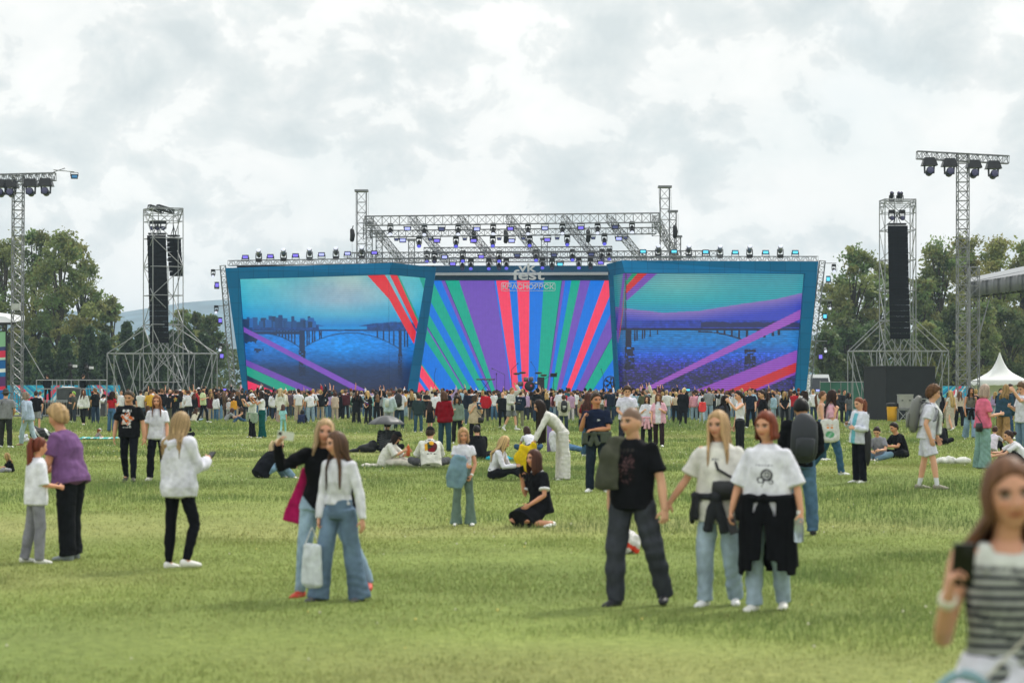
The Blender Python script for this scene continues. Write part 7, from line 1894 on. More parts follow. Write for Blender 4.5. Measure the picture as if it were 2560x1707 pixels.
for px, fy, yaw, sx, hr, tp, bt, lb, ps in [
    (258, 1041, -40, "m", "short 1d1a18", "tee 15161a", "shorts 1a1b1f", "man in a black T-shirt and shorts standing behind the crowd barrier", CROSSED), (275, 1042, 200, "f", "bob 6a5aa0 .03", "hoodie 191a20", "straight 202228", "person with violet hair behind the crowd barrier", POCKET),
    (289, 1042, 160, "f", "long b49a6c .25", "tank 3f5a50", "straight 54677c", "blonde woman in a dark green top behind the crowd barrier", PSTAND), (302, 1052, 10, "m", "short 2a2320", "tee dedee2", "straight 23252b", "man in a white tee raising one arm behind the crowd barrier", UP_R),
    (330, 1052, 180, "f", "bun 4a3226", "jacket 1b1c20", "slim 1b1d22", "person in a black jacket with hair tied up, filming behind the barrier", FILM),
    (352, 1052, 178, "m", "crop 33281f", "longtee d2d3d0", "straight 334050", "man in a white tee seen from behind, right of the orange print", PSTAND), (376, 1050, 184, "f", "bob 463627 .04", "shirt dadbe2", "straight d0d0d8", "woman with a dark bob in a white shirt above the auburn woman", FRONTH),
    (366, 1044, 178, "f", "long c0a878 .22", "tee 22242a", "straight 3a4858", "blonde in a dark top before the left scaffold tower", PSTAND), (400, 1046, 182, "m", "short 201c1a", "tee 25262a", "straight 2c3038", "man in a dark T-shirt between the auburn woman and the bald man", PSTAND),
    (425, 1050, 10, "m", "bald 5a4636", "tee d4d4dc", "straight 2c3442", "bald man in a white T-shirt left of the black shirt with the round emblem", PSTAND), (456, 1049, 172, "m", "bald 5a4636", "tee d8d8dc", "straight 26282c", "bald man in a white T-shirt right of the black shirt with the round emblem", PSTAND),
    (469, 1050, 184, "m", "short 5a4434", "hoodie b4b4ba", "slim 303236", "person in a light grey hoodie seen from behind", POCKET), (484, 1052, 180, "f", "long 5e3226 .25", "jacket 191a1d", "straight 1f2126", "woman with long reddish hair in a black jacket, left of the man with a phone", PSTAND),
    (526, 1050, 182, "f", "bun 8a6a4a", "long b8bac0", "straight 1b1c20", "woman in a grey and white striped top with a black shoulder bag", PSTAND), (548, 1050, 176, "f", "long 5c4030 .22", "long 15161a", "wide 5f7f9c", "woman in a black top and wide blue jeans with her back to the camera", PSTAND),
    (558, 1049, 182, "f", "long 7c6048 .45", "coat 5c4a40", "straight 3a3230", "woman with very long light brown hair in a brown coat", PSTAND), (604, 1046, 178, "m", "short 241f1c", "jacket 23282a", "straight 1d2025", "person in a dark hooded jacket at the foot of the left video wall's frame", PSTAND)]:
    M(px, fy, {"f": 1.68, "m": 1.79}[sx] + (px % 7) * .012 - .03, yaw, sx, hr, tp.replace("shirt", "longtee") if tp.startswith("shirt") else tp, bt, lb, pose(ps), group=None, paint=hstripes("707480", .06) if "striped" in lb else None)
M(439, 1055, 1.80, 180, "m", "short 3a2a22", "overtee 15161a", "straight 202228", "man in a black shirt with a round red and green emblem on the back", paint=emblem(["4a8a58", "c84a34", "d8a43a", "4a8a58"], (0, .0), (.085, .11), True))
mp_ = M(508, 1058, 962, 78, "m", "short 1c1816", "tee b6c298", "slim 17181c", "bearded man in a pale green T-shirt looking down at his phone, walking right", pose(PHONE_R, WALK1, aR=PHONE_R["aR"], head=(0, 24, 0)), beard="241c18")
M(571, 1049, 1.30, -10, "c", "bob 6a4a36 .05", "overtee d8d8de", "straight b8b8c4", "child in a white T-shirt with orange sleeves and a pale hat", pose(FRONTH), cap=("hat", "d8cfc8"), paint=lambda q_, nn, C: put(C, np.abs(q_[:, 0]) > .17, s2l("d8742e")))
M(585, 1050, 1.36, 176, "c", "short 3a2c24", "hoodie d89a2c", "straight 35506e", "child in a yellow jacket and white cap with its back to the camera", cap=("cap", "dcdce4"))
M(566, 1054, .9 if False else 1.62, 100, "f", "long 4a3026 .2", "hoodie 8b8d92", "slim 22242a", "woman in a grey hoodie sitting on the grass before the left video wall", pose(SITK))
M(611, 1057, 1.66, -80, "f", "bob 3e2a22 .04", "tank 22242a", "straight 33506e", "woman with bare shoulders sitting on the grass left of the teal trousers", pose(SITK, lean=(4, 0)))
mt = M(655, 1094, 973, -62, "f", "long 2e221e .14", "croptee dcdce0", "flare 0f4a48", "woman in a white crop top and teal flared trousers holding up a phone", pose(FILM), lod=1, skin="bf8a6a")
phone(mt, "R", "dark smartphone held up by the woman in teal trousers", "1b1c20", up=(0, 0, 1), fwd=(0, 1, 0))
ml = M(630, 1093, 1.62, -60, "f", "long 3a2a24 .1", "longtee c8ccc6", "flare 15161b", "woman in black flared trousers half hidden behind the teal trousers", pose(FILM), extras=(tied_jacket("8ea08c", .40, .3, 60, .05, 5),), cap=("hat", "e0e0e4"))
M(702, 1056, 968, 182, "f", "long c8b088 .22", "coat cfcfc6", "wide a09088", "woman with pale blonde hair in a long off-white jacket seen from behind", pose(POCKET))
M(708, 1087, 1010, 176, "c", "long 5a4038 .12", "tee 8fc4c8", "leggings 8fc8cc", "child in a pale turquoise T-shirt and leggings, walking away", pose(WALK2), lod=1, cap=("hat", "d8d8dc") if False else None)
M(722, 1046, 1.78, 176, "m", "short 5a4432", "jacket 66545c", "straight 3a4450", "man in a maroon checked shirt seen from behind", paint=hstripes("4a3a44", .045), po=pose(POCKET))
M(755, 1046, 1.74, -4, "f", "long 6a4632 .28", "long d4d6d2", "straight c8c8cc", "smiling woman with long brown hair and an open pale cardigan")
mb = M(796, 1047, 970, 20, "m", "crop 6a5848", "tee dcdce4", "straight 35587a", "man in sunglasses, white T-shirt and jeans with a black backpack", pose(PHONE_R), extras=(glasses(True),))
M(812, 1050, 1.68, 30, "f", "bun 3a2a22", "tee 17181c", "straight 6787a0", "woman in a black T-shirt and jeans with her hair up, looking at her hands", pose(FRONTH, head=(0, 20, 0)), paint=emblem(["9ab0b8", "c8d4d8"], (0, 0), (.04, .05)))
M(838, 1050, 1.66, 174, "f", "bob 4e2c22 .05", "longtee c2b09e", "straight b8a898", "woman with a dark red bob dressed all in beige, from behind")
for px, fy, yaw, sx, hr, tp, bt, lb, ps in [
    (672, 1044, 176, "m", "short 1d1a18", "jacket 17181b", "straight 1b2029", "man in a black jacket and jeans right of the teal trousers", PSTAND), (686, 1046, 170, "c", "short 8a6a50", "tee 9aa0b4", "straight 7a86a8", "child in pale blue behind the off-white jacket", PSTAND),
    (735, 1040, 178, "m", "crop 3a2c24", "overtee d0d4da", "straight 4a5a6e", "man in a white T-shirt with a dark strap, left of the smiling woman", PSTAND), (850, 1049, 180, "f", "bob 1c1817 .03", "jacket 15161a", "straight 14151a", "woman with a black bob dressed all in black, from behind", POCKET),
    (864, 1049, 176, "m", "short 5a4636", "sweater 4a2028", "straight 1b1c22", "person in a maroon top and black trousers", PSTAND), (877, 1048, 184, "f", "short 9a8468", "hoodie a9aba8", "slim 7f97a4", "person in a grey hoodie and pale jeans left of the long black coat", FILM),
    (940, 1048, 178, "f", "long 201a1a .25", "sweater 7fb0b4", "straight 2e4a58", "woman with black hair in a turquoise sweater", PSTAND), (955, 1045, 182, "m", "short 1b1817", "hoodie d09440", "straight c8b8a8", "person in an orange hoodie behind the turquoise sweater", PSTAND),
    (1028, 1046, 174, "m", "short 2a211c", "longtee cac8ba", "straight b8b4a8", "man in a cream T-shirt seen from behind, right of the black backpack", PSTAND), (1066, 1046, 40, "m", "short 2a221e", "tee 17181c", "straight 24262c", "bearded man in black looking to the right, above the black dress", CROSSED),
    (1088, 1048, 10, "f", "long 3a2a24 .18", "jacket b0b2b8", "straight 6e8498", "woman in a grey jacket over white, left of the red sweater", FRONTH), (1122, 1040, 178, "m", "short 3a2e26", "tee 8a8a92", "straight 30343c", "man in a grey T-shirt behind the red sweater", PSTAND),
    (1235, 1046, 176, "f", "short c8b69a", "tee d8d8dc", "straight 40506a", "person with white blond hair and white tee, left of the bald man", FILM), (1246, 1050, 182, "f", "long 3a2a22 .12", "tee 2e6a50", "straight 2a2c32", "woman in a green T-shirt half hidden behind the bald man in black", PSTAND),
    (1315, 1052, 170, "f", "pony 6a3e2c", "jacket b49ac0", "straight 2a3040", "woman in a lilac jacket with a grey tied shirt", PSTAND), (1337, 1048, 178, "m", "short 4a382c", "tee 202226", "straight 2c3036", "man in a black T-shirt with a hand on his head, above the bending woman", UP_R),
    (1366, 1052, 182, "f", "long c4a268 .25", "jacket 16171b", "straight 1d1e24", "blonde woman in a black track jacket right of the bending woman's hair", PSTAND), (1399, 1053, 178, "m", "short 1c1817", "overtee d4d4de", "straight 3a4656", "broad man in a white T-shirt above the drawstring bag", PSTAND),
    (1427, 1052, 182, "f", "bun 9a6a4e", "longtee b492b0", "straight c8c0c8", "woman in a pinkish lilac shirt right of the drawstring bag", PSTAND), (1437, 1046, 178, "m", "short 2e2622", "tee dadade", "straight 3a3c44", "man in a white tee with a small black backpack, below the red ray", PSTAND),
    (1528, 1047, 184, "c", "pony 1d1817", "sweater 1b6a4a", "straight 2a2c30", "child in a green sweater with a white strap across the back", PSTAND), (1514, 1044, 178, "f", "short 2e2420", "tee dcdce0", "straight 44566e", "person in a white top and pale cap behind the green sweater", PSTAND),
    (1667, 1052, 178, "m", "short b49a72", "tee d8d8d6", "straight 8a98a6", "blond man in a white T-shirt seen from behind, right of the pink cardigan", PSTAND), (1690, 1060, 172, "f", "bun c8a878", "croptee c8b49e", "straight 17181d", "woman in a beige crop top and black trousers left of the black poncho", FRONTH),
    (1727, 1046, 178, "f", "long 5a4632 .2", "jacket a8a098", "wide a4b0a2", "woman in pale grey-green trousers right of the black poncho", PSTAND), (1741, 1048, 176, "m", "short 2a221e", "tee 15161a", "straight 1b1c22", "man in black with a backpack left of the neon red jacket", PSTAND),
    (1782, 1048, 30, "m", "short 2a2420", "jacket 202228", "straight 24262c", "man in a dark jacket with a pale sleeve raised, right of the neon red jacket", FILM), (1798, 1046, -60, "m", "short 2a221e", "hoodie a9abb0", "straight 2c3038", "man in a grey hoodie with a camera, before the pink diagonal band", FILM),
    (1941, 1046, -60, "m", "short 221d1b", "hoodie 8f9297", "straight 2a2c32", "man in a grey zip hoodie left of the blonde in black", PSTAND), (1893, 1050, 176, "f", "long 4a241e .2", "sweater 5a1c26", "straight 2a2c32", "woman in a dark red sweater behind the man in the navy shirt", PSTAND),
    (2110, 1058, 30, "m", "short 1d1a18", "jacket 23262c", "straight 202228", "bearded man in sunglasses and a dark jacket beside the black booth", CROSSED), (2122, 1066, 40, "f", "long 201a19 .12", "tee 55585c", "straight 30455a", "woman with black hair in a grey T-shirt beside the black booth", PSTAND),
    (2098, 1052, 160, "m", "short 4a3a2e", "tee 33353a", "straight 2a2c32", "man in a dark cap behind the woman with the tote bag", PSTAND), (2350, 1062, -30, "f", "long 1d1a1a .25", "jacket 191a1e", "straight 1d1e22", "woman with black hair in a dark jacket left of the very long blonde hair", PSTAND),
    (2398, 1068, 12, "f", "long 7a5440 .25", "croplong c8b8aa", "wide 14151a", "woman in a beige top and black wide trousers before the banner fence", WALK1), (2340, 1062, 150, "m", "short 2a221e", "jacket 8e9096", "straight 2a2c32", "man in a checked shirt and cap right of the black booth", FRONTH)]:
    M(px, fy, ({"f": 1.67, "m": 1.79, "c": 1.3}[sx]) + (px % 7) * .012 - .03, yaw, sx, hr, tp, bt, lb, pose(ps), skin=["d7a98e", "cf9f84", "dcb096"][px % 3])
mc = M(891, 1060, 972, 6, "f", "long 4a2c24 .25", "coat 141518", "flare 1b1c20", "woman in a long black coat and flared trousers with a hand at her face", pose(aR=((.25, .25, -1), (-.25, .35, 1)), cR=.7))
mf_ = M(920, 1061, 974, -30, "f", "long b8965f .2", "overtee 17181b", "flare 1d1e21", "blonde woman in a black T-shirt and black flares holding a small flag", pose(FRONTH), paint=bar_text(.07, 0, .07, .02, "b8b8bc", 60))
M(687, 1047, 1.10, 160, "c", "short a88c6a", "tee d8b0a8", "straight d0b0a8", "small child in pink and a white hat sitting on the grass", pose(SITX), cap=("hat", "d8d4d4"))
M(752, 1061, 1.60, 170, "f", "bob 1b1918 .04", "jacket 1b2440", "straight 17181d", "person in a dark blue jacket sitting on the grass behind the selfie-taking woman", pose(SITK))
M(758, 1040, 1.22, 6, "c", "short 5a4636", "overtee b8b4b8", "straight 8a8890", "child in a grey and white patterned outfit and cap", pose(FRONTH), paint=emblem(["5a5460", "8a8088", "d0ccd0"], (0, 0), (.2, .3)), cap=("cap", "8a8078"))
M(741, 1047, 1.30, 10, "c", "long 9a6a4a .2", "tee 1b1c22", "straight 7a4a50", "girl with red and white straps holding something, before the smiling woman", pose(FRONTH))
mq = M(972, 1079, 976, 176, "m", "short 6a5442", "sweater a9b8bc", "straight 8a9094", "man in a pale blue and grey sweater with a small white bag on his back", pose(FRONTH), build=1.08)
backpack(mq, "small white backpack on the man in the pale sweater", "b8bdb4", "b0b4ac", size=.62)
mk = M(998, 1075, 967, 178, "m", "crop 3a2c24", "tee d8d8e2", "straight 22303e", "man in a white T-shirt with a black backpack, right of the pale sweater", pose(FRONTH), build=1.06)
def squiggle(r_, bk, d2, lf, k):
    g_ = G(); 
    for a in range(5): c = bk * .150 * k + d2 * (-.06 + .02 * (a % 2)) * k + lf * (a - 2) * .028 * k; g_.sticks([(c - d2 * .02 * k, c + d2 * .02 * k), (c, c + lf * .02 * k)], .005, 4)
    g_.build("white_mark", WHITEP, r_)
backpack(mk, "black backpack with a white mark on the man in the white T-shirt", "17181c", "17181c", size=1.05, white_mark=squiggle)
M(1046, 1081, 982, 178, "m", "crop 2a221e", "jacket 2b3a3e", "straight 2f4a5c", "man in a dark teal jacket and jeans seen from behind, left of the black dress", pose(FRONTH), lod=1)
M(1075, 1079, 1001, 174, "c", "long 2e201c .38", "dress 15161a", "dress 15161a", "girl with long dark hair in a black dress with white lines at the hem", pose(WALK1), lod=1, shoes="c89a80")
mr = M(1112, 1129, 973, 158, "f", "bob 5a3f30 .08", "sweater 7a0e1c", "straight 27404e", "woman with brown hair in a dark red sweater and dark jeans, talking", pose(FRONTH, head=(40, 4, 0)), shoes="3a4a3a")
M(1143, 1108, 986, 0, "f", "curly 2c211e .10", "sweater 76877c", "straight 1a1b20", "laughing woman with dark curly hair and glasses in a sage green sweater", pose(PHONE_R), extras=(glasses(),))
mh = M(1187, 1112, 983, 20, "f", "bob 4a382c .02", "longtee b4a48c", "straight 16171c", "woman with short brown hair and glasses in a beige T-shirt, hands at her chin", pose(aR=((.2, .35, -1), (-.45, .35, 1)), aL=((.2, .35, -1), (-.45, .35, 1)), cR=.8, cL=.8, head=(40, 4, 0)), extras=(glasses(), drape("dark blue jacket round the shoulders of the woman with short brown hair", "22405a", .12, .09, .12, .25, seed=9)))
crossbag(mh, "black camera bag with a white charm on the hip of the woman in beige", "18191c", .15, -.06, (.2, .1, .18), -1)
M(1172, 1062, 1.80, 190, "m", "short 1c1917", "jacket 1b2230", "straight 3a4a5a", "man in a black cap and navy jacket behind the woman in beige", cap=("cap", "17181b"), po=pose(POCKET))
M(1213, 1056, 1.72, 190, "m", "short 1b1817", "hoodie b01824", "straight 2f3033", "person in a bright red hooded jacket seen from behind", pose(POCKET))
M(1257, 1069, 977, 182, "m", "bald 5a4636", "tee 16171a", "slim 17181c", "bald man in a black T-shirt and black trousers seen from behind", pose(POCKET), build=1.08)
mz = M(1277, 1077, 967, 62, "m", "crop 8a6c4c", "jacket c4c4be", "shorts 74777a", "photographer in a white jacket and grey shorts, one hand on his head", pose(WALK1, aL=((.35, .6, .55), (-.2, -.35, .9)), aR=((.15, .15, -1), (-.2, 1, .05)), head=(10, 0, 0)), socks="dcdcdc", shoes="c8c8c8", lod=1)
crossbag(mz, "round black camera bag on the photographer's hip", "17181c", -.16, -.02, (.2, .1, .18), 1)
ca = carried(mz, "photo_camera", "black photo camera in the photographer's lowered hand", "camera", mz["arms"]["R"]["grip"]); G().box((0, 0, 0), (.15, .08, .11)).build("body", BLACK, ca); G().tube([(0, -.04, 0), (0, -.16, 0)], [.04, .045], n=10).build("lens", BLACK, ca, True)
M(1299, 1068, 1.74, 176, "m", "short 4a362a", "jacket 1b2638", "straight 77765f", "man in a navy jacket with white lettering and khaki trousers", pose(FRONTH), paint=bar_text(.06, 0, .08, .015, "c0c8d0", 60, True))
mn2 = M(1409, 1083, 984, 184, "m", "short 4a3428", "jacket b9b7a8", "straight 2a3440", "boy in a cream hooded jacket with a black drawstring bag", pose(FRONTH), lod=1)
def swoosh(r_, bk, d2, lf, k):
    o_ = bk * .175 * k
    pts_ = [(-.075, -.02), (-.06, -.055), (-.03, -.07), (.01, -.055), (.09, .01)]
    up_ = [(-.075, -.02), (-.055, -.04), (-.025, -.048), (.012, -.040), (.09, .01)]
    V = [o_ + lf * -x * k + d2 * (z - .05) * k for x, z in pts_ + up_[::-1][1:-1]]
    G().add(V, [np.array([list(range(len(V)))])]).build("white_mark", WHITEP, r_)
    me = text_mesh("NIKE", .07 * k, .004, .002); n_ = len(me.vertices); a_ = np.empty(n_ * 3, np.float32); me.vertices.foreach_get("co", a_); a_ = a_.reshape(-1, 3)
    b_ = o_ - lf * a_[:, :1] * 1.0 + d2 * (a_[:, 1:2] - .04 * k) + bk * a_[:, 2:3]; me.vertices.foreach_set("co", b_.astype(np.float32).ravel()); me.update(); link("lettering", me, WHITEP, r_)
backpack(mn2, "black drawstring bag with white lettering on the boy in the cream jacket", "17181c", "17181c", size=1.0, name="drawstring_bag", white_mark=swoosh)
M(1457, 1077, 984, 172, "m", "short 2a221e", "longtee 8f7c64", "straight 20363e", "man in a black cap and khaki shirt seen from behind", cap=("back", "1c1c1f"), lod=1)
mv = M(1493, 1228, 975, -8, "m", "short 3a2c22", "tee 1a2238", "straight 1d2733", "man in a navy tee with one hand at his chin and arms crossed", pose(aR=((.2, .3, -1), (-.35, .55, .9)), aL=((.2, .3, -1), (-.9, .5, -.05)), cR=.8, head=(34, 2, 0), lL=((.10, .1, -1), (.05, .0, -1))), build=1.08, lod=0, skin="c48d6e", paint=emblem(["d8dce0", "d8dce0"], (.075, .03), (.022, .012)), extras=(tied_jacket("4c5248", .22, .2, 40, .10, 7),))
M(1470, 1140, 976, 140, "f", "long 4a2a22 .35", "tee 7a1f2a", "straight 3f5c74", "woman with long reddish brown hair behind the man in the navy T-shirt", pose(head=(-20, 0, 0)))
M(1566, 1130, 960, 0, "m", "fluffy 4a3426", "tee d0cede", "straight 2a2c36", "tall boy with thick brown hair in a white T-shirt behind the cropped-hair man", pose(FRONTH, head=(0, 22, 0)), lod=1, build=1.05)
pk = M(1616, 1112, 985, 10, "f", "long 3c2620 .08", "overtee d4d4e0", "straight 1b1a1e", "girl in a white T-shirt with a pink jacket tied round her waist", pose(PHONES, head=(-20, 4, 0)), lod=1, extras=(tied_jacket("d8a4b4", .40, .38, 45, .04, 3),))
M(1647, 1119, 980, -8, "f", "long 6e4a38 .14", "longtee d4d2dc", "straight 2e2024", "girl in an open pink cardigan over white and dark brown trousers", pose(PHONE_L, WALK1, aL=PHONE_L["aL"]), lod=1, paint=lambda q_, nn, C: put(C, (np.abs(q_[:, 0]) > .085) | (q_[:, 1] < 0), s2l("d8a6b6")))
M(1708, 1064, 967, 150, "f", "short d0b888", "coat 15161a", "slim 17181c", "short-haired blonde person in a black poncho and white sneakers", pose(POCKET), build=1.2, shoes="dcdcdc")
M(1755, 1060, 1.36, 182, "c", "bob 1d1716 .05", "hoodie e0484a", "straight 93a3b0", "child in a neon red hooded jacket and pale jeans", pose(WALK1))
M(1850, 1150, 971, -78, "f", "braid 2e211c", "tank d8d8e0", "straight 202226", "woman in a white tank top with a dark braid, one hand raised", pose(aL=((.3, .75, -.4), (-.1, .7, .65)), cL=.5, head=(0, 10, 0)), lod=1, extras=(belt_part("3a3a40"),))
M(1812, 1142, 982, 60, "f", "long 241a1a .22", "tee 3a3b42", "straight 55585e", "woman with long black hair facing the woman in the white tank top", pose(PSTAND, head=(0, 12, 0)))
M(1877, 1072, 971, -20, "m", "crop 4a3e36", "tee 1b2434", "straight 14161c", "man with short grey hair in a navy polo shirt, walking", pose(WALK2), build=1.1, lod=1)
M(1908, 1122, 970, -74, "f", "pony 33241e", "tee 17181b", "straight 17181c", "young woman with a ponytail and black tee in profile, behind the copper bob", pose(PSTAND, head=(0, 8, 0)))
M(1962, 1064, 976, 10, "f", "long b0935f .2", "tee 1b1c1f", "straight 1d1e22", "blonde woman in black facing the camera, left of the grey backpack man", pose(FRONTH))
mo = M(2078, 1186, 964, 84, "f", "long 33221e .32", "tee c99aa8", "straight 35566e", "woman with long dark hair in a pink T-shirt carrying a printed tote bag", pose(aR=((.2, .1, -1), (-.15, .35, 1)), lR=((.05, .34, -1), (.02, .14, -1)), lL=((.05, -.42, -1), (.02, -.75, -1)), cR=.7), lod=0)
def tote():
    s = mo["s"]; at = mo["spine"](.05) - mo["left"] * .23 * s + mo["bk"] * .02
    r_ = carried(mo, "tote_bag", "white tote bag with an orange and green print on the woman in pink", "bag", at)
    g_ = G(); g_.tube([np.array([0, 0, -.23]), np.array([0, 0, -.2]), np.array([0, 0, .0]), np.array([0, 0, .16])], [.17, .19, .18, .17], [.05, .06, .06, .03], side=(0, 1, 0), n=16)
    def post(V, F):
        V = folds(V, vnormals(V, F), .01, 2, .5); C = np.tile(s2l("cfcecb"), (len(V), 1)); y_, z_ = V[:, 1] - .0, V[:, 2]; m_ = V[:, 0] < 0
        C = put(C, m_ & (np.hypot(y_ / .085, (z_ + .11) / .065) < 1), s2l("5c9a72")); C = put(C, m_ & (np.hypot(y_ / .085, (z_ + .11) / .065) < 1) & (np.sin(y_ * 60 + z_ * 40) > .2), s2l("8ab0a0")); C = put(C, m_ & (np.abs(z_ - .02) < .055) & (np.abs(np.abs(y_) - .035) < .022) & (np.sin(z_ * 90) > -.4), s2l("d88a4a"))
        return V, C
    job("pouch", g_, .012, FABRIC, r_, post)
    sh = mo["spine"](.47) - mo["left"] * .12 * s - at
    for o_ in (-.09, .09): G().tube([np.array([0, o_, .15]), (np.array([0, o_, .15]) + sh) / 2 + mo["left"] * -.03, sh + np.array([0, o_ * .3, .06])], [.014] * 3, [.005] * 3, n=6, col=s2l("c8c8c4")).build("handle", FABRIC, r_, True, True)
tote()
M(2056, 1150, 972, 70, "f", "pony 6a4a38", "tank c8a89a", "straight 3f5a70", "woman with tied-back hair half hidden behind the woman in pink", PSTAND)
mx_ = M(2148, 1206, 986, -62, "f", "pony 7a4630", "jacket cfd2de", "straight 15171f", "woman with a ponytail and an open white shirt over a light blue top", pose(PHONES, aL=((.2, .15, -1), (-.3, .9, .15)), head=(0, 12, 0)), lod=0, paint=lambda q_, nn, C: put(C, (q_[:, 1] > .03) & (np.abs(q_[:, 0] - .0) < .062) & (q_[:, 2] < .19), s2l("6fb4c6")))
phone(mx_, "R", "dark smartphone held by the woman in the open white shirt", "14161c", up=(0, 1, .2), fwd=(0, -.2, 1))
ub = carried(mx_, "folded_umbrella", "folded black umbrella hanging at the side of the woman in the white shirt", "umbrella", mx_["arms"]["L"]["el"] + mx_["bk"] * .05); G().tube([(0, 0, -.62), (0, 0, -.5), (0, 0, -.1), (0, 0, .02)], [.012, .05, .062, .03], n=12).build("canopy", BLACK, ub, True); G().sticks([((0, 0, 0), (0, 0, .3))], .012, 6).build("handle", BLACK, ub)
M(2200, 1151, 1.66, -28, "f", "pony 2e211d", "tee 83838b", "straight 6a8498", "girl in a grey T-shirt sitting cross-legged, looking at her phone", pose(SITX, head=(0, 26, 0)), lod=1)
M(2256, 1146, 1.80, -62, "m", "short 2a211d", "tee 15161a", "straight 1a1b20", "young man in a black T-shirt sitting on the grass beside the girl in grey", pose(SITX, head=(0, 10, 0)), lod=1, skin="cf9b7c")
bw = M(2316, 1222, 954, 74, "m", "fluffy 5e4028", "tee d4d4e0", "shorts c9c9d6", "man in white shorts and white socks with a pale sweater over his shoulders", pose(lR=((.06, .30, -1), (.02, .16, -1)), lL=((.08, -.12, -1), (.04, -.20, -1)), aR=((.25, -.25, -1), (-.1, .35, -1)), aL=((.2, .1, -1), (-.2, .4, -1)), lean=(8, 0), head=(6, 8, 0)), lod=0, socks="d8d8de", shoes="8c8478", extras=(belt_part("16171a", .06), drape("pale knitted sweater over the shoulders of the man in white shorts", "c8cac6", .05, .11, .42, .1, "sweater", "sweater", 4)))
backpack(bw, "grey backpack on the man in white shorts", "6a6b68", "2c2e32", size=1.15)
pw = M(2457, 1172, 955, 108, "f", "bob b09a8c .07", "tee d06a84", "wide 76958f", "woman with an ash-blond bob in a pink T-shirt and pale green jeans", pose(aR=((.2, .15, -1), (-.15, .9, .15)), head=(-10, 4, 0)), build=1.12, lod=0)
crossbag(pw, "black shoulder bag on the hip of the woman in the pink T-shirt", "17181b", -.17, -.06, (.27, .1, .17), 1, False)
M(2426, 1098, 966, 0, "f", "long 2c201c .22", "crop 5a5650", "wide 7d95ac", "woman with dark hair in a striped crop top and pale jeans, looking at the camera", pose(WALK1), lod=1, skin="c08e70", paint=hstripes("7c7870", .03), extras=(tied_jacket("15161a", .3, .35, 50, .08, 6),))
my_ = M(2376, 1078, 974, -150, "f", "long c8a870 .48", "croptee d0ccc8", "longskirt b4ab9c", "woman with very long blonde hair in a beige skirt holding a small flag", pose(WALK2), lod=1)
M(2508, 1112, 958, 160, "f", "long 9a7c50 .22", "jacket 30485a", "wide 9a7a50", "blonde woman in a denim jacket and tan trousers beside the pink T-shirt", pose(WALK1), lod=1)
M(2524, 1100, 950, 40, "m", "short 3a2c24", "jacket 202836", "straight 2f4660", "man in a dark jacket and jeans walking right of the pink T-shirt", pose(WALK2), lod=1)
mu = M(2556, 1150, 948, -60, "m", "fluffy 6a5440", "tee d0d0dc", "straight 62788c", "young man in a white T-shirt pointing, cut off by the right edge", pose(PHONE_R, aL=((.3, .8, .0), (-.1, .6, .8))), lod=1)
M(2560, 1168, 1.72, -80, "f", "bun 3a2a24", "tee d8d8de", "straight 15161a", "person in white and black sitting behind the girl in the striped top", pose(SITK), lod=1)
M(2352, 1112, 1.70, 176, "f", "bob b4683a .04", "jacket 131418", "straight 15161a", "person with orange hair in a black jacket sitting on the grass, from behind", pose(SITX, lean=(26, 0)), lod=1)
M(2312, 1092, 1.74, 150, "m", "short 241f1c", "jacket 3c413f", "straight 2a2c30", "person in a dark jacket sitting behind the man in white shorts", pose(SITK))
M(2478, 1130, 1.55, 150, "f", "bun 4a3026", "tee c8c0cc", "straight 1d1e24", "person with a black bag sitting behind the pale green jeans", pose(SITK))

# -- the ones sitting on the grass in the middle
M(652, 1196, 1.70, 118, "f", "pony cfb892", "jacket 181a20", "straight 7894ac", "platinum blonde in sunglasses, black jacket and jeans sitting on the grass", pose(SITK, lean=(26, 0)), lod=0, extras=(glasses(True),))
um = M(966, 1131, 1.76, 176, "m", "short 201b19", "jacket 16181d", "straight 17181c", "man in a black dotted shirt sitting under a grey umbrella", pose(SITX, aR=((.2, .45, -1), (-.4, .35, 1)), cR=.9), lod=1, paint=dots("9a9ca0"))
def umbrella():
    Yu = um["loc"][1]; r_ = empty("umbrella", np.array([*P(966, 0, Yu)[:2], P(0, 1062, Yu)[2]])); tag(r_, "open dark grey umbrella over the man in the dotted shirt", "umbrella")
    k_ = Yu / FPX; R_ = 48 * k_; H_ = 24 * k_; n_ = 8; V = []; F = []; C = []
    rg = [(0, 1), (.25, .94), (.5, .78), (.75, .50), (1.0, .06)]
    na = 40
    for j, (rr_, hh_) in enumerate(rg):
        for i in range(na):
            a = 2 * PI * i / na + .2; sc = (i % 5) / 5.; dip = 1 - .055 * math.sin(PI * sc) * rr_
            V.append((rr_ * R_ * dip * math.cos(a), rr_ * R_ * dip * math.sin(a), hh_ * H_ - .02 * math.sin(PI * sc) * rr_ + (.035 * math.sin(PI * sc) if j == 4 else 0))); C.append(s2l("4c4d50") if (i // 5) % 2 else s2l("5a5b5e"))
    for j in range(4):
        for i in range(na): F.append([j * na + i, (j + 1) * na + i, (j + 1) * na + (i + 1) % na, j * na + (i + 1) % na])
    o_ = G().add(V, [np.array(F)], np.array(C)).build("canopy", vcol("umbrella_nylon", .45, spec=.5, trans=.15), r_, True, True); md = o_.modifiers.new("thickness", "SOLIDIFY"); md.thickness = .006
    G().sticks([((0, 0, H_), (.02, -.1, -.75))], .012, 6).build("shaft", METALB, r_)
    G().sticks([((0, 0, H_ * .55), (R_ * .97 * math.cos(2 * PI * i / 8 + .2), R_ * .97 * math.sin(2 * PI * i / 8 + .2), H_ * .04)) for i in range(8)], .006, 4).build("ribs", METALB, r_)
umbrella()
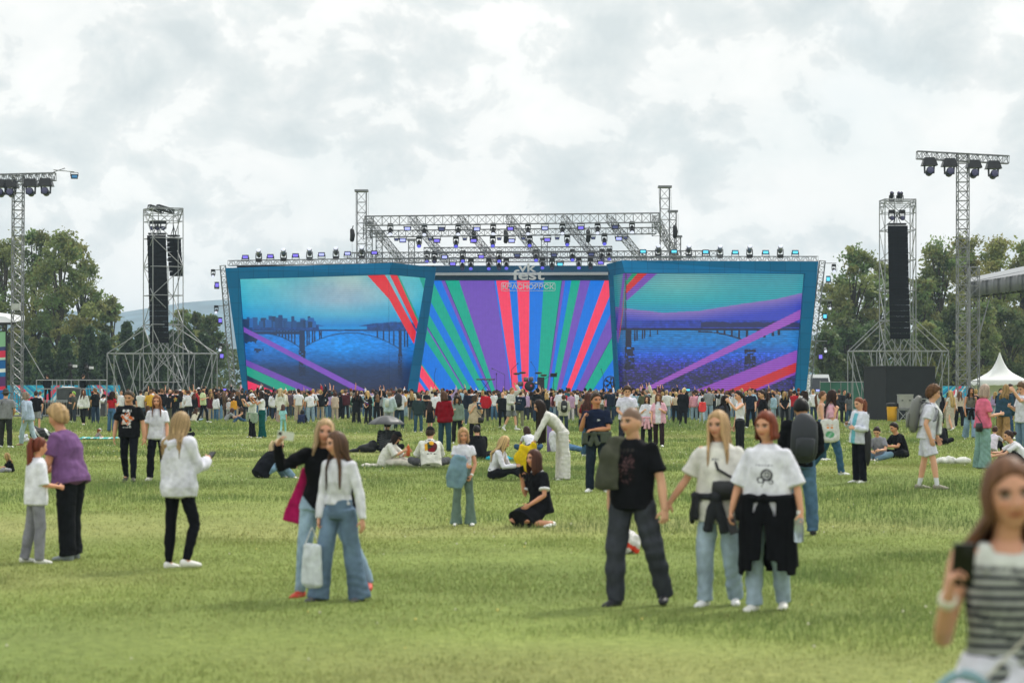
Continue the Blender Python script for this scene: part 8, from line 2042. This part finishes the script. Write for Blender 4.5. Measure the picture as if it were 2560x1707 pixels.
bg_ = empty("backpack", (*ground_xy(918, 1131), .21)); tag(bg_, "black bag lying on the grass left of the man under the umbrella", "backpack")
g_ = G(); g_.ball((0, 0, .10), (.26, .17, .14)).ball((.15, .05, .2), (.14, .12, .13)).tube([(-.2, 0, .06), (-.5, -.1, .03)], [.05, .04], n=8); job("pack", g_, .02, LEATHER, bg_, lambda V, F: (folds(V, vnormals(V, F), .02, 2), np.tile(s2l("191a1d"), (len(V), 1))))
d1_ = M(962, 1168, 1.66, 74, "f", "long 261b19 .30", "overtee d0cfc8", "straight c6c2b8", "girl in a black cap and pale clothes sitting on the grass with a drink bottle", pose(SITE, lean=(10, 0), lean2=24, aR=((.1, .6, -.8), (-.15, .8, .45)), aL=((.1, .6, -.8), (-.25, .8, .45)), head=(0, 22, 0)), lod=0, cap=("cap", "17181b"), shoes="d0d0cc")
bottle(d1_, "R", "orange drink bottle held by the girl in the black cap", "c2603a", "d8b080", .26, .04, False)
def rasta(q_, nn, C):
    l, f, u = q_.T; bk_ = f < -.02
    C = put(C, bk_ & (np.hypot((l + .0) / .12, (u + .0) / .13) < 1), s2l("3a4a34")); C = put(C, bk_ & (np.hypot((l + .055) / .07, (u - .02) / .09) < 1), s2l("5a2a2c")); C = put(C, bk_ & (np.hypot((l) / .08, (u + .075) / .05) < 1), s2l("7a2028"))
    C = put(C, bk_ & ((np.hypot(l / .05, (u - .085) / .05) < 1) | ((np.abs(l - .115) < .028) & (np.abs(u) < .08))), s2l("d8a02c")); C = put(C, bk_ & (np.hypot((l - .03) / .04, (u - .0) / .05) < 1) & (np.sin(u * 90) > 0), s2l("2c2a22"))
    return C
M(1078, 1171, 1.82, -172, "m", "crop 3a2c24", "overtee d3d2cb", "straight 55555a", "man in a black cap and white T-shirt with a colourful back print, sitting", pose(SITX, head=(-30, 4, 0), lean=(14, 0)), lod=0, cap=("cap", "1a1b1e"), paint=both(rasta, bar_text(.16, 0, .12, .013, "3a3a44", 50, True), bar_text(-.16, 0, .10, .011, "3a3a3a", 90, True)))
tr = M(1158, 1311, 1062, 4, "c", "bob b08a62 .06", "croptee d6d6e0", "flare 64786f", "fair-haired child in a white printed tee and sage green flares", pose(aR=((.16, .25, -1), (-.75, .75, -.1)), aL=((.2, .12, -1), (-.45, .45, -1)), cR=.5, cL=.8, head=(-4, 10, 0)), lod=0, skin="cf9c80", paint=emblem(["a0a8b8", "c8a0a8", "d8d8e0", "8a90a8"], (.0, -.03), (.09, .075)), extras=(wristband("L"),))
s_ = tr["s"]; at_ = tr["W"](tr["arms"]["R"]["wr"] + np.array([0, 0, .02]))
pq = [tr["W"](tr["arms"]["R"]["wr"] * .6 + tr["arms"]["R"]["el"] * .4 + np.array(o_)) for o_ in ((.0, -.02, .12), (-.01, -.07, .04), (-.03, -.09, -.06), (-.06, -.08, -.18), (-.08, -.06, -.30))]
cloth_sheet("jacket", "pale denim jacket hanging over the arm of the fair-haired child", "jacket", pq, (rotz(np.array([1., .25, 0]), tr["yaw"]), np.array([.07, .11, .13, .14, .11])), "73909f", pq[0], .035, 5, .028)
M(1234, 1200, 1.70, 74, "f", "long c9a978 .30", "croplong d8d8e2", "straight 1c1d21", "girl with long pale blonde hair in a white top and black jeans, sitting", pose(SITK, lean=(4, 0), lean2=20, lL=((.1, 1, .42), (.0, .85, -.5)), lR=((.12, 1, .30), (.05, .95, -.40)), aR=((.1, .45, -.9), (-.1, .95, .1)), aL=((.1, .45, -.9), (-.2, .95, .1)), head=(10, 14, 0)), lod=0, shoes="b8b8b8")
KNEEL = dict(ph=.27, lean=(4, 0), lean2=6, lL=((.20, .85, -.42), (.05, -1, -.04)), lR=((.20, .85, -.42), (.05, -1, -.04)))
def ringer(q_, nn, C): return put(C, (q_[:, 2] > .205), s2l("d8d8dc"))
kg = M(1352, 1312, 1.70, -52, "f", "bob 4e3026 .14", "tee 16171b", "skirt 16171b", "girl in a black tee and black skirt kneeling while on the phone", pose(KNEEL, aR=((.15, .22, -1), (-.15, .35, 1)), aL=((.28, .25, -1), (-.45, .75, -.55)), cR=.8, cL=.5, head=(-6, 0, 0)), lod=0, paint=ringer, skin="c9967a")
for sd in ("L", "R"):
    a = kg["arms"][sd]; p = a["sh"] + (a["el"] - a["sh"]) * .69; d_ = unit(a["el"] - a["sh"]); G().tube([p - d_ * .012, p + d_ * .012], [.074 * kg["s"]] * 2, n=16, cap=.1, col=s2l("dcdce0")).build("sleeve_hem", FABRIC, kg["root"], True, True)
phone(kg, "R", "black phone at the ear of the kneeling girl", "101114", up=(0, .3, 1), fwd=(1, 0, 0))
wb = M(1402, 1198, 1.74, -84, "f", "long 2c1f1b .62", "croplong d2d0ca", "wide cbc9c4", "woman all in white with very long dark hair, bending forward with a yellow cloth", pose(lean=(38, 0), lean2=22, aR=((.05, .45, -1), (-.05, .4, -1)), aL=((.05, .55, -1), (-.05, .5, -1)), cR=.7, cL=.7, head=(0, 10, 0), lL=((.08, -.12, -1), (.03, .05, -1)), lR=((.08, .02, -1), (.03, -.03, -1))), lod=0, top_drop=True) if False else person("woman all in white with very long dark hair, bending forward with a yellow cloth", 1405, 1200, h=1.72, yaw=-84, sex="f", hair=("long", "2c1f1b", {"len": .58, "drop": True, "az0": .9, "front": 0}), top=("croplong", "d2d0ca"), bot=("wide", "cbc9c4"), shoes="d8d8d4",
     po=pose(lean=(27, 0), lean2=25, aR=((.05, .45, -1), (-.05, .35, -1)), aL=((.05, .55, -1), (-.05, .45, -1)), cR=.7, cL=.7, head=(0, 6, 0), lL=((.08, -.12, -1), (.03, .05, -1)), lR=((.08, .02, -1), (.03, -.03, -1))), lod=0)
hp_ = wb["W"](wb["arms"]["L"]["grip"]); cloth_sheet("raincoat", "crumpled yellow raincoat in the hands of the bending woman", "raincoat", [hp_ + np.array(o_) for o_ in ((.02, -.02, .02), (-.08, -.04, -.10), (-.16, -.05, -.26), (-.10, -.04, -.42), (-.06, -.04, -.55))], (np.array([1., 0, .2]), np.array([.05, .17, .22, .14, .04])), "d8b81e", hp_, .05, 8, .03)
M(1330, 1130, 1.66, -160, "f", "long 3a2620 .30", "croptee d8d8e2", "straight 33506e", "girl with brown hair and white crop top leaning low behind the yellow raincoat", pose(SITX, lean=(34, 0), lean2=14), lod=1)
M(1388, 1130, 1.70, 100, "m", "short 3a2c24", "tee d0d0d8", "straight 4f6f90", "person in jeans and sneakers sitting behind the bending woman", pose(SITE, lean=(-20, 0)), lod=1, shoes="e0e0e0")
M(1196, 1150, 1.7, 190, "m", "short 1c1a19", "hoodie 17181c", "straight 17181b", "person in a black hoodie sitting behind the fair-haired child", pose(SITX), lod=1)
M(452, 1096, 1.7, 170, "f", "long 3a2a22 .1", "jacket 17181b", "straight 1c1d22", "person in a black jacket sitting behind the girl in the white hoodie", pose(SITX), lod=1)

# -- things on the grass and small flags
def bundle(name, label, cat, px, fy, r, col, seed, cols2=None):
    x_, y_ = ground_xy(px, fy); b_ = empty(name, (x_, y_, float(gz(x_, y_)))); tag(b_, label, cat)
    g_ = G(); rs = np.random.default_rng(seed)
    for i in range(6): g_.ball((rs.normal(0, r[0] * .45), rs.normal(0, r[1] * .4), r[2] * (.35 + .3 * rs.random())), np.array(r) * (.45 + .3 * rs.random()), 10, 8)
    job("cloth", g_, .018, FABRIC, b_, lambda V, F: (folds(V, vnormals(V, F), .03, seed, .8), np.where(np.sin(V[:, :1] * 19 + V[:, 2:] * 27 + seed) > .55, s2l(cols2), s2l(col)) if cols2 else np.tile(s2l(col), (len(V), 1))))
bundle("jacket", "crumpled white jacket lying on the grass right of the man in white shorts", "jacket", 2372, 1160, (.30, .16, .13), "cfcfc8", 3)
bundle("carrier_bag", "white and red carrier bag on the grass behind the man with cropped hair", "bag", 1570, 1384, (.16, .14, .24), "d8d4d4", 5, "c8402c")
bundle("turquoise_cloth", "turquoise cloth lying on the grass right of the long-haired blonde girl", "cloth", 1262, 1152, (.34, .14, .09), "1f9ab0", 7)
bundle("carrier_bag", "white plastic bag beside the pale denim jacket woman", "bag", 58, 1104, (.15, .12, .20), "cfd0da", 9)
bundle("blanket", "pale blanket edge under the girl in the black cap", "blanket", 936, 1168, (.22, .16, .06), "cfcac2", 12)
bottle_ = empty("bottle", (*ground_xy(1374, 1130), .9)); tag(bottle_, "lilac rolled mat standing behind the legs of the bending woman", "mat"); G().tube([(0, 0, -.55), (0, 0, .22)], [.075, .075], n=14, cap=.2).build("roll", plain("lilac", s2l("7d689c"), .7), bottle_, True); bottle_.name = "rolled_mat"; bottle_.location.z = .2 + .56
def flag(info, sd, label, tilt=0.0):
    a = info["arms"][sd]; r_ = carried(info, "small_flag", label, "flag", a["grip"], None); V, F, C = [], [], []
    d_ = unit(LFU(.1 * a["sg"], .35, .9)); sdv = unit(LFU(.9, .2 + tilt, -.3)); n_ = 9
    for i in range(n_):
        for j in range(7):
            V.append(d_ * (.20 + .17 * j / 6) + sdv * .28 * i / (n_ - 1) + np.cross(d_, sdv) * .022 * math.sin(i * .9)); C.append(s2l(("c02838", "c02838", "2a48a0", "2a48a0", "2a48a0", "e4e4e8", "e4e4e8")[j]))
    ii_ = (np.arange(n_ - 1)[:, None] * 7 + np.arange(6)[None]).ravel()
    G().sticks([((0, 0, 0) - d_ * .05, d_ * .4)], .006, 5).build("stick", WHITEP, r_)
    o_ = G().add(V, [np.stack([ii_, ii_ + 7, ii_ + 8, ii_ + 1], 1)], np.array(C)).build("cloth", vcol("flag_cloth", .8, trans=.2), r_, True, True); md = o_.modifiers.new("thickness", "SOLIDIFY"); md.thickness = .004
flag(mf_, "R", "small white, blue and red flag held by the blonde woman in black"); flag(my_, "R", "small white, blue and red flag held by the woman with very long blonde hair")
# camera operators
for px_, lab, yw in ((119, "camera operator in black at the left of the railed platform", 200), (206, "camera operator in black behind the right camera on the platform", 150)):
    o_ = person(lab, px_, 1040, h=1.80, Y=153.4, yaw=yw, sex="m", hair=("crop", "4a3a30"), top=("jacket", "121317"), bot=("straight", "17181b"), shoes="202020", po=pose(FRONTH), lod=2, zoff=1.0, cap=("cap", "131418") if px_ < 150 else None)

# ---------------------------------------------------------------- the rest of the crowd before the stage
n_made = sum(1 for o in bpy.data.objects if o.get("category") == "person")
gc = np.random.default_rng(77)
HAIRS = [("black", "1b1716"), ("dark", "33241d"), ("brown", "553c2c"), ("sandy", "7a5c42"), ("blond", "b3945f"), ("red", "7c3c24"), ("grey", "8a8680")]
TOPSC = [("white", "d8d8de", 13), ("black", "16171b", 15), ("grey", "86888c", 4), ("navy", "1c2638", 4), ("beige", "b8a890", 3), ("red", "a81e2a", 2), ("pink", "cf94a4", 2), ("pale blue", "93aebf", 3), ("green", "2c5c44", 2), ("lilac", "a692b8", 1), ("yellow", "cfa034", 1), ("olive", "55573f", 2), ("maroon", "54202a", 1), ("teal", "22606a", 1), ("cream", "cfc8b4", 2), ("charcoal", "303236", 3)]
TW = np.array([t[2] for t in TOPSC], float); TW /= TW.sum()
KINDSC = {"m": [("tee", "T-shirt"), ("hoodie", "hoodie"), ("jacket", "jacket"), ("overtee", "baggy tee")], "f": [("tee", "T-shirt"), ("long", "pullover"), ("croptee", "crop top"), ("jacket", "jacket"), ("sweater", "sweater"), ("hoodie", "hoodie")]}
BOTC = [("blue jeans", "41607e"), ("black trousers", "17181c"), ("dark jeans", "26364a"), ("pale jeans", "8398aa"), ("grey trousers", "5c5e63"), ("beige trousers", "a89a86"), ("khaki trousers", "5a5a48")]
ZONES = [(160, "behind the crowd barriers"), (340, "left of the speaker scaffold"), (560, "right of the speaker scaffold"), (690, "under the red corner"), (860, "under the dark river"), (1045, "before the kinked teal frame"),
         (1150, "before the leftmost rays"), (1250, "before the keyboard"), (1345, "before the drum kit"), (1440, "before the music stand"), (1545, "before the big fan"), (1680, "left of the pink band"), (1840, "below the pink band"), (2060, "below the red band"), (2220, "beside the black booth"), (2600, "near the white tent")]
STYLE = {"m": ["short", "short", "crop", "crop", "messy"], "f": ["long", "long", "long", "bob", "pony", "bun", "short"]}
used = set()
def crowd_member(px, Y, single, label=None):
    sx = "f" if gc.random() < .58 else "m"
    hn, hc_ = HAIRS[gc.choice(7, p=[.2, .26, .22, .1, .14, .04, .04])]; tn, tcol, _ = TOPSC[gc.choice(len(TOPSC), p=TW)]; kk, kn = KINDSC[sx][gc.integers(len(KINDSC[sx]))]; bn_, bcol = BOTC[gc.integers(len(BOTC))]
    stl = STYLE[sx][gc.integers(len(STYLE[sx]))]; yaw = 180 + gc.normal(0, 28) if gc.random() < .82 else gc.random() * 360
    zone = next(z for lim, z in ZONES if px < lim)
    word = {"long": "long", "bob": "bobbed", "pony": "tied", "bun": "pinned", "short": "short", "crop": "cropped", "messy": "tousled"}[stl]
    lab = f"person with {word} {hn} hair in a {tn} {kn}, {zone}"
    if single is True:
        if lab in used: return False
        used.add(lab)
    ps = [PSTAND, PSTAND, POCKET, FRONTH, FRONTH, FILM, CROSSED, PHONE_R, UP_R, WALK1, dict(lean=(6, 7), head=(25, 5, 6)), SITX][gc.integers(12) if Y < 131 else gc.integers(11)]
    h = (gc.normal(1.66, .07) if sx == "f" else gc.normal(1.78, .075))
    b_ = ["straight", "slim", "wide"][gc.integers(3)] if sx == "f" else ["straight", "baggy"][gc.integers(2)]
    cp_ = ("cap", ["17181b", "d8d8dc", "7a2028", "2c3a55"][gc.integers(4)]) if gc.random() < .09 else None
    return person(lab, px, 0, h=h, Y=Y, yaw=yaw, sex=sx, hair=(stl, hc_, {"len": .10 + .25 * gc.random()}), skin=["d7a98e", "cf9f84", "dcb096", "c08e72"][gc.integers(4)], top=(kk, tcol), bot=(b_, bcol), shoes=["dcdcdc", "202124", "6a5a4a"][gc.integers(3)], po=pose(ps), lod=2, single=single, cap=cp_, seed=int(gc.integers(1e6)), group="people in the crowd before the stage", build=.95 + .17 * gc.random())
taken = [(o.location.x, o.location.y) for o in bpy.data.objects if o.get("category") == "person"]
CL = [(gc.choice([gc.uniform(330, 2010), gc.uniform(560, 1560), gc.uniform(1540, 2010), gc.uniform(2350, 2555), gc.uniform(160, 560)], p=[.46, .22, .16, .07, .09]), gc.random()) for _ in range(95)]
def free_spot(y0, y1, gap=.42):
    for k_ in range(60):
        c_ = CL[gc.integers(len(CL))]; Y = y0 + (y1 - y0) * float(np.clip(c_[1] + gc.normal(0, .09), 0, 1)); px = c_[0] + gc.normal(0, 34)
        Y += 12 * float(vnoise(np.array([px]), np.array([0.]), 120, 44, 2)[0]) - 4 if y0 < 140 else 0
        if y0 < 140 and gc.random() < .07: px = gc.choice([gc.uniform(2000, 2120), gc.uniform(2360, 2560), gc.uniform(140, 330)]); Y = gc.uniform(98, 126)
        elif gc.random() < .25: px = gc.uniform(380, 2000); Y = gc.uniform(y0, y1)
        x = (px - 1280) / FPX * Y
        if 2120 < px < 2350 and Y > 126 or px < 250 and Y > 140: continue
        if all((x - a) ** 2 + ((Y - b) * .8) ** 2 > gap ** 2 for a, b in taken[-420:]): break
    taken.append((x, Y)); return px, Y
need = 298 - n_made
done = 0; guard = 0
while done < need and guard < 2000:
    guard += 1
    sp = free_spot(127, 150)
    if sp and crowd_member(sp[0], sp[1], True): done += 1
mass = G()
for _ in range(620):
    sp = free_spot(148, 183)
    if not sp: continue
    px, Y = sp
    if px > 2020 or px < 360: px = gc.uniform(420, 1990)
    inf = crowd_member(px, Y, "raw"); V, F, C = inf["mesh"].arrays(); mass.add(rotz(V, inf["yaw"]) + inf["loc"], F, C)
tag(mass.build("crowd", FABRIC, None, True, True), kind="stuff")
flush_jobs()
